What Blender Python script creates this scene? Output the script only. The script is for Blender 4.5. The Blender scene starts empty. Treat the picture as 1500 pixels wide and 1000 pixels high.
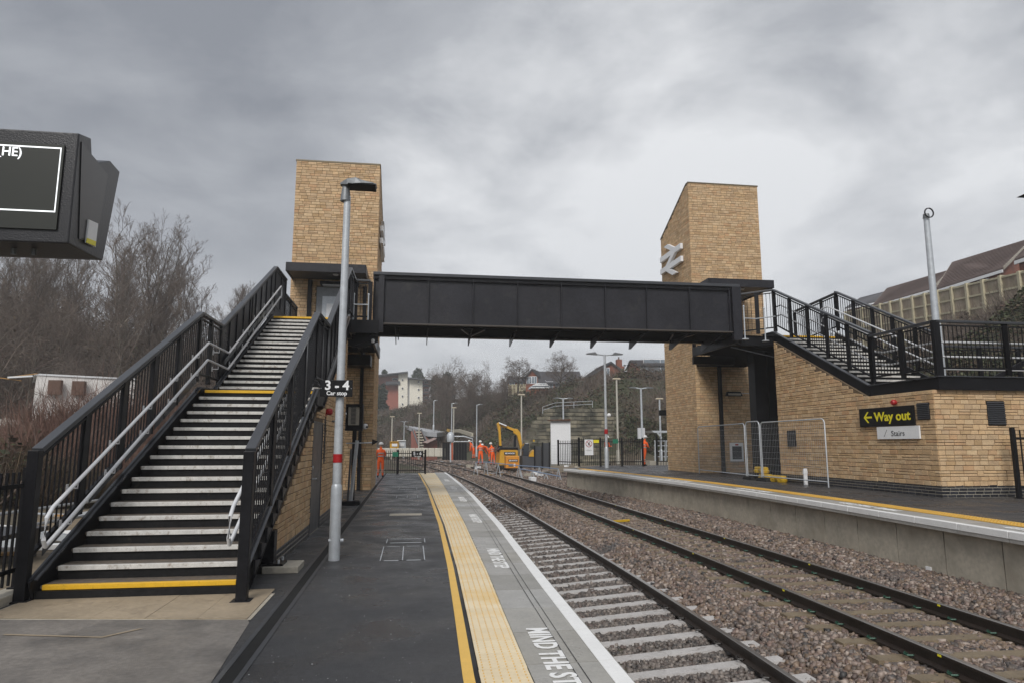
import bpy, math, random
import numpy as np
from mathutils import Vector, Matrix
random.seed(7); rng = np.random.default_rng(7)
scn = bpy.context.scene
COL = scn.collection
YAW = math.radians(8.3); PIT = math.atan(0.15); CAMZ = 1.75
# ------------------------------------------------------------------ camera
cd = bpy.data.cameras.new('camera'); cam = bpy.data.objects.new('camera', cd); COL.objects.link(cam)
cam.location = (0, 0, CAMZ); cam.rotation_euler = (math.pi/2 + PIT, 0, -YAW)
cd.sensor_width = 36; cd.lens = 24; cd.clip_end = 3000; cd.clip_start = 0.05
scn.camera = cam
# ------------------------------------------------------------------ world: overcast
w = bpy.data.worlds.new('World'); scn.world = w; w.use_nodes = True
nt = w.node_tree; nt.nodes.clear()
def N(tree, kind, **kw):
    n = tree.nodes.new(kind)
    for k, v in kw.items(): setattr(n, k, v)
    return n
out = N(nt, 'ShaderNodeOutputWorld'); bg = N(nt, 'ShaderNodeBackground')
sky = N(nt, 'ShaderNodeTexSky'); sky.sky_type = 'NISHITA'; sky.sun_disc = False
sky.sun_elevation = math.radians(43); sky.sun_rotation = math.radians(200)
bgs = N(nt, 'ShaderNodeBackground'); bgs.inputs[1].default_value = 0.05
nt.links.new(sky.outputs[0], bgs.inputs[0])
tc = N(nt, 'ShaderNodeTexCoord'); sep = N(nt, 'ShaderNodeSeparateXYZ')
nt.links.new(tc.outputs['Generated'], sep.inputs[0])
# project the direction on a flat cloud deck: (x, y) / (z + .18)
add = N(nt, 'ShaderNodeMath', operation='ADD'); add.inputs[1].default_value = 0.22
mx = N(nt, 'ShaderNodeMath', operation='MAXIMUM'); mx.inputs[1].default_value = 0.0
nt.links.new(sep.outputs['Z'], mx.inputs[0]); nt.links.new(mx.outputs[0], add.inputs[0])
dx = N(nt, 'ShaderNodeMath', operation='DIVIDE'); dy = N(nt, 'ShaderNodeMath', operation='DIVIDE')
nt.links.new(sep.outputs['X'], dx.inputs[0]); nt.links.new(add.outputs[0], dx.inputs[1])
nt.links.new(sep.outputs['Y'], dy.inputs[0]); nt.links.new(add.outputs[0], dy.inputs[1])
cmb = N(nt, 'ShaderNodeCombineXYZ'); nt.links.new(dx.outputs[0], cmb.inputs[0]); nt.links.new(dy.outputs[0], cmb.inputs[1])
def noise(scale, detail, rough, off, dist=0.0):
    mp = N(nt, 'ShaderNodeMapping'); mp.inputs['Location'].default_value = off
    nt.links.new(cmb.outputs[0], mp.inputs[0])
    n = N(nt, 'ShaderNodeTexNoise'); n.inputs['Scale'].default_value = scale; n.inputs['Detail'].default_value = detail
    n.inputs['Roughness'].default_value = rough; n.inputs['Distortion'].default_value = dist
    nt.links.new(mp.outputs[0], n.inputs['Vector']); return n
n1 = noise(0.55, 6, 0.5, (3.1, 1.4, 0), 0.3); n2 = noise(2.1, 10, 0.6, (7.7, 2.2, 0), 0.25)
mixn = N(nt, 'ShaderNodeMix', data_type='FLOAT'); mixn.inputs[0].default_value = 0.5
nt.links.new(n1.outputs[0], mixn.inputs[2]); nt.links.new(n2.outputs[0], mixn.inputs[3])
cr = N(nt, 'ShaderNodeValToRGB'); e = cr.color_ramp.elements
e[0].position = 0.34; e[0].color = (0.197, 0.21, 0.236, 1); e[1].position = 0.66; e[1].color = (0.61, 0.62, 0.635, 1)
m = cr.color_ramp.elements.new(0.5); m.color = (0.33, 0.343, 0.368, 1)
def blob(D, lo, amt, src):                 # a brighter or darker part of the cloud deck
    d = N(nt, 'ShaderNodeVectorMath', operation='DOT_PRODUCT'); nt.links.new(tc.outputs['Generated'], d.inputs[0]); d.inputs[1].default_value = D
    r_ = N(nt, 'ShaderNodeMapRange', interpolation_type='SMOOTHSTEP'); r_.inputs['From Min'].default_value = lo; r_.inputs['From Max'].default_value = 1; r_.inputs['To Max'].default_value = amt; nt.links.new(d.outputs['Value'], r_.inputs[0])
    a_ = N(nt, 'ShaderNodeMath', operation='ADD'); nt.links.new(src, a_.inputs[0]); nt.links.new(r_.outputs[0], a_.inputs[1]); return a_.outputs[0]
cl = mixn.outputs[0]
for D, lo, amt in (((.212,.917,.339), .9, .15), ((.62,.72,.3), .88, .07), ((-.23,.87,.437), .9, -.10), ((.255,.805,.536), .93, -.08), ((.6,.62,.5), .93, -.05)): cl = blob(D, lo, amt, cl)
nt.links.new(cl, cr.inputs[0])
# paler towards the horizon, as overcast decks are in haze
hz = N(nt, 'ShaderNodeMapRange'); hz.inputs['From Min'].default_value = 0.0; hz.inputs['From Max'].default_value = 0.42
hz.inputs['To Min'].default_value = 0.7; hz.inputs['To Max'].default_value = 0.0
nt.links.new(sep.outputs['Z'], hz.inputs[0])
mc = N(nt, 'ShaderNodeMix', data_type='RGBA'); nt.links.new(hz.outputs[0], mc.inputs[0])
nt.links.new(cr.outputs[0], mc.inputs[6]); mc.inputs[7].default_value = (0.46, 0.475, 0.5, 1)
nt.links.new(mc.outputs[2], bg.inputs[0]); bg.inputs[1].default_value = 0.87
adds = N(nt, 'ShaderNodeAddShader'); nt.links.new(bg.outputs[0], adds.inputs[0]); nt.links.new(bgs.outputs[0], adds.inputs[1])
mixw = N(nt, 'ShaderNodeMixShader'); mixw.inputs[0].default_value = 0.06
nt.links.new(bg.outputs[0], mixw.inputs[1]); nt.links.new(bgs.outputs[0], mixw.inputs[2])
nt.links.new(mixw.outputs[0], out.inputs[0])
# sun behind the cloud
sd = bpy.data.lights.new('sun', 'SUN'); so = bpy.data.objects.new('sun', sd); COL.objects.link(so)
sd.energy = 1.5; sd.angle = math.radians(25); sd.color = (1, 0.97, 0.93)
so.rotation_euler = (math.radians(47), 0, math.radians(-20))
vs = scn.view_settings; vs.view_transform = 'Standard'; vs.look = 'None'; vs.gamma = 1; vs.exposure = 0.72; vs.use_curve_mapping = False
scn.cycles.max_bounces = 6; scn.cycles.volume_bounces = 1; scn.cycles.transparent_max_bounces = 8

# ------------------------------------------------------------------ surveying: photograph ray to a point at a stated real distance / plane
def ray(x, y):
    u = (x-750)/1000; v = (500-y)/1000
    F = math.cos(PIT)-v*math.sin(PIT); U = math.sin(PIT)+v*math.cos(PIT)
    return u, F, U
def P(x, y, d):                      # d = metres ahead of the camera
    u, F, U = ray(x, y); s = d/F
    a, b = u*s, d
    return (a*math.cos(YAW)+b*math.sin(YAW), -a*math.sin(YAW)+b*math.cos(YAW), CAMZ+U*s)
def PX(x, y, X):
    u, F, U = ray(x, y); rx = u*math.cos(YAW)+F*math.sin(YAW); ry = -u*math.sin(YAW)+F*math.cos(YAW); s = X/rx
    return (X, ry*s, CAMZ+U*s)
def PY(x, y, Y):
    u, F, U = ray(x, y); rx = u*math.cos(YAW)+F*math.sin(YAW); ry = -u*math.sin(YAW)+F*math.cos(YAW); s = Y/ry
    return (rx*s, Y, CAMZ+U*s)
def PZ(x, y, Z):
    u, F, U = ray(x, y); rx = u*math.cos(YAW)+F*math.sin(YAW); ry = -u*math.sin(YAW)+F*math.cos(YAW); s = (Z-CAMZ)/U
    return (rx*s, ry*s, Z)
def camdist(x, y): return x*math.sin(YAW)+y*math.cos(YAW)

# ------------------------------------------------------------------ mesh helpers
LOCAL = set()
def link(o, parent=None):
    COL.objects.link(o)
    if parent is not None:
        o.parent = parent
        if parent.type == 'EMPTY' and parent.name not in LOCAL:
            o.matrix_parent_inverse = Matrix.Translation(-Vector(parent.location))
    return o
def tag(o, label=None, cat=None, group=None, kind=None):
    if label: o['label'] = label
    if cat: o['category'] = cat
    if group: o['group'] = group
    if kind: o['kind'] = kind
    return o
def thing(name, label, cat, loc=(0, 0, 0), group=None, rz=0, local=False):
    o = bpy.data.objects.new(name, None); COL.objects.link(o); o.location = loc; o.empty_display_size = 0.2
    if local: LOCAL.add(o.name); o.rotation_euler = (0, 0, rz)
    return tag(o, label, cat, group)
class M:
    def __init__(s): s.v = []; s.f = []
    def face(s, pts):
        n = len(s.v); s.v += [tuple(p) for p in pts]; s.f.append(tuple(range(n, n+len(pts)))); return s
    def box(s, x0, x1, y0, y1, z0, z1):
        n = len(s.v)
        s.v += [(x0,y0,z0),(x1,y0,z0),(x1,y1,z0),(x0,y1,z0),(x0,y0,z1),(x1,y0,z1),(x1,y1,z1),(x0,y1,z1)]
        s.f += [tuple(n+i for i in q) for q in ((0,3,2,1),(4,5,6,7),(0,1,5,4),(1,2,6,5),(2,3,7,6),(3,0,4,7))]; return s
    def bar(s, p, q, w, h=None, up=(0, 0, 1)):
        h = h or w; p = Vector(p); q = Vector(q); d = (q-p).normalized(); a = d.cross(Vector(up))
        if a.length < 1e-4: a = d.cross(Vector((0, 1, 0)))
        a.normalize(); b = a.cross(d).normalized(); n = len(s.v)
        for c in (p, q):
            for i, j in ((-1,-1),(1,-1),(1,1),(-1,1)): s.v.append(tuple(c+a*(i*w/2)+b*(j*h/2)))
        s.f += [tuple(n+i for i in t) for t in ((3,2,1,0),(4,5,6,7),(0,1,5,4),(1,2,6,5),(2,3,7,6),(3,0,4,7))]; return s
    def tube(s, pts, r, n=10, r2=None, cap=True):
        pts = [Vector(p) for p in pts]; k = len(pts); base = len(s.v); ref = None
        for i, p in enumerate(pts):
            d = (pts[min(i+1, k-1)]-pts[max(i-1, 0)]).normalized()
            if ref is None: ref = Vector((0, 0, 1)) if abs(d.z) < 0.9 else Vector((1, 0, 0))
            a = d.cross(ref)
            if a.length < 1e-5: a = d.orthogonal()
            a.normalize(); b = d.cross(a).normalized(); ref = -b if False else ref
            rr = r if r2 is None else r+(r2-r)*i/(k-1)
            for j in range(n):
                t = 2*math.pi*j/n; s.v.append(tuple(p+a*(rr*math.cos(t))+b*(rr*math.sin(t))))
        for i in range(k-1):
            for j in range(n):
                s.f.append((base+i*n+j, base+i*n+(j+1) % n, base+(i+1)*n+(j+1) % n, base+(i+1)*n+j))
        if cap:
            s.f.append(tuple(base+j for j in range(n))[::-1]); s.f.append(tuple(base+(k-1)*n+j for j in range(n)))
        return s
    def prism(s, poly, vec):
        n = len(s.v); k = len(poly); vec = Vector(vec)
        s.v += [tuple(p) for p in poly]+[tuple(Vector(p)+vec) for p in poly]
        s.f.append(tuple(range(n, n+k))); s.f.append(tuple(range(n+k, n+2*k))[::-1])
        for i in range(k): s.f.append((n+i, n+k+i, n+k+(i+1) % k, n+(i+1) % k))
        return s
    def lathe(s, c, prof, n=16, axis='z'):
        base = len(s.v); k = len(prof)
        for r, h in prof:
            for j in range(n):
                t = 2*math.pi*j/n; a, b = r*math.cos(t), r*math.sin(t)
                q = {'z': (a, b, h), 'x': (h, a, b), 'y': (a, h, b)}[axis]
                s.v.append((c[0]+q[0], c[1]+q[1], c[2]+q[2]))
        for i in range(k-1):
            for j in range(n): s.f.append((base+i*n+j, base+i*n+(j+1) % n, base+(i+1)*n+(j+1) % n, base+(i+1)*n+j))
        s.f.append(tuple(base+j for j in range(n))[::-1]); s.f.append(tuple(base+(k-1)*n+j for j in range(n)))
        return s
    def mesh(s, name, mat, smooth=False):
        me = bpy.data.meshes.new(name); me.from_pydata(s.v, [], s.f)
        if mat: me.materials.append(mat)
        if smooth: 
            me.polygons.foreach_set('use_smooth', [True]*len(me.polygons))
            try: me.set_sharp_from_angle(angle=math.radians(40))
            except Exception: pass
        return me
    def obj(s, name, mat, parent=None, smooth=False, bevel=0, **kw):
        o = bpy.data.objects.new(name, s.mesh(name, mat, smooth)); link(o, parent)
        if bevel:
            b = o.modifiers.new('bevel', 'BEVEL'); b.width = bevel; b.segments = 2; b.limit_method = 'ANGLE'
        return tag(o, **kw)
def inst(name, me, parent=None, loc=(0, 0, 0), rot=(0, 0, 0), sc=(1, 1, 1), **kw):
    o = bpy.data.objects.new(name, me); link(o, parent); o.location = loc; o.rotation_euler = rot; o.scale = sc
    return tag(o, **kw)
def copy_tree(o, parent=None):
    c = o.copy(); COL.objects.link(c)
    if parent is not None: c.parent = parent
    for ch in list(o.children): copy_tree(ch, c)
    return c
def big(name, co, faces_n, idx, mat, parent=None, smooth=False, **kw):      # numpy mesh: all faces with faces_n corners
    me = bpy.data.meshes.new(name); nv = len(co); nf = len(idx)//faces_n
    me.vertices.add(nv); me.vertices.foreach_set('co', np.asarray(co, dtype=np.float32).ravel())
    me.loops.add(nf*faces_n); me.loops.foreach_set('vertex_index', np.asarray(idx, dtype=np.int32).ravel())
    me.polygons.add(nf); me.polygons.foreach_set('loop_start', np.arange(nf, dtype=np.int32)*faces_n)
    try: me.polygons.foreach_set('loop_total', np.full(nf, faces_n, dtype=np.int32))
    except Exception: pass
    if smooth: me.polygons.foreach_set('use_smooth', np.ones(nf, dtype=bool))
    me.update(); me.validate(); me.materials.append(mat)
    o = bpy.data.objects.new(name, me); link(o, parent); return tag(o, **kw)

# ------------------------------------------------------------------ materials
MATS = {}
def mat(name, col, rough=0.6, metal=0.0, spec=0.5, var=0.12, scale=6.0, bump=0.0, bscale=40.0, ramp=None, rvar=0.0, rand=0.0, stain=None, coat=0.0):
    if name in MATS: return MATS[name]
    m = bpy.data.materials.new(name); m.use_nodes = True; t = m.node_tree; L = t.links.new
    b = t.nodes['Principled BSDF']; b.inputs['Roughness'].default_value = rough; b.inputs['Metallic'].default_value = metal
    b.inputs['Specular IOR Level'].default_value = spec
    if coat: b.inputs['Coat Weight'].default_value = coat; b.inputs['Coat Roughness'].default_value = 0.15
    tc = N(t, 'ShaderNodeTexCoord')
    geo = N(t, 'ShaderNodeNewGeometry')
    n = N(t, 'ShaderNodeTexNoise'); n.inputs['Scale'].default_value = scale; n.inputs['Detail'].default_value = 6; n.inputs['Roughness'].default_value = 0.62
    L(geo.outputs['Position'], n.inputs['Vector'])
    src = None
    if ramp:                                    # colours dealt out per piece
        oi = N(t, 'ShaderNodeObjectInfo'); ad = N(t, 'ShaderNodeMath', operation='ADD'); fr = N(t, 'ShaderNodeMath', operation='FRACT')
        L(geo.outputs['Random Per Island'], ad.inputs[0]); L(oi.outputs['Random'], ad.inputs[1]); L(ad.outputs[0], fr.inputs[0])
        cr = N(t, 'ShaderNodeValToRGB'); cr.color_ramp.interpolation = 'LINEAR'
        el = cr.color_ramp.elements
        while len(el) < len(ramp): el.new(0.5)
        for i, c in enumerate(ramp): el[i].position = i/(len(ramp)-1); el[i].color = (*c, 1)
        L(fr.outputs[0], cr.inputs[0]); src = cr.outputs[0]
    hsv = N(t, 'ShaderNodeHueSaturation')
    if src: L(src, hsv.inputs['Color'])
    else: hsv.inputs['Color'].default_value = (*col, 1)
    mr = N(t, 'ShaderNodeMapRange'); mr.inputs['From Min'].default_value = 0.25; mr.inputs['From Max'].default_value = 0.75
    mr.inputs['To Min'].default_value = 1-var; mr.inputs['To Max'].default_value = 1+var
    L(n.outputs[0], mr.inputs[0]); 
    val = mr.outputs[0]
    n3 = N(t, 'ShaderNodeTexNoise'); n3.inputs['Scale'].default_value = scale*9; n3.inputs['Detail'].default_value = 3
    L(geo.outputs['Position'], n3.inputs['Vector'])
    mr3 = N(t, 'ShaderNodeMapRange'); mr3.inputs['From Min'].default_value = 0.3; mr3.inputs['From Max'].default_value = 0.7
    mr3.inputs['To Min'].default_value = 1-var*0.6; mr3.inputs['To Max'].default_value = 1+var*0.6
    L(n3.outputs[0], mr3.inputs[0]); mu = N(t, 'ShaderNodeMath', operation='MULTIPLY'); L(val, mu.inputs[0]); L(mr3.outputs[0], mu.inputs[1])
    L(mu.outputs[0], hsv.inputs['Value'])
    colout = hsv.outputs[0]
    if stain:                                   # (colour, scale, low, high): dirt with a shape of its own
        sc_, ss, lo, hi = stain
        ns = N(t, 'ShaderNodeTexNoise'); ns.inputs['Scale'].default_value = ss; ns.inputs['Detail'].default_value = 7; ns.inputs['Roughness'].default_value = 0.65
        L(geo.outputs['Position'], ns.inputs['Vector'])
        ms = N(t, 'ShaderNodeMapRange'); ms.inputs['From Min'].default_value = lo; ms.inputs['From Max'].default_value = hi
        L(ns.outputs[0], ms.inputs[0])
        mxs = N(t, 'ShaderNodeMix', data_type='RGBA'); L(ms.outputs[0], mxs.inputs[0]); L(colout, mxs.inputs[6]); mxs.inputs[7].default_value = (*sc_, 1)
        colout = mxs.outputs[2]
    L(colout, b.inputs['Base Color'])
    if rvar:
        mrr = N(t, 'ShaderNodeMapRange'); scale = min(scale, 3.5); mrr.inputs['From Min'].default_value = 0.35; mrr.inputs['From Max'].default_value = 0.65
        mrr.inputs['To Min'].default_value = max(0.03, rough-rvar); mrr.inputs['To Max'].default_value = min(1, rough+rvar)
        n2 = N(t, 'ShaderNodeTexNoise'); n2.inputs['Scale'].default_value = scale*0.35; n2.inputs['Detail'].default_value = 5
        L(geo.outputs['Position'], n2.inputs['Vector']); L(n2.outputs[0], mrr.inputs[0]); L(mrr.outputs[0], b.inputs['Roughness'])
    if bump:
        nb = N(t, 'ShaderNodeTexNoise'); nb.inputs['Scale'].default_value = bscale; nb.inputs['Detail'].default_value = 4
        L(geo.outputs['Position'], nb.inputs['Vector'])
        bp = N(t, 'ShaderNodeBump'); bp.inputs['Strength'].default_value = bump; bp.inputs['Distance'].default_value = 0.02
        L(nb.outputs[0], bp.inputs['Height']); L(bp.outputs[0], b.inputs['Normal'])
    MATS[name] = m; return m
black = mat('black_paint', (0.011, 0.011, 0.013), 0.4, spec=0.18, var=0.25, scale=3, bump=0.08, bscale=60, rvar=0.1)
webm = mat('bridge_paint', (0.021, 0.021, 0.026), 0.42, spec=0.3, var=0.3, scale=1.2, bump=0.3, bscale=45, rvar=0.15, stain=((0.045, 0.043, 0.042), 2.2, 0.56, 0.8))
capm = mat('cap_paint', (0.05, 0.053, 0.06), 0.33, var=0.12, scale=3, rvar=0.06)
soff = mat('soffit_black', (0.008, 0.008, 0.008), 0.9, spec=0.03)
galv = mat('galvanised', (0.5, 0.53, 0.56), 0.45, 0.25, var=0.16, scale=9, bump=0.05, rvar=0.12)
galvd = mat('galvanised_dark', (0.2, 0.21, 0.22), 0.5, 0.4, var=0.2, scale=7)
whitep = mat('white_handrail', (0.66, 0.67, 0.69), 0.35, var=0.05, scale=5)
tread_m = mat('tread_grit', (0.13, 0.108, 0.088), 0.65, var=0.4, scale=14, bump=0.3, bscale=90, stain=((0.19, 0.13, 0.08), 9, 0.52, 0.75))
nose_m = mat('nosing_white', (0.62, 0.61, 0.58), 0.5, var=0.16, scale=9, stain=((0.2, 0.14, 0.09), 13, 0.53, 0.74))
nosey_m = mat('nosing_yellow', (0.78, 0.45, 0.02), 0.5, var=0.1, scale=9, stain=((0.12, 0.08, 0.03), 15, 0.6, 0.8))
riser_m = mat('riser_black', (0.013, 0.013, 0.014), 0.5, spec=0.18, var=0.4, scale=12, stain=((0.08, 0.07, 0.055), 9, 0.63, 0.85))
STONE = [(0.58,0.395,0.22),(0.47,0.31,0.16),(0.62,0.44,0.26),(0.65,0.445,0.245),(0.55,0.375,0.215),(0.55,0.335,0.18),(0.62,0.45,0.27),(0.51,0.36,0.22),(0.66,0.48,0.285),(0.45,0.3,0.17),(0.59,0.415,0.235)]
brick_m = mat('buff_stone', None, 0.8, ramp=STONE, var=0.16, scale=5, bump=0.6, bscale=38, stain=((0.34, 0.23, 0.125), 1.3, 0.58, 0.95))
mortar_m = mat('mortar_brown', (0.13, 0.092, 0.055), 0.9, var=0.15, scale=9, bump=0.3)
blue_m = mat('engineering_brick', None, 0.38, ramp=[(0.022,0.023,0.029),(0.035,0.036,0.045),(0.016,0.016,0.02),(0.045,0.045,0.052)], var=0.2, scale=6, bump=0.2)
mortl_m = mat('mortar_pale', (0.34, 0.31, 0.25), 0.9, var=0.15, scale=9)
asph = mat('asphalt', (0.055, 0.056, 0.06), 0.42, var=0.35, scale=22, bump=0.9, bscale=120, rvar=0.25, stain=((0.085, 0.08, 0.074), 0.55, 0.5, 0.78))
asph2 = mat('asphalt_trod', (0.22, 0.2, 0.18), 0.5, var=0.25, scale=2.2, bump=0.4, bscale=150, rvar=0.15, stain=((0.09, 0.086, 0.082), 0.9, 0.5, 0.7))
flag_m = mat('tan_flag', (0.36, 0.29, 0.205), 0.5, var=0.16, scale=2.2, bump=0.2, bscale=100, rvar=0.15, stain=((0.16, 0.125, 0.09), 3, 0.55, 0.8))
slab_m = mat('coping_slab', None, 0.42, ramp=[(0.29,0.28,0.25),(0.36,0.35,0.33),(0.32,0.305,0.27),(0.40,0.395,0.38),(0.27,0.26,0.235)], var=0.14, scale=3.5, bump=0.15, bscale=120, rvar=0.15)
tact_m = mat('tactile', None, 0.55, ramp=[(0.76,0.63,0.41),(0.79,0.67,0.46),(0.74,0.61,0.4),(0.81,0.7,0.5)], var=0.07, scale=2.5, bump=0.1, stain=((0.74, 0.5, 0.17), 0.7, 0.5, 0.72))
stud_m = mat('tactile_stud', (0.68, 0.42, 0.12), 0.55, var=0.15, scale=2.5)
tactf_m = mat('tactile_far', (0.68, 0.40, 0.07), 0.55, var=0.12, scale=3)
yell = mat('yellow_line', (0.76, 0.47, 0.1), 0.5, var=0.08, scale=6, stain=((0.35,0.25,0.12), 12, 0.62, 0.8))
whitel = mat('white_line', (0.84, 0.84, 0.83), 0.45, var=0.06, scale=4, stain=((0.35,0.34,0.32), 9, 0.62, 0.82))
conc = mat('concrete_wall', (0.45, 0.41, 0.335), 0.75, var=0.22, scale=1.6, bump=0.25, bscale=60, stain=((0.27, 0.235, 0.18), 1.8, 0.5, 0.75))
conc2 = mat('concrete_pale', (0.4, 0.37, 0.31), 0.7, var=0.18, scale=3, bump=0.2)
sleepw = mat('sleeper_pale', (0.47, 0.45, 0.435), 0.6, var=0.16, scale=5, bump=0.3, stain=((0.16, 0.13, 0.11), 7, 0.56, 0.75))
sleepb = mat('sleeper_brown', (0.2, 0.155, 0.1), 0.55, var=0.25, scale=5, bump=0.3)
railside = mat('rail_rust', (0.022, 0.015, 0.011), 0.5, var=0.3, scale=7, bump=0.2)
railtop = mat('rail_head', (0.36, 0.34, 0.32), 0.3, 0.8, var=0.1, scale=4)
BALL = [(0.12,0.08,0.055),(0.25,0.18,0.13),(0.15,0.108,0.075),(0.07,0.062,0.058),(0.4,0.33,0.28),(0.15,0.1,0.08),(0.23,0.185,0.16),(0.04,0.038,0.038),(0.2,0.135,0.11),(0.32,0.26,0.22)]
BALLD = [(0.11,0.09,0.08),(0.2,0.17,0.15),(0.07,0.062,0.058),(0.28,0.24,0.21),(0.05,0.047,0.045),(0.15,0.11,0.095)]
ball_m = mat('ballast_stone', None, 0.55, ramp=BALL, var=0.2, scale=30, stain=((0.09,0.085,0.085), 0.9, 0.56, 0.7))
balld_m = mat('ballast_stone_dark', None, 0.5, ramp=BALLD, var=0.2, scale=30)
ballbed = mat('ballast_bed', (0.07, 0.053, 0.045), 0.8, var=0.45, scale=18, bump=1.0, bscale=26)
earth = mat('bank_soil', (0.085, 0.066, 0.045), 0.9, var=0.35, scale=0.35, bump=0.6, bscale=4, stain=((0.05, 0.058, 0.028), 0.12, 0.42, 0.6))
rubble = mat('site_soil', (0.21, 0.165, 0.11), 0.85, var=0.35, scale=1.2, bump=0.8, bscale=9, stain=((0.1, 0.085, 0.06), 0.6, 0.45, 0.6))
glass_d = mat('dark_glass', (0.03, 0.035, 0.042), 0.08, var=0.1)
glass_w = mat('window_glass', (0.22, 0.26, 0.3), 0.12, var=0.2, scale=0.6)
signblk = mat('sign_black', (0.012, 0.012, 0.013), 0.35, spec=0.18, var=0.1)
signw = mat('sign_white', (0.82, 0.83, 0.84), 0.4, var=0.04)
signy = mat('sign_yellow', (0.85, 0.75, 0.03), 0.4, var=0.04)
red = mat('red_plastic', (0.38, 0.012, 0.015), 0.35, var=0.1)
yel = mat('yellow_plastic', (0.62, 0.39, 0.02), 0.4, var=0.15, scale=10)
green = mat('green_sign', (0.02, 0.19, 0.11), 0.4, var=0.08)
greyd = mat('grey_door', (0.06, 0.063, 0.07), 0.4, var=0.1, rvar=0.08)
galvp = mat('pale_panel', (0.62, 0.63, 0.65), 0.45, var=0.04)
rubber = mat('rubber', (0.02, 0.02, 0.02), 0.8, spec=0.18)
orange = mat('hivis_orange', (0.95, 0.13, 0.015), 0.7, var=0.1, scale=9)
refl = mat('reflective_band', (0.4, 0.42, 0.4), 0.4)
helm = mat('helmet_white', (0.75, 0.75, 0.74), 0.3)
skin = mat('skin', (0.42, 0.24, 0.17), 0.6)
navy = mat('navy_cloth', (0.02, 0.03, 0.055), 0.8)
# lettering: meshes made first, while the scene is small
def tmesh(s, size, off=0.0, ext=0.002, align='LEFT', sp=1.0):
    c = bpy.data.curves.new('lettering', 'FONT'); c.body = s; c.size = size; c.extrude = ext; c.offset = off; c.align_x = align; c.resolution_u = 3; c.space_character = sp
    o = bpy.data.objects.new('lettering', c); COL.objects.link(o)
    me = bpy.data.meshes.new_from_object(o.evaluated_get(bpy.context.evaluated_depsgraph_get()))
    bpy.data.objects.remove(o); me.materials.clear(); return me
TXT = {'mind': tmesh('MIND', 0.285, 0.0065, sp=1.05), 'the': tmesh('THE', 0.285, 0.0065, sp=1.05), 'step': tmesh('STEP', 0.285, 0.0065, sp=1.05), '34': tmesh('3 - 4', 0.2, 0.006, align='CENTER'), 'car': tmesh('Car stop', 0.088, 0.002, align='CENTER'),
       'way': tmesh('Way out', 0.33, 0.008), 'stairs': tmesh('Stairs', 0.19, 0.0), '56': tmesh('5 - 6', 0.26, 0.008, align='CENTER'), 'carb': tmesh('Car stop', 0.11, 0.003, align='CENTER'),
       'he': tmesh('_HE)', 0.062, 0.0, align='RIGHT'), 'plate': tmesh('SELWOOD', 0.26, 0.01, align='CENTER'), 'fine': tmesh('No unauthorised access\nbeyond this point', 0.11, 0.0, align='CENTER')}
def text(name, key, loc, rot, m, parent=None, sx=1.0, sc=1.0, **kw):
    me = TXT[key]; 
    if not me.materials: me.materials.append(m)
    return inst(name, me, parent, loc, rot, (sx*sc, sc, sc), **kw)
R90 = math.pi/2
def lerp(tab, y):
    return float(np.interp(y, [t[0] for t in tab], [t[1] for t in tab]))
HAZE = 0.0010
# ================================================================== platforms, tracks
EDGE = [(-2,1.5),(0,1.55),(5.2,1.68),(8.9,1.79),(15.3,2.02),(24,2.2),(32,2.26),(40,2.24),(43,2.2)]
YL = [(-2,.36),(0,.38),(5.36,.42),(7.4,.48),(10.3,.555),(15.5,.63),(28,.64),(39.5,.5),(43,.44)]
TR = [(-2,.8),(0,.84),(5.3,.93),(7.65,1.0),(9.63,1.07),(16.2,1.23),(30,1.42),(39.4,1.47),(43,1.46)]
FE = [(2,8.0),(5,8.3),(8.6,8.52),(14.6,8.84),(18,8.93),(22,8.91),(28.3,8.48),(35,7.79)]
def rx(c):                                        # rail lines share one curve, easing left beyond y = 30
    return lambda y: c-max(0, y-30)**2/930-max(0, 16-y)**2*0.0022
RAILS = [(rx(2.48), -.78), (rx(4.16), -.65), (rx(5.66), -.38), (rx(7.26), -.38)]
ys = np.arange(-2, 43.01, 0.5)
def strip(name, xl, xr, ys, z, m, t=0.0, parent=None, **kw):
    mm = M(); 
    for y in ys: mm.v += [(xl(y), y, z), (xr(y), y, z)]
    for i in range(len(ys)-1): mm.f.append((2*i, 2*i+1, 2*i+3, 2*i+2))
    return mm.obj(name, m, parent, **kw)
e_ = lambda y: lerp(EDGE, y); yl_ = lambda y: lerp(YL, y); tr_ = lambda y: lerp(TR, y); fe_ = lambda y: lerp(FE, y)
tl_ = lambda y: yl_(y)+0.125
def words_(x, y, z, rz, par):
    o_ = 0
    for k in ('mind', 'the', 'step'):
        text('warning_lettering', k, (x+math.cos(rz)*o_, y+math.sin(rz)*o_, z), (0, 0, rz), whitel, par, sx=.9); o_ += max(v.co.x for v in TXT[k].vertices)*.9+.075
# near platform body
mm = M(); n = len(ys)
for y in ys: mm.v += [(-4.35, y, 0), (yl_(y)+0.11, y, 0)]
for i in range(n-1): mm.f.append((2*i, 2*i+1, 2*i+3, 2*i+2))
mm.obj('platform', asph, kind='structure')
mm = M(); 
for y in ys: mm.v += [(e_(y)-0.16, y, -0.13), (e_(y)-0.16, y, -1.2)]
for i in range(n-1): mm.f.append((2*i, 2*i+1, 2*i+3, 2*i+2))
k = len(mm.v); mm.v += [(-4.35, 43, 0), (e_(43), 43, 0), (e_(43), 43, -1.2), (-4.35, 43, -1.2)]; mm.f.append((k, k+1, k+2, k+3))
mm.obj('platform_wall', conc, kind='structure')
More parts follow.
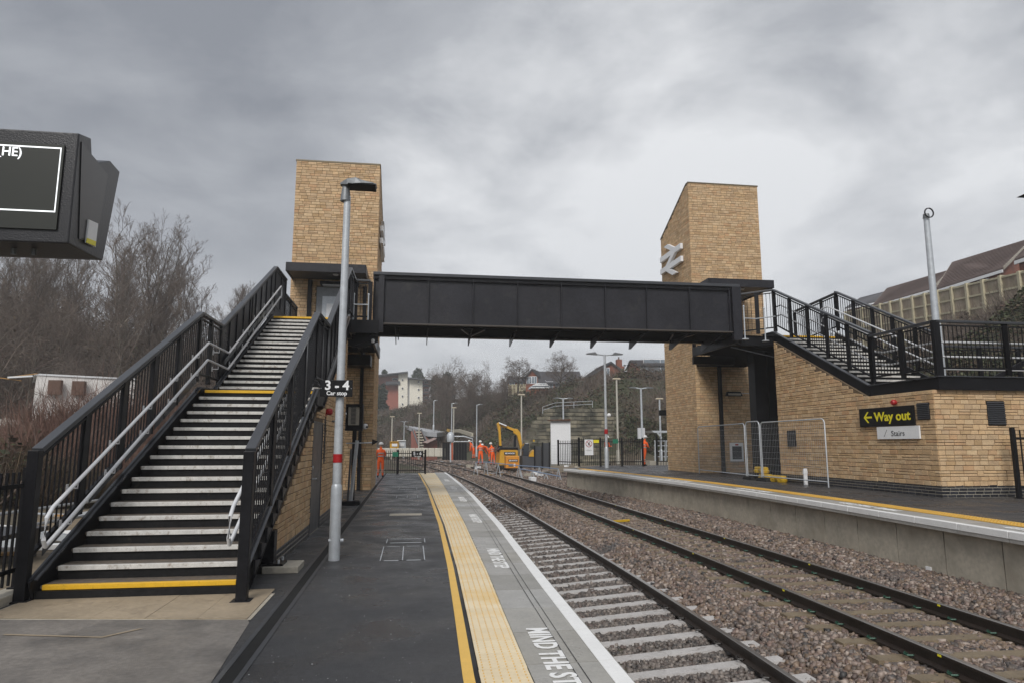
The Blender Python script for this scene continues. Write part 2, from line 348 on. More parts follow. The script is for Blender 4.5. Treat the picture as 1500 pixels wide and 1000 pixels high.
# trodden apron at the stair foot, and the tan flags in front of the first step
M().face([(-4.3,-1,.004),(-0.9,-1,.004),(-1.25,3,.004),(-1.55,7.4,.004),(-1.6,7.55,.004),(-4.3,7.95,.004)]).obj('apron_surface', asph2, kind='structure')
fp = tag(M().face([(-4.3,7.9,.006),(-1.56,7.5,.006),(-1.56,8.75,.006),(-4.3,9.0,.006)]).obj('paving_bed', conc, kind='structure'))
xs = [-4.27,-3.72,-3.17,-2.62,-2.1,-1.6]
for i in range(5):
    a, b = xs[i]+.002, xs[i+1]-.002; f = lambda x: 7.95-(x+4.27)*0.16
    M().prism([(a, f(a), .008), (b, f(b), .008), (b, 8.98, .008), (a, 8.98, .008)], (0, 0, .006+.001*(i % 3))).obj('flagstone', flag_m, fp)
# wet patch strip of older tarmac
M().face([(-3.7,7.25,.009),(-2.75,7.02,.009),(-2.5,7.3,.009),(-2.54,7.31,.009),(-2.77,7.06,.009),(-3.7,7.29,.009)]).obj('tar_joint', flag_m, fp)
# coping slabs, each an object
cop = thing('platform_coping', 'line of grey coping slabs with a white nosing along the near platform edge', 'platform edge', (1.5, 20, 0))
def slab(fl, fr, y0, y1, z0, z1, m, parent, name, j=.006, slope=0):
    y0 += j; y1 -= j; dz = random.uniform(-.0015, .0015)
    return M().prism([(fl(y0), y0, z0), (fr(y0), y0, z0), (fr(y1), y1, z0), (fl(y1), y1, z0)], (0, 0, z1-z0+dz)).obj(name, m, parent)
y = 0.02
joints = []
while y < 42.9:
    y2 = y+0.95
    sl = slab(lambda q: tr_(q)+.012, e_, y, y2, -.13, .004, slab_m, cop, 'coping_slab')
    lm = M()
    if camdist(1.5, y) < 26:
        for off in (0.33, 0.40): 
            lm.face([(e_(y+.01)-off, y+.01, .0075), (e_(y+.01)-off+.008, y+.01, .0075), (e_(y2-.01)-off+.008, y2-.01, .0075), (e_(y2-.01)-off, y2-.01, .0075)])
        lm.obj('slip_groove', black, sl)
    M().prism([(e_(y+.005)-.15, y+.005, .0055), (e_(y+.005)-.012, y+.005, .0055), (e_(y2-.005)-.012, y2-.005, .0055), (e_(y2-.005)-.15, y2-.005, .0055)], (0, 0, .004)).obj('white_nosing', whitel, sl)
    joints.append(y); y = y2
for i, y0 in enumerate([6.78, 11.85, 17.6, 23.4, 29.2, 35]):
    ang = math.atan2(e_(y0-1.9)-e_(y0), -1.9)-(-R90) if False else 0
    a = math.atan((e_(y0)-e_(y0-2))/2)
    words_(e_(y0)-.6, y0, .0095, -R90-a, cop)
# tactile paving: blister slabs
tac = thing('tactile_paving', 'buff strip of blistered tactile slabs behind the near coping', 'tactile paving', (.8, 20, 0))
def blister(wd, ln, rows, cols, dome=True):
    m_ = M().box(-wd/2, wd/2, 0, ln, 0, .012)
    if dome:
        for i in range(cols):
            for j in range(rows):
                cx = -wd/2+wd*(i+.5)/cols; cy = ln*(j+.5)/rows; r = .0165
                b = len(m_.v)
                for rr, h in ((r, .0125), (r*.62, .0185)):
                    for q in range(6): m_.v.append((cx+rr*math.cos(q*1.0472), cy+rr*math.sin(q*1.0472), h))
                for q in range(6): m_.f.append((b+q, b+(q+1) % 6, b+6+(q+1) % 6, b+6+q))
                m_.f.append(tuple(b+6+q for q in range(6)))
    me = m_.mesh('tactile_slab', tact_m); me.materials.append(stud_m); me.polygons.foreach_set('material_index', [0]*6+[1]*(len(me.polygons)-6)); return me
bm1 = blister(1, .392, 6, 6); bm2 = blister(1, .392, 6, 6, False)
y = 0.02
while y < 42.6:
    a, b = tl_(y+.2), tr_(y+.2)-.004; ang = math.atan((yl_(y+.4)-yl_(y))/.4)
    inst('tactile_slab', bm1 if camdist(1, y) < 24 else bm2, tac, ((a+b)/2, y, .001+random.uniform(0, .002)), (0, 0, -ang), (b-a, 1, 1)); y += .4
strip('yellow_line', yl_, lambda q: yl_(q)+.088, ys, .004, yell, kind='structure')
strip('joint_gap', lambda q: yl_(q)+.088, tl_, ys, .002, black, kind='structure')
# drain channel
dr = thing('drain_channel', 'slotted dark drainage channel running the length of the near platform', 'drain', (-1.45, 20, 0))
dx_ = lambda y: -1.3-.0045*y if y < 30 else -1.44-.003*(y-30)
strip('channel', lambda q: dx_(q)-.05, lambda q: dx_(q)+.05, ys, .004, rubber, parent=dr)
for s_ in (-1, 1): strip('channel_edge', lambda q: dx_(q)+s_*.075-.022, lambda q: dx_(q)+s_*.075+.022, ys, .006, greyd, parent=dr)
# manhole covers
def cover(x, y, wx, wy, nx, label):
    t = thing('manhole_cover', label, 'manhole cover', (x, y, 0), 'recessed covers in the near platform')
    M().box(x, x+wx, y, y+wy, .001, .006).obj('cover_plate', asph, t)
    f = M()
    for q in (y, y+wy): 
        for a in range(nx): f.box(x+wx*a/nx+.06, x+wx*(a+1)/nx-.06, q-.006, q+.006, .002, .0085)
    for a in range(nx+1): f.box(x+wx*a/nx-.007, x+wx*a/nx+.007, y, y+wy, .002, .009)
    f.obj('frame', galv, t)
cover(-.43, 10.9, .67, 1.45, 2, 'nearest recessed cover, a pale framed double rectangle in the asphalt')
cover(-.4, 12.8, .68, .5, 1, 'recessed cover with pale corner marks just beyond the double one')
cover(-.45, 23.2, .7, 1.2, 2, 'recessed cover in the asphalt further along the near platform')
cover(-.45, 27.5, .7, 1.2, 1, 'farthest recessed cover before the railing')
M().box(-.5, .3, 17.6, 18.1, .002, .0065).obj('patch', conc2, kind='structure')
# left kerb
kb = thing('kerb', 'low pale concrete kerb under the black fence left of the stairs', 'kerb', (-4.4, 6, 0))
for y in np.arange(1.0, 9.0, .9):
    M().box(-4.62, -4.36, y+.006, y+.894, -.1, .1+random.uniform(-.004, .004)).obj('kerbstone', conc2, kb, bevel=.012)
# far platform
ysf = np.arange(2, 35.01, .5)
mm = M()
for y in ysf: mm.v += [(fe_(y)+.02, y, .5), (40, y, .5)]
for i in range(len(ysf)-1): mm.f.append((2*i, 2*i+1, 2*i+3, 2*i+2))
k = len(mm.v); mm.v += [(7.81, 35, .5), (40, 35, .5), (40, 41, .5), (11, 40, .5)]; mm.f.append((k, k+1, k+2, k+3))
mm.obj('far_platform', asph, kind='structure')
fw = thing('platform_facing', 'concrete panel wall below the white edge of the far platform', 'platform wall', (9, 18, 0))
y = 2.0
while y < 34.6:
    y2 = min(y+1.22, 34.9)
    M().prism([(fe_(y+.012)+.16, y+.012, -1), (fe_(y2-.012)+.16, y2-.012, -1), (fe_(y2-.012)+.16, y2-.012, .34), (fe_(y+.012)+.16, y+.012, .34)], (.2, 0, 0)).obj('wall_panel', conc, fw)
    y = y2
strip('joint_backing', lambda q: fe_(q)+.3, lambda q: fe_(q)+.32, ysf, .33, rubber, parent=fw)
mm = M()
for y in ysf: mm.v += [(fe_(y)+.175, y, .34), (fe_(y)+.175, y, -1)]
for i in range(len(ysf)-1): mm.f.append((2*i, 2*i+1, 2*i+3, 2*i+2))
mm.obj('joint_filler', rubber, fw)
M().prism([(7.95, 34.9, -1), (11, 39.9, -1), (11, 39.9, .48), (7.95, 34.9, .48)], (.1, .02, 0)).obj('end_wall', conc, fw)
for px_, py_ in ((1361, 838), (1010, 751)):
    q = PX(px_, py_, 8.95); 
    mk = M(); yy = q[1]
    for _ in range(4): X_ = fe_(yy)+.15; q = PX(px_, py_, X_); yy = q[1]
    mk.box(X_-.012, X_+.02, yy-.06, yy+.06, q[2]-.1, q[2]+.1).obj('marker_plate', signw, fw); M().lathe((X_-.02, yy, q[2]), [(.015, 0), (.015, .01)], 8, 'x').obj('bolt', black, fw)
cf = thing('far_platform_coping', 'grey coping with a thick white nosing along the far platform edge', 'platform edge', (9, 18, .5))
y = 2.0
while y < 34.9:
    y2 = min(y+1.0, 35)
    sl = slab(fe_, lambda q: fe_(q)+.62, y, y2, .35, .505, slab_m, cf, 'coping_slab')
    M().prism([(fe_(y+.005)-.008, y+.005, .405), (fe_(y+.005)+.12, y+.005, .405), (fe_(y2-.005)+.12, y2-.005, .405), (fe_(y2-.005)-.008, y2-.005, .405)], (0, 0, .104)).obj('white_nosing', whitel, sl, bevel=.006)
    y = y2
for y0 in (7.6, 12.0, 17.0, 22.2, 27.2, 31.5):
    a = math.atan((fe_(y0+1.9)-fe_(y0))/1.9)
    words_(fe_(y0)+.5, y0, .5115, R90-a, cf)
tacf = thing('far_tactile_paving', 'amber strip of tactile slabs along the far platform', 'tactile paving', (9.6, 18, .5))
y = 2.0
while y < 34.6:
    inst('tactile_slab', bpy.data.meshes.get('tactile_far') or (lambda q: (q.materials.clear(), q.materials.append(tactf_m), q.materials.append(tactf_m), setattr(q, 'name', 'tactile_far'), q)[4])(bm1.copy()), tacf,
         (fe_(y+.2)+.83, y, .501), (0, 0, -math.atan((fe_(y+.4)-fe_(y))/.4)), (.37, 1, 1)); y += .4
strip('far_yellow_line', lambda q: fe_(q)+1.04, lambda q: fe_(q)+1.13, ysf, .505, yell, kind='structure')
# ------------------------------------------------------------------ tracks
yr = np.concatenate([np.arange(-1, 40, 1.0), np.arange(40, 235, 3.0)])
def rail(fx, zt, parent):
    prof = [(-.07,-.16),(.07,-.16),(.07,-.145),(.012,-.125),(.012,-.042),(.036,-.034),(.036,-.006),(.026,0),(-.026,0),(-.036,-.006),(-.036,-.034),(-.012,-.042),(-.012,-.125),(-.07,-.145)]
    m_ = M(); k = len(prof)
    for y in yr:
        for a, b in prof: m_.v.append((fx(y)+a, y, zt+b))
    top = []
    for i in range(len(yr)-1):
        for j in range(k):
            m_.f.append((i*k+j, (i+1)*k+j, (i+1)*k+(j+1) % k, i*k+(j+1) % k)); top.append(1 if j in (6, 7, 8) else 0)
    o = m_.obj('rail', railside, parent); o.data.materials.append(railtop); o.data.polygons.foreach_set('material_index', top); return o
tr1 = thing('railway_track', 'near railway track with pale sleepers beside the platform', 'railway track', (3.4, 20, -.65))
tr2 = thing('railway_track', 'far railway track with brown wet sleepers and green rail clips', 'railway track', (6.5, 20, -.38))
for (fx, zt), t in zip(RAILS, (tr1, tr1, tr2, tr2)): rail(fx, zt, t)
def sleeper_mesh(L, m):
    m_ = M(); m_.prism([(-L/2, -.12, -.2), (-L/2, .12, -.2), (-L/2, .1, 0), (-L/2, -.1, 0)], (L, 0, 0)); me = m_.mesh('sleeper', m); return me
s1 = sleeper_mesh(2.55, sleepw); s2 = sleeper_mesh(2.55, sleepb)
clipm = M().tube([(0, -.05, 0), (.05, -.055, .035), (.085, -.02, .03), (.085, .03, .025), (.04, .055, .03), (0, .02, .02)], .011, 6).mesh('rail_clip', mat('clip_green', (0.02, 0.07, 0.045), 0.5, 0.2))
clipk = clipm.copy(); clipk.materials.clear(); clipk.materials.append(mat('clip_dark', (0.03, 0.026, 0.024), 0.5))
for t, (a, b), zt, sm, ck, ph in ((tr1, RAILS[0:2], -.65, s1, clipk, .0), (tr2, RAILS[2:4], -.38, s2, clipm, .3)):
    y = 1.0+ph; i = 0
    while y < 110:
        ax, bx = a[0](y) if callable(a[0]) else 0, b[0](y); ang = math.atan((a[0](y+1)-a[0](y)))
        inst('sleeper', sm, t, ((ax+bx)/2, y, zt-.165-(.065 if t is tr1 else 0)), (random.uniform(-.006,.006), -.076 if t is tr1 else 0, -ang), (1, 1, 1))
        if y < 24:
            for fx in (a[0], b[0]):
                for s_ in (-1, 1): inst('rail_clip', ck, t, (fx(y)+s_*.035, y, (-.78 if fx is RAILS[0][0] else zt)-.155), (0, 0, 0 if s_ > 0 else math.pi))
        y += .65 if y < 60 else .8; i += 1
for px_, py_ in ((1176, 880), (1290, 942)):
    pass
# yellow/red marks on the rail webs
mk = M()
for y in (6.7, 9.9, 13.4, 17.2, 22): 
    x = RAILS[2][0](y)-.0375; M().box(x-.002, x+.001, y, y+.05, -.415, -.392).obj('rail_mark', signy, tr2)
    x = RAILS[3][0](y+2)-.0375; M().box(x-.002, x+.001, y+2, y+2.05, -.415, -.392).obj('rail_mark', signy, tr2)
q = PZ(912, 762, -.5); M().bar((q[0]-.3, q[1]-.1, -.47), (q[0]+.25, q[1]+.15, -.47), .06).obj('marker_stick', yel, label='short orange stick lying between the rails of the far track', category='stick') if False else tag(M().bar((q[0]-.3, q[1]-.1, -.5), (q[0]+.25, q[1]+.15, -.5), .06).obj('marker_stick', yel), 'short orange stick lying between the rails of the far track', 'stick')
# ballast bed surface
def zbed(x, y):
    t = x+max(0, y-30)**2/930
    tab = [(-30,-.9),(-3,-.9),(1.9,-1.02),(3.3,-.93),(4.4,-.85),(4.9,-.64),(5.25,-.6),(7.7,-.6),(8.0,-.46),(8.8,-.42),(10,-.5),(12,-.55),(14,-.6)]
    return float(np.interp(t, [a for a, b in tab], [b for a, b in tab]))
gx = np.concatenate([np.arange(0, 14.01, .35)]); gy = np.concatenate([np.arange(0, 60, 1.0), np.arange(60, 240, 5.0)])
m_ = M()
for y in gy:
    sh = max(0, y-30)**2/930
    for x in gx: m_.v.append((x-sh, y, zbed(x-sh, y)-.012))
for j in range(len(gy)-1):
    for i in range(len(gx)-1):
        k = j*len(gx)+i; m_.f.append((k, k+1, k+len(gx)+1, k+len(gx)))
m_.obj('ballast_bed', ballbed, kind='structure', smooth=True)
def stones(n, y0, y1, size, xa, xb, name, seed, m=None):
    m = m or ball_m
    r = np.random.default_rng(seed)
    # more stones near the camera
    u = r.random(n); Y = y0+(y1-y0)*u; X = xa+(xb-xa)*r.random(n)
    sh = np.maximum(0, Y-30)**2/930
    t = X
    tab = [(-30,-.9),(-3,-.9),(1.9,-1.02),(3.3,-.93),(4.4,-.85),(4.9,-.64),(5.25,-.6),(7.7,-.6),(8.0,-.46),(8.8,-.42),(10,-.5),(12,-.55),(14,-.6)]
    Z = np.interp(t, [a for a, b in tab], [b for a, b in tab])+.045*(r.random(n)**2)*size/.045*.6
    X = X-sh
    # keep the sleepers and rails clear
    keep = np.ones(n, bool)
    for c, ph, zz in ((3.32, .0, 1), (6.46, .3, 1)):
        inside = np.abs(t-c) < 1.27; d = np.abs(((Y-(1.0+ph)+.325) % .65)-.325)
        keep &= ~(inside & (d < .085) & (r.random(n) > .03))
    for fx, zt in RAILS:
        rxv = np.array([fx(yv) for yv in np.linspace(y0, y1, 200)]); rr = np.interp(Y, np.linspace(y0, y1, 200), rxv)
        keep &= np.abs(X-rr) > .075
    X, Y, Z = X[keep], Y[keep], Z[keep]; n = len(X)
    base = np.array([(-1,-1,-1),(1,-1,-1),(1,1,-1),(-1,1,-1),(-1,-1,1),(1,-1,1),(1,1,1),(-1,1,1)], float)*.5
    V = base[None]*(1+r.uniform(-.38, .38, (n, 8, 3)))*(size*r.uniform(.45, 1.25, (n, 1, 1)))*r.uniform(.6, 1.15, (n, 1, 3))
    A = r.uniform(0, 6.28, (n, 3)); ca, sa = np.cos(A), np.sin(A)
    Rz = np.zeros((n, 3, 3)); Rz[:,0,0]=ca[:,0]; Rz[:,0,1]=-sa[:,0]; Rz[:,1,0]=sa[:,0]; Rz[:,1,1]=ca[:,0]; Rz[:,2,2]=1
    Rx = np.zeros((n, 3, 3)); Rx[:,0,0]=1; Rx[:,1,1]=ca[:,1]; Rx[:,1,2]=-sa[:,1]; Rx[:,2,1]=sa[:,1]; Rx[:,2,2]=ca[:,1]
    V = np.einsum('nij,nkj->nki', Rz@Rx, V)+np.stack([X, Y, Z], 1)[:, None]
    fi = np.array([(0,3,2,1),(4,5,6,7),(0,1,5,4),(1,2,6,5),(2,3,7,6),(3,0,4,7)])
    F = (fi[None]+(np.arange(n)*8)[:, None, None]).reshape(-1)
    return big(name, V.reshape(-1, 3), 4, F, m, kind='stuff')
stones(24000, 3.2, 12, .05, 1.6, 4.35, 'ballast_dark', 1, balld_m)
stones(46000, 3.2, 12, .056, 4.3, 9.0, 'ballast', 5)
stones(20000, 12, 26, .06, 1.7, 4.35, 'ballast_dark', 2, balld_m)
stones(42000, 12, 26, .064, 4.3, 9.1, 'ballast', 6)
stones(36000, 26, 52, .085, 1.7, 12.0, 'ballast', 3)
stones(14000, 52, 110, .16, -1, 12.5, 'ballast', 4)
# ================================================================== stone walling
def unit_brick(seed, m):
    r = random.Random(seed); mm = M(); g = .06
    c = [(0,0),(1,0),(1,1),(0,1)]
    for a, b in c: mm.v.append((a, 0, b))                     # against the wall
    for a, b in c: mm.v.append((a, -.75, b))
    for a, b in c: mm.v.append((a+(g if a == 0 else -g)*.6, -1+r.uniform(-.18, .12), b+(g if b == 0 else -g)*1.4))
    for i in range(4): j = (i+1) % 4; mm.f += [(i, j, 4+j, 4+i), (4+i, 4+j, 8+j, 8+i)]
    mm.f.append((8, 9, 10, 11)); return mm.mesh('brick', m)
UB = [unit_brick(i, brick_m) for i in range(4)]; UE = [unit_brick(9+i, blue_m) for i in range(2)]
def courses(ztop, pl, seed):
    r = random.Random(seed); z = pl; out = []; i = 0
    while z < ztop:
        h = (.122, .108, .136)[i % 3]; out.append((z, h, i % 3 == 2)); z += h; i += 1
    return out
def walling(parent, O, U, Nn, L, top, z0, pl, holes, n_parts, seed, name='brick', eye=(0, 0, 1.75)):
    """O: foot of the wall, U: unit direction along, Nn: outward normal; top(u) its height; pl: plinth height"""
    r = random.Random(seed); O = Vector(O); U = Vector(U); Nn = Vector(Nn); items = []
    zmax = max(top(L*i/40) for i in range(41))
    rows = []
    if pl > 0: M().prism([O+Vector((0,0,z0-O.z)), O+U*L+Vector((0,0,z0-O.z)), O+U*L+Vector((0,0,z0+pl-O.z)), O+Vector((0,0,z0+pl-O.z))], Nn*.005).obj('plinth_mortar', mortl_m, parent)
    zz = z0; 
    while zz < z0+pl-.01: rows.append((zz, .075, 0, 1)); zz += .075
    for z, h, sp in courses(zmax, z0+pl, seed): rows.append((z, h, sp, 0))
    for z, h, sp, eng in rows:
        u = -r.uniform(0, .2)
        while u < L:
            ln = .215+.01 if eng else r.choice((.17, .21, .25, .29, .34, .23))
            if not eng and sp and r.random() < .62: parts = [(z, h/2), (z+h/2, h/2)]; ln = r.choice((.21, .26, .31, .36))
            else: parts = [(z, h)]
            if 0 < L-(u+ln) < .09: ln = L-u+.02
            if u < 0 and u+ln < .09: ln += .1
            for zq, hq in parts:
                off = 0
                a, b = max(0, u+off+.006), min(L, u+ln+off-.006)
                if b-a < .04: continue
                if any(a < q1 and b > q0 and zq < q3 and zq+hq > q2 for q0, q1, q2, q3 in holes):
                    for q0, q1, q2, q3 in holes:
                        if a < q1 and b > q0 and zq < q3 and zq+hq > q2:
                            if a < q0-.05: b = q0-.002
                            elif b > q1+.05: a = q1+.002
                            else: a = b
                    if b-a < .04: continue
                ta, tb = top(a), top(b); g = .0065 if not eng else .0085
                za = zq+g; zc, zd = min(zq+hq-g, ta-.01), min(zq+hq-g, tb-.01)
                if min(zc, zd) < za+.02: continue
                full = abs(zc-zd) < 1e-6 and zc > zq+hq-g-1e-6
                items.append((a, b, za, zc, zd, eng, full))
            u += ln
    def d2(it):
        p = O+U*((it[0]+it[1])/2); area = (it[1]-it[0])*(it[3]-it[2]); dd = (p.x-eye[0])**2+(p.y-eye[1])**2+(it[2]-eye[2])**2
        w = O+U*((it[0]+it[1])/2)-Vector(eye); w.normalize(); return -abs(w.dot(Nn))*area/dd
    items.sort(key=d2)
    ax = math.atan2(U.y, U.x); npart = 0; sm = M(); se = M()
    for it in items:
        a, b, za, zc, zd, eng, full = it; d = .016+r.uniform(-.004, .007) if not eng else .012
        if full and npart < n_parts:
            p = O+U*a; inst(name if not eng else 'plinth_brick', UE[npart % 2] if eng else UB[r.randrange(4)], parent, (p.x, p.y, za), (0, 0, ax), (b-a, d, zc-za)); npart += 1
        else:
            m_ = se if eng else sm; A = O+U*a; B_ = O+U*b; k = len(m_.v); o_ = Nn*d
            c = [(A.x, A.y, za), (B_.x, B_.y, za), (B_.x, B_.y, zd), (A.x, A.y, zc)]
            e1 = .006; ia = A+U*e1; ib = B_-U*e1
            m_.v += c+[(p[0]+o_.x*.75, p[1]+o_.y*.75, p[2]) for p in c]+[(ia.x+o_.x, ia.y+o_.y, za+.006), (ib.x+o_.x, ib.y+o_.y, za+.006), (ib.x+o_.x, ib.y+o_.y, zd-.006), (ia.x+o_.x, ia.y+o_.y, zc-.006)]
            for i in range(4): j = (i+1) % 4; m_.f += [(k+i, k+j, k+4+j, k+4+i), (k+4+i, k+4+j, k+8+j, k+8+i)]
            m_.f.append((k+8, k+9, k+10, k+11))
    if sm.v: sm.obj('bricks', brick_m, parent, kind='stuff')
    if se.v: se.obj('plinth_bricks', blue_m, parent, kind='stuff')
# ================================================================== stairs kit
def nosing_line(y): return 0
def balustrade(t, pts, H, inward, post_at, bal=.115, solid=False, rail_w=.12, name_post='post'):
    """pts: foot line; H: height of the rail; balusters every bal metres, posts at distances along"""
    bm = None
    for i in range(len(pts)-1):
        p, q = Vector(pts[i]), Vector(pts[i+1]); d = q-p; hl = math.hypot(d.x, d.y); uh = Vector((d.x/hl, d.y/hl, 0)); sl = d.z/hl
        up = Vector((0, 0, H))
        M().bar(p+up, q+up, rail_w, .06).obj('top_rail', capm, t, bevel=.008)
        M().bar(p+up-Vector((0,0,.1)), q+up-Vector((0,0,.1)), .05, .03).obj('upper_rail', black, t)
        M().bar(p+Vector((0,0,.16)), q+Vector((0,0,.16)), .05, .04).obj('bottom_rail', black, t)
        nb = max(2, int(hl/bal)); me = M().box(-.008, .008, -.008, .008, .16, H-.1).mesh('baluster', black)
        if solid:
            w = .035; M().prism([p+Vector((0,0,.16)), q+Vector((0,0,.16)), q+Vector((0,0,H-.1)), p+Vector((0,0,H-.1))], uh.cross(Vector((0,0,1)))*.006).obj('infill_panel', webm, t)
            nb = max(2, int(hl/.62)); me = M().box(-.012, .012, -.035, .035, .16, H-.1).mesh('mullion', black)
        for k in range(1, nb):
            f = p+uh*(hl*k/nb); inst('mullion' if solid else 'baluster', me, t, (f.x, f.y, p.z+sl*hl*k/nb), (0, 0, math.atan2(uh.y, uh.x)+R90 if False else math.atan2(uh.y, uh.x)))
        np_ = max(1, round(hl/post_at)); pm = M().box(-.065, .065, -.03, .03, 0, H-.03).mesh('post', black)
        for k in range(np_+1):
            f = p+uh*(hl*k/np_); inst('post', pm, t, (f.x, f.y, p.z+sl*hl*k/np_), (0, 0, math.atan2(uh.y, uh.x)))
def handrail(t, pts, r=.024, m=None, brackets=True, side=(1, 0, 0), drop=.09):
    M().tube(pts, r, 10).obj('handrail', m or whitep, t, smooth=True)
    if brackets:
        for i in range(len(pts)-1):
            p, q = Vector(pts[i]), Vector(pts[i+1]); L = (q-p).length; n_ = int(L/1.15)
            for k in range(n_):
                c = p+(q-p)*((k+.5)/n_); s_ = Vector(side)
                M().tube([c-Vector((0,0,.02)), c-Vector((0,0,drop)), c-Vector((0,0,drop))-s_*.12], .009, 6).box(*[v for a in range(3) for v in ((c-Vector((0,0,drop))-s_*.12)[a]-(.004 if a == 0 else .025 if a == 1 else .05), (c-Vector((0,0,drop))-s_*.12)[a]+(.004 if a == 0 else .025 if a == 1 else .05))]).obj('rail_bracket', whitep, t)
def flight(t, x0, x1, y0, g, z0, r_, n_, ytop=None, top_yellow=True, first_yellow=False, ydir=1):
    for k in range(n_):
        y = y0+g*k*ydir; z = z0+r_*(k+1); dp = g+.02
        M().box(x0, x1, y, y+dp, z-.035, z).obj('tread', tread_m, t)
        M().box(x0+.01, x1-.01, y+.022, y+.03, z-r_, z-.036).obj('riser', riser_m, t)
        yel_ = (first_yellow and k == 0) or (top_yellow and k == n_-1)
        M().box(x0+.02, x1-.02, y-.006, y+.06, z-.052, z+.004).obj('nosing', nosey_m if yel_ else nose_m, t, bevel=.004)
# ------------------------------------------------------------------ left staircase
LS = thing('staircase', 'black steel staircase with white edged treads climbing to the left lift tower', 'staircase', (-3.05, 8.8, 0))
r_ = .157; g1 = .333
flight(LS, -4.15, -2.0, 8.8, g1, 0, r_, 18, first_yellow=True)
ZL = 18*r_
M().box(-4.2, -1.95, 8.8+17*g1+.34, 15.55, ZL-.05, ZL-.001).obj('half_landing', tread_m, LS)
g2 = (20.78-15.5)/16; r2 = (5.5-ZL)/17
flight(LS, -4.15, -2.0, 15.5, g2, ZL, r2, 17)
def sline(y):
    if y < 14.3: return .02+(y-8.75)*(r_/g1)
    if y < 15.4: return ZL-.16+(y-14.3)*.1
    return ZL-.05+(y-15.4)*(r2/g2)
for x, nm in ((-4.2, 'left'), (-1.94, 'right')):
    pts = [(x, 8.72, -.02), (x, 14.35, 2.62), (x, 15.4, 2.66), (x, 20.9, 5.32)]
    for i in range(3): M().bar(Vector(pts[i])+Vector((0,0,.08)), Vector(pts[i+1])+Vector((0,0,.08)), .03, .34).obj('stringer', black, LS)
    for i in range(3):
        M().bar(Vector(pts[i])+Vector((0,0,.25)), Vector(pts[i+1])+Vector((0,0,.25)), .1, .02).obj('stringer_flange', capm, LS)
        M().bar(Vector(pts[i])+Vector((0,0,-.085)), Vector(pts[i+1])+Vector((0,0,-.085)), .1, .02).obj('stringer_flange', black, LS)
M().box(-4.2, -1.94, 8.76, 8.8, .0, .1).obj('kick_plate', riser_m, LS)
balustrade(LS, [(-4.3, 8.75, .3), (-4.3, 14.45, 3.0)], 1.38, 1, 1.15)
balustrade(LS, [(-4.3, 14.45, 3.0), (-4.3, 16.0, 3.0)], 1.38, 1, .8)
balustrade(LS, [(-4.3, 16.0, 3.0), (-4.3, 21.6, 5.82)], 1.38, 1, 2.8, solid=True)
balustrade(LS, [(-4.3, 21.6, 5.82), (-4.3, 23.3, 5.82)], 1.38, 1, 1.6, solid=True)
balustrade(LS, [(-4.3, 23.3, 5.5), (-4.3, 25.6, 5.5)], 1.2, 1, 1.15)
balustrade(LS, [(-1.85, 8.4, .3), (-1.85, 13.4, 2.86)], 1.38, 1, 1.2)
balustrade(LS, [(-1.85, 13.4, 2.86), (-1.85, 15.0, 2.9)], 1.38, 1, .8)
balustrade(LS, [(-1.85, 15.0, 2.9), (-1.85, 19.6, 5.4)], 1.34, 1, 2.3, solid=True)
balustrade(LS, [(-1.85, 19.6, 5.4), (-1.85, 21.4, 5.45)], 1.34, 1, .9)
for x, y in ((-4.3, 8.72), (-1.85, 8.38)):
    M().box(x-.06, x+.06, y-.06, y+.06, 0, 1.68 if x < -3 else 1.67).box(x-.11, x+.11, y-.11, y+.11, 0, .02).obj('newel_post', black, LS, bevel=.006)
for x, s_ in ((-4.08, 1), (-2.06, -1)):
    y0 = 8.62 if x < -3 else 8.5
    handrail(LS, [(x, y0+.05, .6), (x, y0, .68), (x, y0+.02, .92), (x, y0+.14, 1.03), (x, 14.35, 3.76), (x, 15.9, 3.76), (x, 21.4, 6.55), (x, 21.5, 6.5), (x, 21.52, 6.25)], side=(s_, 0, 0))
    handrail(LS, [(x, y0+.05, .6), (x, 14.35, 3.42), (x, 15.9, 3.40), (x, 21.4, 6.22), (x, 21.52, 6.22)], side=(s_, 0, 0))
# grey kick boards behind the handrail on the left
for i in range(5):
    y = 8.95+i*1.08; z = .45+(y-8.8)*.4715
    M().prism([(-4.24, y, z-.06), (-4.24, y+.95, z+.95*.4715-.06), (-4.24, y+.95, z+.95*.4715+.06), (-4.24, y, z+.06)], (.006, 0, 0)).obj('edge_panel', capm, LS)
for i in range(5):
    y = 16.2+i*1.02; z = 3.22+(y-15.5)*(r2/g2)
    M().prism([(-4.24, y, z-.02), (-4.24, y+.9, z+.9*.503-.02), (-4.24, y+.9, z+.9*.503+.1), (-4.24, y, z+.1)], (.006, 0, 0)).obj('edge_panel', galvd, LS)
# column and pad at the stair foot (right)
M().box(-1.98, -1.5, 10.05, 10.6, 0, .09).obj('base_pad', conc2, LS, bevel=.01)
M().box(-2.02, -1.86, 10.2, 10.4, .09, .55).obj('prop', black, LS)
M().box(-2.1, -1.72, 10.12, 10.48, .09, .12).obj('base_plate', black, LS)
for y in (10.15, 10.45): M().lathe((-1.78, y, .12), [(.016, 0), (.016, .05)], 8).obj('anchor_bolt', galv, LS)
# sawtooth tread ends on the outside of the right stringer
for k in range(1, 17):
    y = 8.8+g1*k; z = r_*(k+1)
    M().prism([(-1.9, y, z-.16), (-1.9, y+g1*.95, z-.02), (-1.9, y, z+.02)], (.02, 0, 0)).obj('tread_bracket', webm, LS)
M().box(-4.31, -4.29, 20.7, 23.3, 5.4, 6.0).obj('kick_plate', webm, LS)
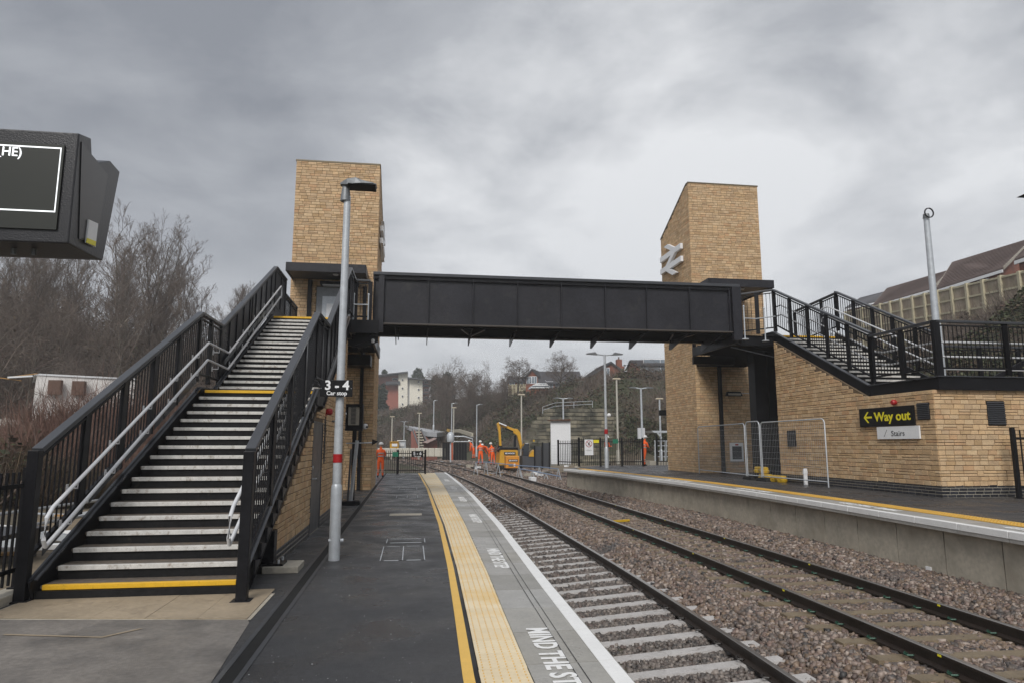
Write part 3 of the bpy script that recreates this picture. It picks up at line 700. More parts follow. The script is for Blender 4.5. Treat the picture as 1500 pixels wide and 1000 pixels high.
# ------------------------------------------------------------------ upper landing, left
LL = thing('stair_landing', 'black steel landing between the left stairs, the lift door and the bridge', 'landing', (-3, 23, 5.2))
M().box(-4.3, -1.3, 21.05, 27.4, 5.38, 5.498).obj('deck', webm, LL)
M().box(-1.95, -1.06, 21.0, 21.08, 5.1, 5.5).obj('edge_beam', black, LL); M().box(-1.95, -1.87, 21.05, 27.3, 5.1, 5.38).obj('edge_beam', black, LL)
M().box(-1.38, -1.30, 21.05, 27.3, 5.1, 5.38).obj('edge_beam', black, LL)
for y in (22.4, 24.0, 25.6): M().box(-4.2, -1.3, y, y+.14, 5.12, 5.38).obj('cross_beam', black, LL)
M().prism([(-1.9, 21.5, 5.1), (-1.1, 21.5, 5.1), (-1.1, 21.5, 4.9), (-1.5, 21.5, 4.72), (-1.9, 21.5, 4.72)], (0, .03, 0)).obj('gusset', black, LL)
M().bar((-1.9, 21.48, 4.75), (-1.05, 21.48, 5.1), .03).obj('brace', black, LL)
M().box(-2.9, -1.6, 26.2, 27.3, 4.7, 5.1).obj('soffit_box', black, LL)
balustrade(LL, [(-1.8, 21.15, 5.46), (-1.36, 21.15, 5.46)], 1.3, 1, .44, bal=.11)
M().lathe((-1.25, 21.4, 4.86), [(.045, 0), (.06, .08), (.03, .12)], 10).obj('floodlight', signw, LL)
for x in (-1.84, -1.4):
    M().tube([(x, 21.08, 5.25), (x, 21.08, 6.3)], .022, 8).lathe((x, 21.08, 5.22), [(.08, 0), (.08, .03)], 10).lathe((x, 21.08, 6.28), [(.03, 0), (.035, .03), (.02, .06)], 10).obj('handrail_standard', galv, LL)
M().tube([(-1.84, 21.06, 5.98), (-1.4, 21.06, 5.98)], .02, 8).obj('handrail', galv, LL)
M().box(-1.68, -1.46, 26.0, 26.04, 5.6, 6.3).obj('notice_frame', signw, LL); M().box(-1.64, -1.5, 25.98, 26.0, 5.68, 6.2).obj('notice_face', conc2, LL)
# ------------------------------------------------------------------ left stone building under the stairs
LB = thing('stone_building', 'buff stone store room under the left staircase with a grey door', 'building', (-3, 15, 0))
XW = -1.92
def ltop(y): return max(.02, sline(y)-.26)
Lw = 20.35-10.64
poly = [(XW, 10.64, 0), (XW, 20.35, 0), (XW, 20.35, ltop(20.35)), (XW, 15.4, ltop(15.4)), (XW, 14.35, ltop(14.29)), (XW, 10.64, ltop(10.64))]
M().prism(poly, (-2.1, 0, 0)).obj('wall', mortar_m, LB)
walling(LB, (XW, 10.64, 0), (0, 1, 0), (1, 0, 0), Lw, lambda u: ltop(10.64+u), 0, .225, [(3.28, 4.75, 0, 2.2), (4.95, 5.3, 1.35, 2.3)], 300, 11, 'brick')
walling(LB, (XW-2.1, 10.64, 0), (1, 0, 0), (0, -1, 0), 2.1, lambda u: ltop(10.64), 0, .225, [], 0, 12)
d_ = M().box(XW-.01, XW+.006, 13.94, 15.37, 0.02, 2.18).obj('door', greyd, LB)
M().box(XW, XW+.02, 13.9, 13.95, 0, 2.21).box(XW, XW+.02, 15.36, 15.41, 0, 2.21).box(XW, XW+.02, 13.95, 15.36, 2.17, 2.21).obj('door_frame', greyd, LB)
M().tube([(XW+.01, 14.06, 1.08), (XW+.07, 14.06, 1.08), (XW+.07, 14.22, 1.08)], .012, 8).obj('handle', galv, d_); M().lathe((XW+.006, 14.06, 1.3), [(.03, 0), (.03, .02)], 12, 'x').obj('lock', galv, d_)
lv = M().box(XW-.01, XW+.012, 15.6, 15.93, 1.36, 2.3).obj('louvre_vent', black, LB)
for i in range(14): M().bar((XW+.02, 15.6, 1.4+i*.064), (XW+.02, 15.93, 1.4+i*.064), .02, .012).obj('slat', black, lv)
tag(M().lathe((XW+.01, 15.77, 2.47), [(.05, 0), (.075, .04), (.075, .11), (.05, .15)], 14, 'x').box(XW, XW+.03, 15.7, 15.84, 2.37, 2.42).obj('alarm_sounder', red, smooth=True), 'red alarm sounder over the slotted vent of the left stone building', 'alarm')
tag(M().tube([(XW, 17.0, 2.3), (XW+.16, 17.0, 2.3), (XW+.16, 17.0, 2.26)], .02, 8).obj('lamp_bracket', galvd), 'small grey lamp bracket on the left stone wall', 'bracket')
tag(M().box(XW+.004, XW+.1, 18.0, 18.01, 1.0, 2.0).obj('edge_sign', signy), 'thin yellow sign seen edge on beside the lamp post', 'sign')
# ------------------------------------------------------------------ lift towers
def lift_tower(label, x0, x1, y0, y1, z0, zf, zb, seedn, nfront, side, nside):
    t = thing('lift_tower', label, 'lift tower', ((x0+x1)/2, (y0+y1)/2, z0))
    yb = y0+.25
    M().prism([(x0, y0, z0), (x0, y0, zf), (x0, yb, zf), (x0, y1, zb), (x0, y1, z0)], (x1-x0, 0, 0)).obj('wall', mortar_m, t)
    M().prism([(x0-.03, y0-.03, zf), (x0-.03, y0-.03, zf+.06), (x0-.03, yb, zf+.06), (x0-.03, y1+.03, zb+.06), (x0-.03, y1+.03, zb), (x0-.03, yb, zf)], (x1-x0+.06, 0, 0)).obj('coping', mat('coping_bronze', (0.16, 0.13, 0.08), 0.45, 0.3), t)
    holes = HOLES.get(side, [])
    walling(t, (x0, y0, 0), (1, 0, 0), (0, -1, 0), x1-x0, lambda u: zf, z0, .0, holes, nfront, seedn)
    if side == 'L': walling(t, (x1, y0, 0), (0, 1, 0), (1, 0, 0), y1-y0, lambda u: zf if u < .25 else zf-(zf-zb)*(u-.25)/(y1-yb), z0, 0, [], nside, seedn+1)
    else: walling(t, (x0, y1, 0), (0, -1, 0), (-1, 0, 0), y1-y0, lambda u: min(zf, zb+(zf-zb)*u/(y1-yb)), z0, 0, [], nside, seedn+1)
    return t
HOLES = {'L': [(1.0, 2.5, 5.5, 7.95)], 'R': []}
TL = lift_tower('left lift tower of buff stone behind the tall lamp post', -4.88, -1.53, 27.5, 31.0, 0, 13.18, 11.7, 31, 270, 'L', 30)
TRr = lift_tower('right lift tower of buff stone with the double arrow emblem', 12.6, 16.05, 29.1, 32.8, .5, 13.85, 12.2, 41, 220, 'R', 80)
# lift door, downpipes and canopy (left)
dl = M().box(-3.85, -2.42, 27.42, 27.52, 5.5, 7.92).obj('door_surround', galvd, TL)
M().box(-3.62, -2.62, 27.40, 27.425, 5.5, 7.55).obj('door_recess', galv, TL)
dd = M().box(-3.45, -2.75, 27.38, 27.4, 5.52, 7.25).obj('lift_door', signw, TL); M().box(-3.12, -3.0, 27.365, 27.38, 5.7, 6.75).obj('vision_slot', black, dd)
M().box(-4.2, -4.04, 27.36, 27.48, 5.5, 8.2).obj('downpipe', black, TL)
M().box(-3.7, -2.2, 27.1, 27.46, 7.96, 8.1).obj('light_fitting', black, TL); M().box(-3.6, -2.3, 27.08, 27.4, 7.94, 7.96).obj('light_diffuser', signw, TL)
M().box(-2.62+.58, -1.9, 27.36, 27.48, 5.8, 8.0).obj('downpipe', black, TL)
def canopy(t, x0, x1, y0, y1, z):
    c = M().box(x0, x1, y0, y1, z-.2, z).obj('canopy', black, t)
    M().box(x0-.02, x1+.02, y0-.03, y0-.0, z-.3, z+.03).box(x0-.04, x0-.0, y0-.0, y1, z-.3, z+.03).box(x1, x1+.04, y0, y1, z-.3, z+.03).obj('fascia', webm, c)
    M().box(x0, x1, y0, y1-.02, z-.24, z-.203).obj('soffit', mat('soffit_brown', (0.05, 0.043, 0.036), 0.5), c)
    M().lathe(((x0+x1)/2+.3, y0+.6, z-.27), [(.1, 0), (.12, .03)], 14).obj('downlight', signw, c)
canopy(TL, -4.78, -1.9, 25.95, 27.46, 8.48)
M().box(-3.2, -3.08, 27.36, 27.48, 0, 4.9).obj('lower_downpipe', black, TL) if False else M().box(-2.05, -1.92, 27.36, 27.48, 0, 5.1).obj('downpipe', black, TL)
canopy(TRr, 12.15, 15.0, 26.3, 29.06, 8.55)
# double arrow emblem
def emblem(t, x, sgn, yc, zc, W):
    s_ = W/62.0
    def pt(a, b, o=0.0): return (x+sgn*o, yc+sgn*(a-31)*s_, zc+(19.5-b)*s_)
    m_ = M(); dep = .13
    for i, pl in enumerate(([(0, 9.4), (62, 9.4), (62, 15.4), (0, 15.4)], [(0, 23.6), (62, 23.6), (62, 29.6), (0, 29.6)],
               [(13.2, 0), (25.4, 0), (52.5, 12.8), (40.5, 12.8)], [(40.5, 12.2), (52.5, 12.2), (22.5, 26.8), (10.5, 26.8)], [(10.5, 26.2), (22.5, 26.2), (48.8, 39), (36.6, 39)])):
        m_.prism([pt(a, b, .05) for a, b in pl], (sgn*(dep+.0015*i), 0, 0))
    m_.obj('arrow_emblem', signw, t)
emblem(TRr, 12.6, -1, 31.22, 10.72, 2.7)
emblem(TL, -1.53, 1, 29.2, 10.4, 2.3)
# right tower fittings
for x in (13.62, 15.75): M().box(x, x+.16, 28.98, 29.08, .5, 5.2).box(x-.03, x+.3, 28.9, 29.0, .5, .56).obj('downpipe', black, TRr)
wl = M().prism([(13.95, 28.98, 3.9), (14.75, 28.98, 3.9), (14.65, 28.98, 4.1), (14.02, 28.98, 4.1)], (0, .1, 0)).obj('wall_light', black, TRr); M().box(14.05, 14.65, 28.96, 28.98, 3.93, 4.02).obj('diffuser', conc2, wl)
M().tube([(14.7, 29.0, 4.02), (16.2, 29.0, 4.02)], .018, 6).obj('conduit', galv, TRr)
fb = thing('wall_cabinet', 'pale framed glass cabinet on the right lift tower behind the mesh fence', 'cabinet', (14.35, 29.05, 1))
M().box(14.04, 14.66, 29.0, 29.09, 1.0, 1.82).obj('cabinet_frame', signw, fb); M().box(14.13, 14.57, 28.985, 29.0, 1.1, 1.66).obj('cabinet_glass', glass_d, fb); M().box(14.28, 14.42, 28.98, 29.0, 1.7, 1.77).obj('cabinet_mark', red, fb)
# ------------------------------------------------------------------ footbridge
FB = thing('footbridge', 'black steel plate girder footbridge spanning the tracks between the lift towers', 'footbridge', (5, 22.4, 5.5))
st = [-1.27, -.99, .44, 1.87, 3.32, 4.76, 6.24, 7.67, 9.18, 10.59, 10.9]
for yf, yb_ in ((21.5, 21.515), (23.3, 23.315)):
    for i in range(len(st)-1): M().box(st[i], st[i+1]-.002, yf, yb_, 5.5, 6.96).obj('web_panel', webm, FB)
for x in st[:-1]+[10.86]:
    M().box(x-.014, x+.014, 21.405, 21.497, 5.44, 6.98).obj('stiffener', webm, FB)
M().box(-1.3, 10.96, 21.36, 21.6, 7.02, 7.12).obj('top_cap', capm, FB, bevel=.01); M().box(-1.3, 10.96, 21.42, 21.58, 6.9, 7.02).obj('top_chord', black, FB)
M().box(-1.3, 10.96, 23.2, 23.44, 7.02, 7.12).obj('top_cap', capm, FB)
M().box(-1.3, 10.96, 21.4, 21.62, 5.46, 5.5).obj('bottom_flange', mat('flange_edge', (0.07, 0.06, 0.052), 0.5), FB)
M().box(-1.2, 10.9, 21.62, 23.2, 5.42, 5.47).obj('deck_plate', soff, FB); M().box(-1.3, 10.96, 23.2, 23.45, 5.36, 5.46).obj('bottom_flange', black, FB)
for x in (-.6, .44, 1.87, 3.32, 4.76, 6.24, 7.67, 9.18, 10.4):
    M().prism([(x, 21.7, 5.42), (x, 23.4, 5.42), (x, 23.5, 5.12), (x, 23.3, 5.1)], (.02, 0, 0)).obj('cross_beam', webm, FB)
for x in (1.87, 9.0):
    M().bar((x-.35, 21.7, 5.40), (x+.1, 23.2, 5.40), .04).bar((x+.4, 21.7, 5.40), (x+.05, 23.2, 5.40), .04).obj('wind_brace', capm, FB)
M().box(-1.12, -.95, 21.37, 21.5, 5.2, 7.0).obj('end_post', webm, FB); M().box(10.66, 10.98, 21.34, 21.5, 5.2, 7.02).obj('end_post', webm, FB)
M().box(-.5, -.47, 22.0, 22.03, 5.05, 5.42).obj('conduit_drop', black, FB)
# ------------------------------------------------------------------ right building and stairs
RB = thing('stone_building', 'buff stone building with dark brick plinth under the right staircase', 'building', (15, 18, .5))
XR = 12.45; YR = 14.85
def rtop(y): return 3.06 if y < 17.3 else 3.06+(y-17.3)*.47
M().prism([(XR, YR, .5), (XR, 22.0, .5), (XR, 22.0, rtop(22)), (XR, 17.3, 3.06), (XR, YR, 3.06)], (2.6, 0, 0)).obj('wall', mortar_m, RB)
M().box(15.06, 21, YR+.001, 17.4, .5, 3.05).obj('wall', mortar_m, RB)
walling(RB, (XR, 22.0, 0), (0, -1, 0), (-1, 0, 0), 22.0-YR, lambda u: rtop(22.0-u), .5, .26, [], 170, 21)
walling(RB, (XR, YR, 0), (1, 0, 0), (0, -1, 0), 8.5, lambda u: 3.06, .5, .26, [], 130, 22)
def vent(label, pts):
    v = thing('louvre_vent', label, 'vent', pts[0]); return v
v1 = thing('louvre_vent', 'small black louvred vent right of the way out sign', 'vent', (12.42, 15.2, 2.4)); M().box(12.41, 12.44, 14.99, 15.38, 2.35, 2.76).obj('vent_frame', signblk, v1)
for i in range(9): M().bar((12.4, 14.99, 2.38+i*.044), (12.4, 15.38, 2.38+i*.044), .02, .03, up=(1, 0, .8)).obj('slat', greyd, v1)
v2 = thing('louvre_vent', 'large black louvred vent on the platform end wall of the right building', 'vent', (14.07, 14.8, 2.2)); M().box(13.84, 14.32, 14.82, 14.84, 2.2, 2.8).obj('vent_frame', signblk, v2)
for i in range(12): M().bar((13.84, 14.81, 2.24+i*.047), (14.32, 14.81, 2.24+i*.047), .02, .03, up=(0, 1, .8)).obj('slat', greyd, v2)
v3 = thing('louvre_vent', 'black square vent behind the mesh fence panel on the right building', 'vent', (12.42, 21.1, 1.9)); M().box(12.4, 12.44, 20.93, 21.42, 1.68, 2.2).obj('vent_frame', signblk, v3)
for i in range(9): M().bar((12.39, 20.95, 1.73+i*.05), (12.39, 21.4, 1.73+i*.05), .012, .02).obj('slat', greyd, v3)
tag(M().lathe((12.42, 16.12, 2.82), [(.05, 0), (.075, -.04), (.075, -.1), (.05, -.13)], 14, 'x').obj('alarm_sounder', red, smooth=True), 'red alarm sounder above the way out sign', 'alarm')
def wsign(name, label, cat, c, m, th=.02): return None
WS = thing('way_out_sign', 'black way out sign with yellow arrow and lettering on the right building', 'sign', (12.4, 16.7, 2.4))
a, b, c, d = PX(1259,599,12.4), PX(1337.9,592,12.4), PX(1341.5,621,12.4), PX(1261.7,625,12.4)
y0, y1 = (a[1]+d[1])/2, (b[1]+c[1])/2; z1, z0 = (a[2]+b[2])/2, (c[2]+d[2])/2
M().box(12.37, 12.42, y1, y0, z0, z1).obj('sign_board', signblk, WS, bevel=.004)
L_ = y0-y1; zc = (z0+z1)/2
text('sign_lettering', 'way', (12.366, y0-L_*.30, zc-.11), (R90, 0, -R90), signy, WS, sx=1.15, sc=1.0)
ya = y0-L_*.09
M().prism([(12.366, ya, zc), (12.366, ya-.16, zc+.15), (12.366, ya-.16-.06, zc+.15), (12.366, ya-.1, zc+.025), (12.366, ya-.34, zc+.025), (12.366, ya-.34, zc-.025), (12.366, ya-.1, zc-.025), (12.366, ya-.22, zc-.15), (12.366, ya-.16, zc-.15)], (.003, 0, 0)).obj('arrow', signy, WS)
SS = thing('stairs_sign', 'white stairs sign hung under the black way out sign', 'sign', (12.4, 16.2, 2.1))
M().box(12.38, 12.42, PX(1348,638,12.4)[1], PX(1285,624,12.4)[1], z0-.34, z0-.02).obj('sign_board', signw, SS)
text('sign_lettering', 'stairs', (12.376, 16.35, z0-.26), (R90, 0, -R90), greyd, SS, sx=1.2)
M().bar((12.376, 16.62, z0-.28), (12.376, 16.5, z0-.1), .012, .004).obj('stair_pictogram', greyd, SS)
RS = thing('staircase', 'black steel staircase on the right with close railings and white handrails', 'staircase', (13.7, 17.3, 3.2))
rz = (5.5-3.25)/14; gr = (21.95-17.35)/13
flight(RS, 12.72, 14.78, 17.35, gr, 3.25, rz, 14)
M().box(12.6, 15.6, 14.95, 17.4, 3.12, 3.245).obj('half_landing', tread_m, RS)
M().box(15.6, 20, 14.95, 17.4, 3.12, 3.245).obj('half_landing', tread_m, RS)
M().box(12.72, 14.78, 17.3, 17.36, 3.25, 3.27).obj('nosing', nosey_m, RS)
SP = [(12.56, 14.8, 3.2), (12.56, 17.25, 3.2), (12.56, 22.1, 5.48), (12.56, 22.9, 5.5)]
for i in range(3): M().bar(SP[i], SP[i+1], .06, .3).obj('stringer', black, RS); M().bar(Vector(SP[i])+Vector((-.03,0,.16)), Vector(SP[i+1])+Vector((-.03,0,.16)), .12, .025).obj('stringer_flange', capm, RS)
M().box(12.53, 20.5, 14.74, 14.8, 3.05, 3.36).obj('fascia_beam', black, RS); M().box(12.5, 20.5, 14.7, 14.83, 3.36, 3.385).obj('stringer_flange', capm, RS)
M().bar((14.85, 17.25, 3.25), (14.85, 22.1, 5.53), .06, .3).obj('stringer', black, RS)
HR = 1.3
M().box(12.54, 12.72, 14.76, 14.86, 3.36, 4.74).obj('corner_post', black, RS)
balustrade(RS, [(12.62, 14.82, 3.42), (12.62, 17.2, 3.42)], HR, 1, 1.2, bal=.118)
balustrade(RS, [(12.62, 17.2, 3.42), (12.62, 22.15, 5.75)], HR+.1, 1, .99, bal=.118)
balustrade(RS, [(12.62, 14.82, 3.42), (14.55, 14.82, 3.42)], HR, 1, 1.3, bal=.118)
balustrade(RS, [(14.55, 14.82, 3.42), (20.3, 14.82, 3.42)], HR, 1, 1.15, bal=.118)
balustrade(RS, [(14.85, 17.3, 3.42), (14.85, 21.9, 5.7)], HR+.1, 1, .99, bal=.118)
balustrade(RS, [(14.85, 21.9, 5.7), (14.85, 24.6, 5.55)], HR+.05, 1, .9, bal=.118)
balustrade(RS, [(14.9, 17.4, 3.42), (20, 17.4, 3.42)], 1.1, 1, 1.3, bal=.118)
for x, s_ in ((12.84, 1), (14.66, -1)):
    for h in (0, -.34):
        handrail(RS, [(x, 17.0, 4.25+h), (x, 17.3, 4.3+h), (x, 22.1, 6.6+h), (x, 22.5, 6.6+h), (x, 22.52, 6.45+h)], side=(s_, 0, 0))
for h in (0, -.36):
    handrail(RS, [(12.85, 17.1, 4.25+h), (12.85, 15.05, 4.25+h), (19.9, 15.05, 4.25+h)], side=(1, 0, 0), brackets=False)
    handrail(RS, [(14.9, 17.2, 4.2+h), (18.6, 17.2, 4.2+h)], brackets=False)
M().bar((15.8, 17.25, 3.3), (18.4, 17.25, 4.5), .05, .14).obj('stringer', black, RS)
RL = thing('stair_landing', 'black landing joining the bridge, the right lift door and the right stairs', 'landing', (13, 25, 5.4))
M().face([(10.9,21.5,5.49),(11.5,22.1,5.49),(12.6,22.1,5.49),(14.9,22.1,5.49),(14.9,29.0,5.49),(12.6,29.0,5.49),(12.6,25.3,5.49),(10.9,25.3,5.49)]).obj('deck', webm, RL)
M().box(10.95, 14.9, 22.3, 25.3, 5.2, 5.46).box(12.62, 14.9, 25.31, 29.0, 5.2, 5.46).obj('soffit_frame', soff, RL)
M().box(10.9, 12.6, 22.15, 22.25, 5.15, 5.5).obj('edge_beam', black, RL); M().box(10.85, 10.95, 21.5, 25.3, 5.15, 5.48).obj('edge_beam', black, RL)
balustrade(RL, [(10.98, 22.6, 5.55), (11.55, 22.6, 5.55), (12.62, 22.15, 5.65)], 1.5, 1, .56, bal=.12)
balustrade(RL, [(10.98, 25.4, 5.0), (11.7, 25.4, 5.0)], .7, 1, .8, bal=.14)
M().box(10.9, 12.6, 25.31, 25.45, 4.85, 5.15).obj('ledge_beam', black, RL)
for (x0, x1) in ((12.68, 13.15), (13.22, 13.9)): M().box(x0, x1, 23.9, 24.4, .5, 5.2).obj('column', black, RL)
M().prism([(11.0, 22.4, 5.2), (14.8, 22.4, 5.2), (14.8, 22.4, 4.45), (13.8, 22.4, 4.5), (11.9, 22.4, 5.12)], (0, .03, 0)).obj('haunch', soff, RL)
M().bar((11.0, 22.3, 5.1), (14.0, 22.3, 4.5), .03).obj('brace', capm, RL)
for x, y in ((11.05, 21.35), (11.92, 21.6)):
    M().tube([(x, y, 5.25), (x, y, 6.35)], .022, 8).lathe((x, y, 5.22), [(.12, 0), (.12, .03)], 10).lathe((x, y, 6.33), [(.03, 0), (.035, .03), (.02, .06)], 10).obj('handrail_standard', galv, RL)
M().tube([(11.05, 21.35, 5.95), (11.5, 21.4, 5.95), (12.5, 21.9, 6.15)], .018, 8).obj('handrail', galv, RL)
# ================================================================== lamp posts, signs, fences, people
def post(t, x, y, z0, h, hs=1.1, r=.055, rb=.085, top=None, m=None):
    m = m or galv
    M().lathe((x, y, z0), [(rb, 0), (rb, hs-.06), (r+.01, hs), (r, hs+.02)], 18).obj('base_section', m, t, smooth=True)
    M().lathe((x, y, z0), [(r, hs), (r*.8, h)], 16).obj('shaft', m, t, smooth=True)
T = thing('lamp_post', 'tall galvanised lamp post with a red band standing before the left stairs', 'lamp post', (-1.13, 11.07, 0), 'platform lamp posts')
post(T, -1.13, 11.07, 0, 5.78, 1.12, .068, .085)
M().lathe((-1.13, 11.07, 1.47), [(.072, 0), (.072, .13)], 18).obj('red_band', red, T, smooth=True)
for s_ in (-1, 1): M().lathe((-1.13+s_*.09, 11.03, .3), [(.022, 0), (.026, .02), (.026, .045)], 10, 'x').obj('door_bolt', galv, T)
hd = M().lathe((-1.16, 11.07, 5.7), [(.085, 0), (.075, .12), (.05, .3)], 12).obj('head_spigot', galvd, T, smooth=True)
lh = M()
for i, (x, hw, zt, zb) in enumerate([(-1.25,.05,6.0,5.97),(-1.14,.12,6.055,5.95),(-1.0,.17,6.07,5.955),(-.9,.17,6.03,5.965),(-.72,.16,6.0,5.972),(-.66,.1,5.995,5.975)]):
    lh.v += [(x, 11.07-hw, zb), (x, 11.07+hw, zb), (x, 11.07+hw*.85, zt), (x, 11.07-hw*.85, zt)]
    if i: 
        k = 4*i
        for j in range(4): lh.f.append((k-4+j, k-4+(j+1) % 4, k+(j+1) % 4, k+j))
lh.f += [(3, 2, 1, 0), (20, 21, 22, 23)]
lh.obj('lantern', galvd, T, bevel=.006); M().box(-1.12, -.67, 10.92, 11.22, 5.94, 5.966).obj('lens', signblk, T, bevel=.01)
S34 = thing('car_stop_sign', 'black 3 - 4 car stop sign clamped to the tall lamp post', 'sign', (-1.18, 10.96, 2.6))
M().box(-1.43, -.93, 10.95, 10.975, 2.485, 2.745).obj('sign_board', signblk, S34, bevel=.003)
text('sign_lettering', '34', (-1.17, 10.947, 2.595), (R90, 0, 0), signw, S34); text('sign_lettering', 'car', (-1.17, 10.947, 2.51), (R90, 0, 0), signw, S34)
M().tube([(-1.5, 11.04, 2.72), (-1.42, 11.0, 2.64)], .02, 8).box(-1.53, -1.47, 10.99, 11.05, 2.66, 2.74).obj('bracket', black, S34)
for x in (-1.41, -.95, -1.18): M().lathe((x, 10.948, 2.615), [(.006, 0), (.006, -.004)], 6, 'y').obj('rivet', galv, S34)
# display cabinet
CX = thing('monitor_cabinet', 'black ribbed monitor cabinet on a stalk between the left building and tower', 'monitor', (-1.75, 21.6, 2.5))
M().box(-2.03, -1.5, 21.55, 22.0, 2.16, 2.97).obj('cabinet', black, CX, bevel=.01)
M().box(-1.93, -1.6, 21.53, 21.55, 2.33, 2.88).obj('screen', conc2, CX)
for i in range(13): M().box(-1.85, -1.7, 21.515, 21.53, 2.37+i*.04, 2.39+i*.04).obj('slat', greyd, CX)
M().box(-2.05, -1.48, 21.45, 21.55, 2.16, 2.22).box(-2.05, -1.48, 21.45, 21.55, 2.91, 2.97).box(-2.05, -1.99, 21.45, 21.55, 2.22, 2.91).box(-1.54, -1.48, 21.45, 21.55, 2.22, 2.91).obj('hood', black, CX)
M().box(-1.8, -1.68, 21.7, 21.82, 0, 2.16).obj('stalk', black, CX)
def dome(label, x, y, z):
    t = thing('security_camera', label, 'camera', (x, y, z)); M().lathe((x, y, z), [(.02,-.09),(.06,-.07),(.08,-.01),(.075,.05),(.03,.08)], 12).obj('housing', signw, t, smooth=True)
    M().lathe((x+.05, y-.05, z-.02), [(.035,-.03),(.04,0),(.03,.03)], 10).obj('lens', glass_d, t)
dome('white dome camera on the left edge of the monitor cabinet', -2.0, 20.9, 2.62); dome('white dome camera at the lower right corner of the monitor cabinet', -1.42, 21.7, 2.3)
G = thing('tilting_column', 'leaning grey hinged column with a base plate before the left lift tower', 'column', (-1.68, 20.9, 0))
M().bar((-1.72, 20.9, .1), (-1.62, 21.3, 1.86), .07, .12).obj('mast', galv, G); M().bar((-1.8, 20.85, .1), (-1.78, 21.2, 1.6), .05, .08).obj('stay', greyd, G)
M().box(-1.95, -1.45, 20.7, 21.15, 0, .12).obj('base_plate', black, G, bevel=.01); M().tube([(-1.95, 21.3, 1.78), (-1.05, 21.3, 1.8)], .018, 6).obj('cross_arm', galv, G)
M().prism([(-1.18, 21.28, 1.72), (-.98, 21.28, 1.84), (-1.18, 21.28, 1.9)], (0, .06, 0)).obj('arm_end', black, G)
# departure display top left
DS = thing('departure_display', 'black hanging departure display with a lit screen at the top left', 'display', PY(40, 280, 3.3))
X0 = PY(116, 195.5, 3.3)[0]; yF = 3.3
def hx(x, y): return PX(x, y, X0)
front_t = PY(116, 195.5, yF)[2]; front_b = PY(110, 357.5, yF)[2]
prof = [(yF, front_t), hx(134, 203)[1:], hx(135, 226)[1:], hx(145, 238)[1:], hx(162, 236)[1:], hx(176, 252)[1:], hx(151, 382)[1:], hx(143, 380)[1:], (yF, front_b)]
XL0 = X0-1.6
M().prism([(X0, a, b) for a, b in prof], (-1.6, 0, 0)).obj('housing', mat('display_case', (0.02, 0.02, 0.023), 0.32, var=0.15, scale=8, bump=0.12, bscale=130), DS, bevel=.006)
r_in = [(PX(120, 208, X0+.004)), (PX(133, 226, X0+.004)), (PX(158, 256, X0+.004)), (PX(141, 358, X0+.004)), (PX(116, 350, X0+.004))]
M().prism(r_in, (-.006, 0, 0)).obj('side_panel', mat('display_side', (0.035, 0.035, 0.038), 0.28, var=0.1, scale=4), DS)
lb = [PX(131, 322, X0+.012), PX(144, 328, X0+.012), PX(140, 362, X0+.012), PX(127, 356, X0+.012)]
lab = M().prism(lb, (-.008, 0, 0)).obj('rating_label', signw, DS); M().prism([PX(128.5, 349, X0+.015), PX(141, 354, X0+.015), PX(140, 361, X0+.015), PX(127, 355.5, X0+.015)], (-.004, 0, 0)).obj('label_flash', signy, lab)
def ps(x, y, o=.008): q = PY(x, y, yF-o); return q
scm = mat('screen_face', (0.028, 0.03, 0.024), 0.3, var=0.05)
tl, br = ps(92, 216), ps(85, 330); bx = tl[0]
M().box(XL0+.1, bx+.008, yF-.01, yF, ps(85, 337)[2], ps(92, 213)[2]).obj('screen', scm, DS)
em = bpy.data.materials.new('led_white'); em.use_nodes = True; pb = em.node_tree.nodes['Principled BSDF']; pb.inputs['Emission Color'].default_value = (.8, .83, .85, 1); pb.inputs['Emission Strength'].default_value = .8; pb.inputs['Base Color'].default_value = (.5, .5, .5, 1)
zt, zb2 = ps(92, 217.5)[2], ps(87, 312)[2]; xr_ = ps(91, 217)[0]
M().box(XL0+.1, xr_, yF-.013, yF-.0105, zt-.006, zt).box(XL0+.1, xr_, yF-.013, yF-.0105, zb2, zb2+.006).box(xr_-.004, xr_, yF-.013, yF-.0105, zb2+.006, zt-.006).obj('lit_border', em, DS)
q = ps(33, 230); text('lit_lettering', 'he', (q[0], yF-.0125, q[2]), (R90, 0, 0), em, DS, sx=.92)
for x in (20, 50): 
    q = PY(x, 367, yF+.12); M().lathe((q[0], q[1], front_b-.02), [(.012, -.01), (.012, .02)], 8).obj('drip_plug', galvd, DS)
M().box(XL0+.5, XL0+.6, yF+.2, yF+.3, front_t-.02, front_t+1.2).obj('hanger', black, DS)
# ------------------------------------------------------------------ railings
def railing(label, p, q, h, group, n_bal, nposts, cat='fence', tops=True):
    p, q = Vector(p), Vector(q); t = thing('railing', label, cat, p, group); d = q-p; L = d.length; ang = math.atan2(d.y, d.x)
    for z in (h*.16, h*.86): M().bar(p+Vector((0,0,z)), q+Vector((0,0,z)), .02, .05).obj('rail', black, t)
    me = M().box(-.012, .012, -.012, .012, .06, h-.03).mesh('baluster', black); pm = M().box(-.04, .04, -.04, .04, 0, h+.02).box(-.07, .07, -.07, .07, 0, .02).mesh('post', black)
    for k in range(n_bal): f = p+d*((k+.5)/n_bal); inst('baluster', me, t, f, (0, 0, ang))
    for k in range(nposts+1): f = p+d*(k/nposts); inst('post', pm, t, f, (0, 0, ang))
    return t
railing('black vertical bar railing on the kerb left of the stairs', (-4.5, 4.2, .1), (-4.5, 9.0, .1), 1.36, None, 40, 2)
RE = railing('black railing closing the end of the near platform behind the worker', (-2.4, 42.2, 0), (.85, 41.4, 0), 1.42, None, 26, 2)
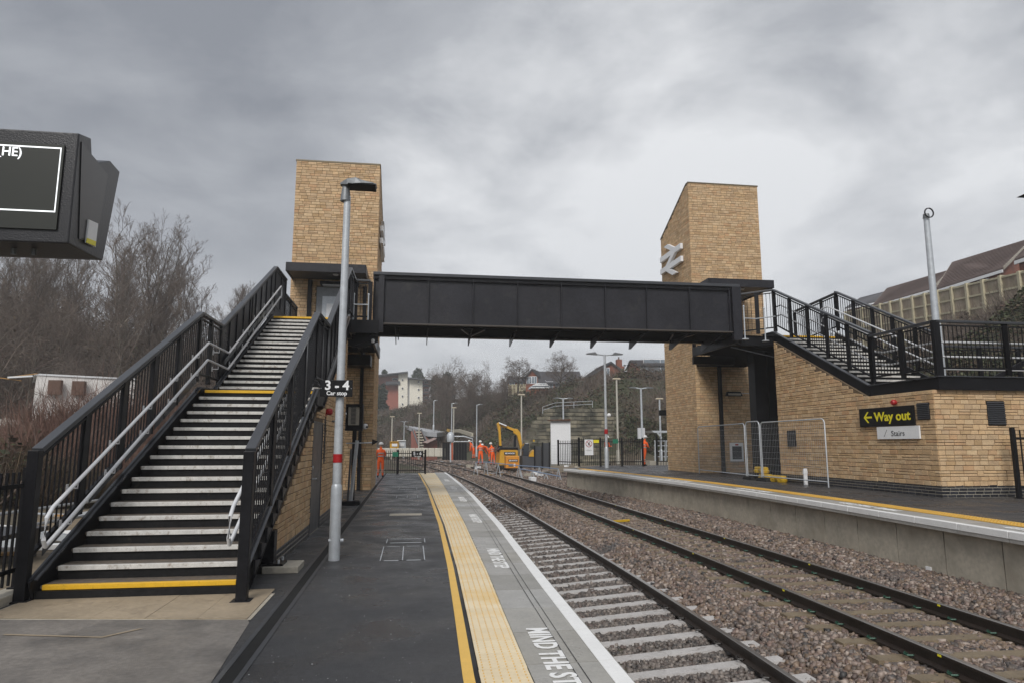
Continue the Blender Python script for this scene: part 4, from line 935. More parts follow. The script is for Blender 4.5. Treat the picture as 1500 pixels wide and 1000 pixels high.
t_ = thing('car_stop_sign', 'small black 5 - 6 car stop sign on the far end railing', 'sign', (.35, 41.4, 1.2)); q = P(633-22, 662, 41.2)
M().box(.02, .72, 41.36, 41.39, 1.0, 1.36).obj('sign_board', signblk, t_); text('sign_lettering', '56', (.37, 41.355, 1.13), (R90, 0, 0), signw, t_); text('sign_lettering', 'carb', (.37, 41.355, 1.02), (R90, 0, 0), signw, t_)
tag(M().box(-1.1, -.75, 41.7, 41.73, 1.02, 1.3).obj('notice', green), 'small green notice on the end railing beside the worker', 'notice')
RF = railing('black railing with notices at the end of the far platform', (9.4, 38.2, .5), (13.3, 38.6, .5), 1.62, None, 34, 3)
railing('black railing set further back at the far platform left end', (8.7, 40.5, .5), (9.4, 38.2, .5), 1.5, None, 12, 1)
railing('black railing beyond the far platform, beside the right tower', (15.2, 41.5, .4), (16.6, 41.6, .4), 1.9, None, 8, 1)
Fs = 1
NB = thing('warning_notice', 'white prohibition notice with a red ring on the far platform railing', 'notice', (9.95, 38.1, 1.5))
M().box(9.72, 10.22, 38.12, 38.15, 1.15, 2.02).obj('notice_board', signw, NB)
def ring(cx, cy, cz, r, wd, n=24):
    m_ = M()
    for i in range(n):
        a, b = 2*math.pi*i/n, 2*math.pi*(i+1)/n
        m_.face([(cx+r*math.cos(a), cy, cz+r*math.sin(a)), (cx+r*math.cos(b), cy, cz+r*math.sin(b)), (cx+(r-wd)*math.cos(b), cy, cz+(r-wd)*math.sin(b)), (cx+(r-wd)*math.cos(a), cy, cz+(r-wd)*math.sin(a))])
    return m_
ring(9.97, 38.115, 1.78, .19, .03).bar((9.85, 38.114, 1.65+.26-.01), (10.09, 38.114, 1.65), .004, .03, up=(0,0,1)).obj('red_ring', red, NB)
M().lathe((9.99, 38.112, 1.87), [(.025, 0), (.025, .004)], 8, 'y').bar((9.98, 38.113, 1.84), (9.95, 38.113, 1.76), .004, .05).bar((9.95, 38.113, 1.76), (9.9, 38.113, 1.68), .004, .025).bar((9.96, 38.113, 1.76), (10.02, 38.113, 1.68), .004, .025).bar((9.97, 38.113, 1.82), (10.05, 38.113, 1.77), .004, .02).obj('walking_figure', signblk, NB)
text('notice_lettering', 'fine', (9.97, 38.112, 1.42), (R90, 0, 0), greyd, NB, sc=.36)
tag(M().box(10.24, 10.56, 38.12, 38.14, 1.83, 2.0).obj('notice', signy), 'small yellow notice beside the prohibition notice', 'notice')
tag(M().box(11.4, 11.72, 38.22, 38.24, 1.8, 2.04).obj('notice', green), 'small green notice on the far platform railing right of the lamp post', 'notice')
railing('black railing at the right picture edge in front of the right building', (14.05, 14.4, .5), (16.8, 14.45, .5), 1.62, None, 20, 1)
# ------------------------------------------------------------------ mesh fence panels
def heras(label, p, q, h, grp):
    p, q = Vector(p), Vector(q); t = thing('mesh_fence_panel', label, 'fence', p, grp); d = (q-p).normalized(); L = (q-p).length; Z = Vector((0,0,1)); r = .12
    M().tube([p, p+Z*(h-r), p+Z*(h-.04)+d*.04, p+Z*h+d*r, q+Z*h-d*r, q+Z*(h-.04)-d*.04, q+Z*(h-r), q], .021, 8).obj('frame', galv, t, smooth=True)
    M().tube([p+Z*.16, q+Z*.16], .018, 8).obj('bottom_tube', galv, t, smooth=True)
    w_ = M()
    for k in range(1, 9): w_.bar(p+Z*(.16+k*(h-.16)/9), q+Z*(.16+k*(h-.16)/9), .0045)
    n_ = int(L/.1)
    for k in range(1, n_): w_.bar(p+d*(L*k/n_)+Z*.16, p+d*(L*k/n_)+Z*h, .0028)
    w_.obj('wire_mesh', galv, t, kind='stuff')
    return t
g_ = 'mesh fence panels at the foot of the right tower'
def fx_(px, X): q = PX(px, 700, X); return (X, q[1], .5)
heras('left long mesh fence panel before the right lift tower', (12.42, 28.7, .5), fx_(1094, 12.0), 2.0, g_)
heras('narrow middle mesh fence panel beside the black columns', fx_(1096, 12.0), fx_(1116, 12.05), 2.05, g_)
heras('right long mesh fence panel before the right building', fx_(1118, 12.05), fx_(1213, 12.1), 2.0, g_)
def foot(px, label):
    x, y, z = fx_(px, 12.0); tag(M().prism([(x-.12, y-.35, z), (x-.12, y+.35, z), (x-.08, y+.3, z+.12), (x-.08, y-.3, z+.12)], (.22, 0, 0)).obj('fence_foot', rubber, bevel=.02), label, 'fence foot', 'rubber feet of the mesh fence')
foot(1098, 'black rubber foot under the narrow mesh fence panel'); foot(1119, 'black rubber foot under the right mesh fence panel')
def yblock(px, X, label, s=1.0, dz=0):
    x, y, z = fx_(px, X); t = thing('weight_block', label, 'weight block', (x, y, z+dz), 'yellow plastic weight blocks'); z += dz
    M().box(x-.1, x+.1, y-.42*s, y+.42*s, z+.06, z+.22).obj('beam', yel, t, bevel=.04)
    for s_ in (-.26, .26): M().lathe((x, y+s_*s, z), [(.15, 0), (.17, .04), (.17, .1), (.12, .13)], 14).obj('lobe', yel, t, smooth=True)
yblock(1140, 12.22, 'yellow plastic weight block lying before the black columns', .9)
yblock(1122, 12.32, 'lower yellow plastic weight block of the pile at the fence joint', .8); yblock(1116, 12.36, 'upper yellow plastic weight block of the pile at the fence joint', .8, dz=.24)
x, y, z = fx_(1180, 12.2)
t_ = thing('plastic_pipe', 'short white plastic pipe standing against the right building plinth', 'pipe', (x, y, z)); M().tube([(x, y, z), (x+.03, y+.04, z+.5)], .065, 14).obj('pipe', signw, t_, smooth=True); M().tube([(x+.02, y+.03, z+.33), (x+.028, y+.037, z+.44)], .078, 14).obj('collar', signw, t_, smooth=True)
# ------------------------------------------------------------------ platform lamp posts beyond
def lamp(label, px, pyb, d, pytop, arms=1, arm=1.0, red_=False, z0=None, white=False, r=.06, grp='platform lamp posts', cam_=False, hidden_base=None):
    b = P(px, pyb, d); tp = P(px, pytop, d); z0 = b[2] if z0 is None else z0
    t = thing('lamp_post', label, 'lamp post', (b[0], b[1], z0), grp); h = tp[2]-z0
    post(t, b[0], b[1], z0, h, 1.1 if not hidden_base else .9, r, r*1.45, m=galv if not white else mat('post_cream', (0.5, 0.48, 0.42), 0.5))
    if red_: M().lathe((b[0], b[1], z0+1.8), [(r*1.3, 0), (r*1.3, .25)], 12).obj('red_band', red, t)
    if cam_: M().lathe((b[0]+.15, b[1]-.1, z0+h*.46), [(.05,-.1),(.11,-.04),(.11,.04),(.04,.1)], 10).obj('dome_camera', signw, t)
    ch = M()
    for s_ in ((-1, 1) if arms == 2 else (1,) if arms == 1 else ()):
        M().tube([(b[0], b[1], z0+h-.04), (b[0]+s_*arm*.45, b[1], z0+h+.02)], r*.55, 8).obj('arm', galv, t)
        M().prism([(b[0]+s_*arm*.4, b[1]-.12, z0+h-.03), (b[0]+s_*arm, b[1]-.12, z0+h), (b[0]+s_*arm, b[1]-.12, z0+h+.05), (b[0]+s_*arm*.55, b[1]-.12, z0+h+.12)], (0, .24, 0)).obj('lantern', galvd, t)
    if arms == 0: M().prism([(b[0]-.32, b[1]-.12, z0+h), (b[0]+.32, b[1]-.12, z0+h), (b[0]+.26, b[1]-.12, z0+h+.1), (b[0]-.26, b[1]-.12, z0+h+.1)], (0, .24, 0)).obj('lantern', mat('lantern_cream', (.6, .52, .4), .5), t)
    return t
lamp('twin armed lamp post with a red band at the far platform railing', 889, 686, 36.9, 519, 2, 1.0, True, .5, cam_=True, r=.075)
lamp('twin armed lamp post with a small cabinet behind the far platform railing', 942, 682, 52, 568, 2, .95, z0=.3, r=.09)
lamp('cream single lamp post between the two twin armed posts', 906, 684, 55, 555, 0, z0=.2, r=.09, white=True)
lamp('short grey lamp post with a T top standing by the right lift tower', 969, 680, 58, 584, 0, z0=.2, r=.09)
lamp('grey twin armed lamp post rising behind the white board', 826, 683, 62, 583, 2, .9, z0=0, r=.09)
lamp('cream lamp post just right of the excavator', 764, 684, 62, 578, 0, z0=0, r=.08, white=True)
lamp('grey lamp post on the slope left of the excavator', 698, 668, 78, 592, 1, .7, r=.08)
lamp('dark lamp post behind the loudspeaker post', 661, 668, 84, 590, 1, .7, r=.08)
lamp('cream lamp post beside the dark one left of the slope', 664, 665, 80, 597, 0, r=.08, white=True)
lamp('tall lamp post beside the sloping access road', 635, 632, 105, 586, 1, .6, r=.1)
lamp('cream post before the brick steps', 613, 672, 88, 605, 0, r=.09, white=True)
lamp('cream lamp post left of the yellow generator', 573, 672, 88, 610, 0, r=.09, white=True)
lamp('grey lamp post behind the generators', 591, 670, 100, 617, 2, .6, r=.08)
sg = thing('cabinet', 'pale grey cabinet on the second twin armed lamp post', 'cabinet', P(939, 640, 51)); q = P(939, 626, 51); M().box(q[0]-.26, q[0]+.26, q[1]-.1, q[1]+.1, q[2]-.8, q[2]+.0).obj('casing', galvp, sg); M().box(q[0]-.05, q[0]+.05, q[1]-.12, q[1]-.1, q[2]-.78, q[2]-.02).obj('rib', galv, sg)
# right tall lamp post behind the stairs
b = P(1376, 560, 19.0); tp = P(1358, 315, 19.0); bx, by = P(1371, 470, 19)[:2]
T = thing('lamp_post', 'galvanised lamp post topped by a ring lantern behind the right stairs', 'lamp post', (bx, by, .5), 'platform lamp posts')
post(T, bx, by, .5, tp[2]-.5, 4.6, .095, .125); 
M().tube([(bx+.13*math.cos(a)*1.05, by-.12, tp[2]+.02+.13*math.sin(a)*1.05) for a in np.linspace(0, 6.283, 21)], .02, 6).obj('ring_lantern', black, T, smooth=True)
M().lathe((bx, by, tp[2]-.1), [(.095, 0), (.08, .12)], 14).obj('post_cap', galvd, T)
b = P(1600, 600, 15); T = thing('lamp_post', 'lamp post just outside the right edge with its dark lantern tip in view', 'lamp post', (b[0], b[1], .5), 'platform lamp posts'); q = P(1494, 287, 15)
zz = q[2]; post(T, b[0], b[1], .5, zz-.45, 1.1, .07, .1)
M().prism([(q[0], q[1]-.12, zz), (b[0], b[1]-.12, zz-.05), (b[0], b[1]-.12, zz+.1), (q[0]+.1, q[1]-.12, zz+.03)], (.02, .24, 0)).obj('lantern', black, T)
# ------------------------------------------------------------------ people
def person(label, x, y, z0, H, face, pose, top, legs, helmet, bands=True, grp=None, hold=None):
    """continuous body grown from a skeleton; face = heading in radians; pose: dict of joint offsets"""
    t = thing('person', label, 'person', (x, y, z0), grp, rz=face, local=True)
    s = H/1.78; lean = pose.get('lean', 0); J = {}
    def tilt(v):                                 # torso leaning forward (+y) about the hips
        px_, py_, pz_ = v; c, q = math.cos(lean), math.sin(lean); dz = pz_-.93
        return (px_, py_*c+dz*q, .93+dz*c-py_*q)
    st = pose.get('stride', .06); kn = pose.get('knee', 0)
    V = [((0,0,.93),.145,.11), (tilt((0,.0,1.12)),.135,.1), (tilt((0,.0,1.34)),.165,.115), (tilt((0,.0,1.46)),.1,.08), (tilt((0,.02,1.55)),.055,.055), (tilt((0,.04,1.63)),.078,.09), (tilt((0,.045,1.72)),.07,.085)]
    E = [(0,1),(1,2),(2,3),(3,4),(4,5),(5,6)]
    def add(p, v, a, b=None): V.append((v, a, b or a)); E.append((p, len(V)-1)); return len(V)-1
    for sx, fy in ((-1, st), (1, -st)):
        h = add(0, (sx*.1, 0, .86), .095, .1); k = add(h, (sx*.11, fy*.6+kn, .49), .07); a = add(k, (sx*.12, fy, .1), .05, .055); add(a, (sx*.13, fy+.04, .035), .045, .04); add(len(V)-1, (sx*.135, fy+.16, .03), .04, .03)
    for sx in (-1, 1):
        arm = pose.get('arms', ((.05,.1),(.1,.25)))
        sh = add(2, tilt((sx*.19, 0, 1.41)), .065); el = add(sh, tilt((sx*.25, arm[0][0], 1.41-.29+arm[0][1]*.3)), .052); wr = add(el, tilt((sx*pose.get('wx', .24), arm[1][0], 1.12-.1+arm[1][1])), .04)
        hd = add(wr, tilt((sx*(pose.get('wx', .24)-.01), arm[1][0]+.07, 1.12-.13+arm[1][1])), .035, .025)
    me = bpy.data.meshes.new('body'); me.from_pydata([tuple(c*s for c in v[0]) for v in V], E, []); o = bpy.data.objects.new('body', me); COL.objects.link(o)
    sk = o.modifiers.new('skin', 'SKIN'); ss = o.modifiers.new('sub', 'SUBSURF'); ss.levels = ss.render_levels = 1
    for i, d_ in enumerate(me.skin_vertices[0].data): d_.radius = (V[i][1]*s, V[i][2]*s); d_.use_root = (i == 0)
    PEOPLE.append((o, t, s, top, legs)); 
    hc = Vector(tilt((0, .045, 1.72)))*s
    hm = M().lathe(hc, [(.125*s, 0), (.13*s, .02*s), (.125*s, .05*s), (.1*s, .1*s), (.04*s, .135*s)], 14)
    if helmet: hm.prism([(hc.x-.09*s, hc.y+.08*s, hc.z), (hc.x+.09*s, hc.y+.08*s, hc.z), (hc.x+.06*s, hc.y+.19*s, hc.z-.01), (hc.x-.06*s, hc.y+.19*s, hc.z-.01)], (0, 0, .012)); hm.obj('helmet', helm, t, smooth=True)
    else: hm.obj('hair', mat('hair_dark', (0.02, 0.015, 0.012), .7), t, smooth=True)
    if bands:
        for h in (1.1, 1.26):
            m_ = M(); c = Vector(tilt((0, 0, h)))*s; n_ = 14; up = (Vector(tilt((0,0,h+.03)))-Vector(tilt((0,0,h-.03)))).normalized()*.028*s; fw = Vector((0, math.cos(lean), -math.sin(lean)))
            for q in (-1, 1):
                for i in range(n_): a = 6.2832*i/n_; m_.v.append(tuple(c+Vector((math.cos(a)*.172*s, 0, 0))+fw*(math.sin(a)*.142*s)+up*q))
            for i in range(n_): m_.f.append((i, (i+1) % n_, n_+(i+1) % n_, n_+i))
            m_.obj('reflective_band', refl, t, smooth=True)
        for sx, fy in ((-1, st), (1, -st)):
            for z in (.26, .36): M().lathe((sx*.118*s, fy*.8*s+kn*.45*s, z*s), [(.082*s, 0), (.08*s, .035*s)], 12).obj('reflective_band', refl, t, smooth=True)
    return t
PEOPLE = []
def finish_people():
    dg = bpy.context.evaluated_depsgraph_get()
    res = []
    for o, t, s, top, legs in PEOPLE: res.append((bpy.data.meshes.new_from_object(o.evaluated_get(dg)), o, t, s, top, legs))
    for me, o, t, s, top, legs in res:
        me.materials.clear()
        for m_ in (top, legs, skin, rubber): me.materials.append(m_)
        ring_ = [Vector(v.co) for v in o.data.vertices]; hands = [ring_[-1], ring_[-5]]; headc = ring_[6]; neck = ring_[4]
        for p in me.polygons:
            c = p.center; z = c.z/s
            i = 1 if z < .86 else 0
            if z < .09: i = 3
            if (c-headc).length < .16*s or (c-neck).length < .05*s: i = 2
            if min((c-h).length for h in hands) < .075*s: i = 2
            p.material_index = i; p.use_smooth = True
        bpy.data.objects.remove(o); b = bpy.data.objects.new('body', me); link(b, t)
x, y, _ = PZ(557, 698, 0); a = 0
person('worker in orange seen from behind at the end of the near platform', x, y, 0, 1.8, 0.1, {'stride': .02, 'arms': ((.1,.1),(.22,.08)), 'lean': .05, 'wx': .17}, orange, orange, True)
person('worker in orange walking at the right end of the far railing', 13.62, 39.3, .5, 1.72, -1.2, {'stride': .14, 'arms': ((.1,.1),(.25,.12)), 'lean': .1, 'wx': .15}, orange, orange, True)
person('worker in orange seen through the far platform railing', 11.9, 41.2, .5, 1.72, -2.4, {'stride': .04, 'arms': ((.05,.1),(.2,.15))}, orange, mat('grey_trousers', (.12, .12, .13), .8), True)
q = PY(1106, 487, 23.6)
person('dark clothed person standing at the head of the right stairs', 12.1, 24.3, 5.5, 1.78, 2.2, {'stride': .05, 'lean': .25, 'arms': ((.2,.2),(.35,.3))}, navy, mat('blue_jeans', (.03, .06, .13), .8), False, bands=False)
gW = 'orange clad workers beside the excavator'
def at_site(px, pyf, d, z=-.3): q = P(px, pyf, d); return q[0], q[1]
for label, px, pyf, d, fc, ps_ in (('leftmost worker in orange bending forward beside the far track', 694, 671, 66, 1.2, {'lean': .55, 'arms': ((.2,.0),(.35,-.1))}),
        ('second worker in orange standing upright with back to the camera', 704, 679, 56, .2, {'stride': .12, 'lean': .1}),
        ('third worker in orange bending towards the ground left of the excavator', 717, 675, 60, 1.9, {'lean': .95, 'arms': ((.2,0),(.3,-.15)), 'knee': .05}),
        ('worker in orange nearest the yellow excavator', 722, 680, 58, .6, {'stride': .05, 'lean': .3})):
    q = P(px, pyf, d); person(label, q[0], q[1], q[2]-.02, 1.85, fc, ps_, orange, orange, True, grp=gW)
finish_people()
# ------------------------------------------------------------------ excavator
EXC_D = 56
ex = P(745, 685, EXC_D); s = EXC_D/1000
EX = thing('excavator', 'yellow tracked excavator with its bent boom raised over the site', 'excavator', ex); ZG = ex[2]
def q2(px, py, off=0): p = P(px, py, EXC_D+off); return Vector(p)
yb = mat('excavator_yellow', (0.62, 0.33, 0.02), 0.42, var=.12, scale=3)
B0, B1 = q2(731, 680), q2(756, 657); 
M().prism([q2(731,681), q2(759,681), q2(759,660), q2(756,657), q2(733,657)], (0, 2.6, 0)).obj('engine_housing', yb, EX, bevel=.06)
M().prism([q2(730,658,-.05), q2(760,658,-.05), q2(758,654,-.05), q2(733,654,-.05)], (0, 2.7, 0)).obj('counterweight_top', black, EX, bevel=.04)
M().prism([q2(729,686), q2(764,686), q2(767,683.5), q2(764,681), q2(729,681), q2(727,683.5)], (0, .5, 0)).obj('track', rubber, EX); M().prism([q2(729,686,2.4), q2(764,686,2.4), q2(767,683.5,2.4), q2(764,681,2.4), q2(729,681,2.4), q2(727,683.5,2.4)], (0, .5, 0)).obj('track', rubber, EX)
pl = M().prism([q2(738.5,665,-.1), q2(755,665,-.1), q2(755,661,-.1), q2(738.5,661,-.1)], (0, .03, 0)).obj('name_plate', signblk, EX)
c = q2(746.8, 664.2, -.13); text('plate_lettering', 'plate', c, (R90, 0, -YAW), signw, pl, sc=.62)
m_ = M(); bp = [q2(762,657,1), q2(760,640,1), q2(757,633,1), q2(745,625,1), q2(731,619,1)]
w_ = [(758.5,657),(766,657),(762.5,640),(762,633),(757,628),(745,623),(733,620),(730,618),(729,622),(734,624),(744,628.5),(753,634),(757,640)]
M().prism([q2(a,b,.9) for a, b in ((762.5,657),(766,657),(762.5,633),(758,627.5),(752,627),(753,634),(757.5,637))][::1], (0, .45, 0)).obj('boom_lower', yb, EX, bevel=.03)
M().prism([q2(a,b,.92) for a, b in ((754,627.5),(757,630),(754.5,635),(748,630),(734,623.5),(733,619))], (0, .4, 0)).obj('boom_upper', yb, EX, bevel=.03)
M().prism([q2(a,b,.88) for a, b in ((728,620),(730.5,617.5),(733,619),(735,654),(732,655),(730.5,633))], (0, .42, 0)).obj('dipper_arm', yb, EX, bevel=.03)
M().bar(q2(731,618.5,.85), q2(742,623,.85), .3, .09).obj('ram', signw, EX); M().prism([q2(740,625.5,.86), q2(752,630.5,.86), q2(751.5,632.5,.86), q2(739.5,627.5,.86)], (0, .02, 0)).obj('boom_plate', signblk, EX)
M().prism([q2(a,b,.8) for a, b in ((729.5,652),(735.5,652),(738,660),(734,664),(729,660))], (0, .7, 0)).obj('bucket', black, EX)
M().bar(q2(754,656,.9), q2(754.5,637,.9), .2, .2).obj('boom_ram', black, EX)
cb = M().prism([q2(766,667,-.2), q2(775,667,-.2), q2(775,648,-.2), q2(769,648,-.2), q2(766.5,653,-.2)], (0, 1.0, 0)).obj('cab', glass_d, EX, bevel=.04)
M().prism([q2(765.5,684,-.25), q2(783,684,-.25), q2(783,667,-.25), q2(765.5,667,-.25)], (0, 1.4, 0)).obj('cab_base', greyd, EX)
M().prism([q2(775,668,-.3), q2(783,668,-.3), q2(783,658,-.3), q2(780,660,-.3), q2(775,666,-.3)], (0, 1, 0)).obj('side_cowl', yb, EX); M().box(*[v for a in zip(q2(781,646), q2(781,646)+Vector((.12,.12,.14))) for v in a]).obj('beacon', yel, EX)
ct = thing('site_cabinet', 'orange box with white nameplate standing before the excavator', 'cabinet', P(750, 685, 54)); 
def r2_(px, py, o=0): return Vector(P(px, py, 54+o))
M().prism([r2_(741,685), r2_(760.5,685), r2_(760.5,667), r2_(741,667)], (0, .9, 0)).obj('casing', mat('site_orange', (.68,.27,.02), .45), ct, bevel=.03)
pl = M().prism([r2_(745,675,-.05), r2_(758.5,675,-.05), r2_(758.5,672,-.05), r2_(745,672,-.05)], (0, .03, 0)).obj('name_plate', signblk, ct); text('plate_lettering', 'plate', r2_(751.7,674.6,-.08), (R90, 0, -YAW), signw, pl, sc=.5)
M().prism([r2_(745,682,-.05), r2_(751,682,-.05), r2_(751,678.5,-.05), r2_(745,678.5,-.05)], (0, .03, 0)).obj('vent_grille', galvd, ct); M().prism([r2_(752.5,682.5,-.05), r2_(755,682.5,-.05), r2_(755,678.5,-.05), r2_(752.5,678.5,-.05)], (0, .03, 0)).obj('warning_label', signw, ct)
# white board, dark screens, barriers
def qd(px, py, d): return Vector(P(px, py, d))
WB = thing('white_board', 'tall white wrapped board standing beside the far platform end', 'board', qd(822, 681, 46))
M().prism([qd(807.5,679,46), qd(836.5,679,46), qd(835.5,614,46), qd(806.5,614.5,46)], (.03, .25, 0)).obj('board', signw, WB); M().prism([qd(804,614,45.8), qd(836,613,45.8), qd(836,615.5,45.8), qd(804,615.5,45.8)], (0, .5, 0)).obj('top_cap', mat('rust_cap', (.1,.05,.03), .8), WB)
mw = M()
for i in range(15): mw.bar(qd(806+i*2.2, 681, 45.4), qd(806+i*2.2, 651, 45.4), .008)
for i in range(8): mw.bar(qd(806, 681-i*4.2, 45.4), qd(837, 681-i*4.2, 45.4), .008)
tag(mw.obj('wire_panel', galv), 'wire mesh panel in front of the lower part of the white board', 'fence')
for i, (a, b, tp_, dd_, lb_) in enumerate(((783,794,653,52,'dark mesh screen panel just right of the excavator cab'), (794.5,805,648,50,'grey mesh screen panel left of the white board'))):
    t_ = thing('screen_panel', lb_, 'screen', qd(a, 685, dd_), 'dark screens by the excavator'); M().prism([qd(a,685,dd_), qd(b,685,dd_), qd(b,tp_,dd_), qd(a,tp_,dd_)], (0, .04, 0)).obj('mesh_sheet', greyd, t_)
    for xq in (a, b): M().bar(qd(xq,686,dd_-.1), qd(xq,tp_-1,dd_-.1), .1).obj('post', black, t_)
t_ = thing('hoarding', 'dark slatted hoarding left of the workers beyond the tracks', 'fence', qd(665, 675, 70))
for i in range(9): M().prism([qd(648+i*4,673,70), qd(651.7+i*4,673,70), qd(651.7+i*4,647.5,70), qd(648+i*4,647.5,70)], (0, .08, 0)).obj('board', black if i != 3 else mat('site_red', (.4,.08,.03), .6), t_)
t_ = thing('canopy_frame', 'curved galvanised canopy frame above the dark hoarding', 'shelter', qd(672, 660, 72))
for o in (0, 2.5): M().tube([qd(655,645,72+o), qd(665,638.5,72+o), qd(680,638.5,72+o), qd(692,642,72+o), qd(693,655,72+o)], .07, 6).obj('frame_tube', galv, t_)
for a in (658, 668, 680, 690): M().tube([qd(a,643 if a<660 else 639,72), qd(a+4,643 if a<660 else 639.5,74.5)], .05, 6).obj('purlin', galv, t_)
M().tube([qd(655,646,72), qd(693,646,72)], .05, 6).obj('frame_tube', galv, t_)
t_ = thing('signal_post', 'grey post with a rounded hood seen from behind', 'signal', qd(660, 676, 62)); M().bar(qd(660,676,62), qd(660,640,62), .12).obj('shaft', galv, t_); a = qd(660, 638, 62); M().lathe(a-Vector((0,0,.5)), [(.32,0),(.34,.1),(.34,.6),(.2,.82),(.05,.88)], 14).obj('hood', galv, t_, smooth=True)
# blue and white hose barriers along the track
for k, (pts_, lb_) in enumerate(((((697,676),(712,676),(730,678),(760,681),(790,683),(818,686)), 'bent steel barrier rail with blue hose beside the far track'), (((762,686),(780,689),(800,693),(820,697)), 'lower blue hose barrier rail near the far platform end'))):
    t_ = thing('barrier', lb_, 'barrier', qd(*pts_[0], 50), 'tubular site barriers'); dd_ = [52, 51, 50, 48, 46, 44] if k == 0 else [46, 44, 43, 42]
    M().tube([qd(a, b, e2)+Vector((0, 0, 0)) for (a, b), e2 in zip(pts_, dd_)], .035, 6).obj('hose', mat('hose_blue', (.2,.26,.38), .5), t_)
    for (a, b), e2 in zip(pts_, dd_): c = qd(a, b, e2); M().bar(c, (c.x-.15, c.y+.2, -.62), .04).bar(c, (c.x+.15, c.y-.25, -.62), .04).obj('barrier_leg', galv, t_)
# site clutter: boards, bags and boxes
kinds = [('plank', conc2, (1.4,.2,.05)), ('sack', signw, (.5,.35,.25)), ('block', conc, (.6,.4,.3)), ('plank', mat('timber_raw', (.42,.27,.12), .7), (1.6,.18,.06)), ('tube', galv, (1.8,.08,.08))]
words = ['pale plank', 'white sack', 'grey block', 'timber plank', 'grey tube']; places = ['beside the excavator', 'behind the far track', 'near the barrier rails', 'by the end of the far platform', 'near the dark hoarding']
r = random.Random(5)
pts_ = [(770,689,44),(785,690,43),(800,691,42),(760,687,50),(735,686,55),(715,684,58),(700,682,60),(688,680,64),(675,678,66),(668,676,70),(812,694,40),(790,694,41),(775,694,42),(742,690,52),(728,688,54),(795,697,40),(830,680,47),(845,682,45),(710,690,52),(655,672,78),(645,670,84),(780,699,39)]
for i, (px, py, d_) in enumerate(pts_):
    k, m_, (a, b, c) = kinds[i % 5]; q = PZ(px, py+3, -.42); 
    o = M().box(-a/2, a/2, -b/2, b/2, 0, c).obj(k, m_, bevel=.02 if k in ('sack',) else 0); o.location = (q[0], q[1], -.5); o.rotation_euler = (r.uniform(-.05,.05), r.uniform(-.08,.08), r.uniform(0, 3))
    tag(o, f'{words[i % 5]} lying on the ground among the site clutter {places[2] if d_ < 46 else places[0] if d_ < 57 else places[4]}', k, 'clutter on the building site')
# ================================================================== terrain
def sm(a, b, x): t = np.clip((x-a)/(b-a), 0, 1); return t*t*(3-2*t)
def hash_noise(x, y, f, seed):
    r = np.random.default_rng(seed); v = 0; 
    for k in range(5):
        a, b, c = r.uniform(-1, 1, 3); n_ = math.hypot(a, b)+1e-6; ff = f*(1+k*.45); v = v+np.sin((x*a+y*b)/n_*ff+c*9)*np.cos((x*b-y*a)/n_*ff*.8+c*5)
    return v/2.2
FOOT = np.array([(-30,190),(-12,150),(1,118),(7.5,92),(10.5,75),(16,69),(23.5,66.5),(26,58),(23,46),(18.8,36),(18.5,0),(18.5,-60)], float)
REG = np.concatenate([FOOT, [(400,-60),(400,520),(-60,520)]])
def foot_dist(x, y):
    d = np.full(x.shape, 1e9); ins = np.zeros(x.shape, bool)
    for i in range(len(FOOT)-1):
        a, b = FOOT[i], FOOT[i+1]; ab = b-a; t = np.clip(((x-a[0])*ab[0]+(y-a[1])*ab[1])/(ab@ab), 0, 1); d = np.minimum(d, np.hypot(x-a[0]-t*ab[0], y-a[1]-t*ab[1]))
    n_ = len(REG)
    for i in range(n_):
        a, b = REG[i], REG[(i+1) % n_]
        if a[1] == b[1]: continue
        c = ((a[1] > y) != (b[1] > y)) & (x < (b[0]-a[0])*(y-a[1])/(b[1]-a[1])+a[0]); ins ^= c
    return np.where(ins, d, -d)
def H(x, y):
    x = np.asarray(x, float); y = np.asarray(y, float)
    xc = 5-np.maximum(0, y-30)**2/930; s_ = x-xc
    fd = foot_dist(x, y)
    near = 1-sm(44, 60, y)
    zr = np.where(fd > 0, np.interp(fd, [0, 1.5, 8, 16, 24, 60, 140], [-.5, .1, 4.9, 9.7, 10.9, 13, 15]), np.interp(s_, [-40, 6, 10, 13], [-.95, -.95, -.6, -.45]))
    zr = np.where((fd > 0) & (y < 44), np.interp(fd, [0, 6, 16, 19, 60, 140], [.35, 3.4, 9.6, 10.3, 12, 14]), zr)
    lf = -x-4.5
    zl1 = np.interp(lf, [-3, 0, 9, 14, 22, 34, 60, 120], [-.95, -.15, -.1, .9, 2.6, 4.4, 8, 13])
    sl = -s_
    zl2 = np.interp(sl, [-3, 5, 8, 14, 25, 45, 120], [-.95, -.7, .0, 3.0, 6.8, 10, 14])
    b = sm(50, 78, y); zl = zl1*(1-b)+zl2*b
    z = np.where(s_ > 0, zr, zl)
    z = np.maximum(z, np.interp(y, [95, 118, 150, 200, 222, 260, 300], [-.95, -.6, .8, 4.3, 9.2, 10.5, 12]))
    z = z+np.where(z > .3, hash_noise(x, y, .35, 3)*.28, 0)*sm(.3, 2, z)
    return z
gx = np.concatenate([np.arange(-340, -60, 10.), np.arange(-60, 60, 1.5), np.arange(60, 261, 10.)])
gy = np.concatenate([np.arange(-60, 0, 10.), np.arange(0, 150, 1.5), np.arange(150, 470, 10.)])
XX, YY = np.meshgrid(gx, gy); ZZ = H(XX, YY); nx = len(gx)
co = np.stack([XX, YY, ZZ], -1).reshape(-1, 3); I, J = np.meshgrid(np.arange(nx-1), np.arange(len(gy)-1)); k = (J*nx+I).reshape(-1)
big('ground', co, 4, np.stack([k, k+1, k+nx+1, k+nx], 1).reshape(-1), earth, kind='structure', smooth=True)
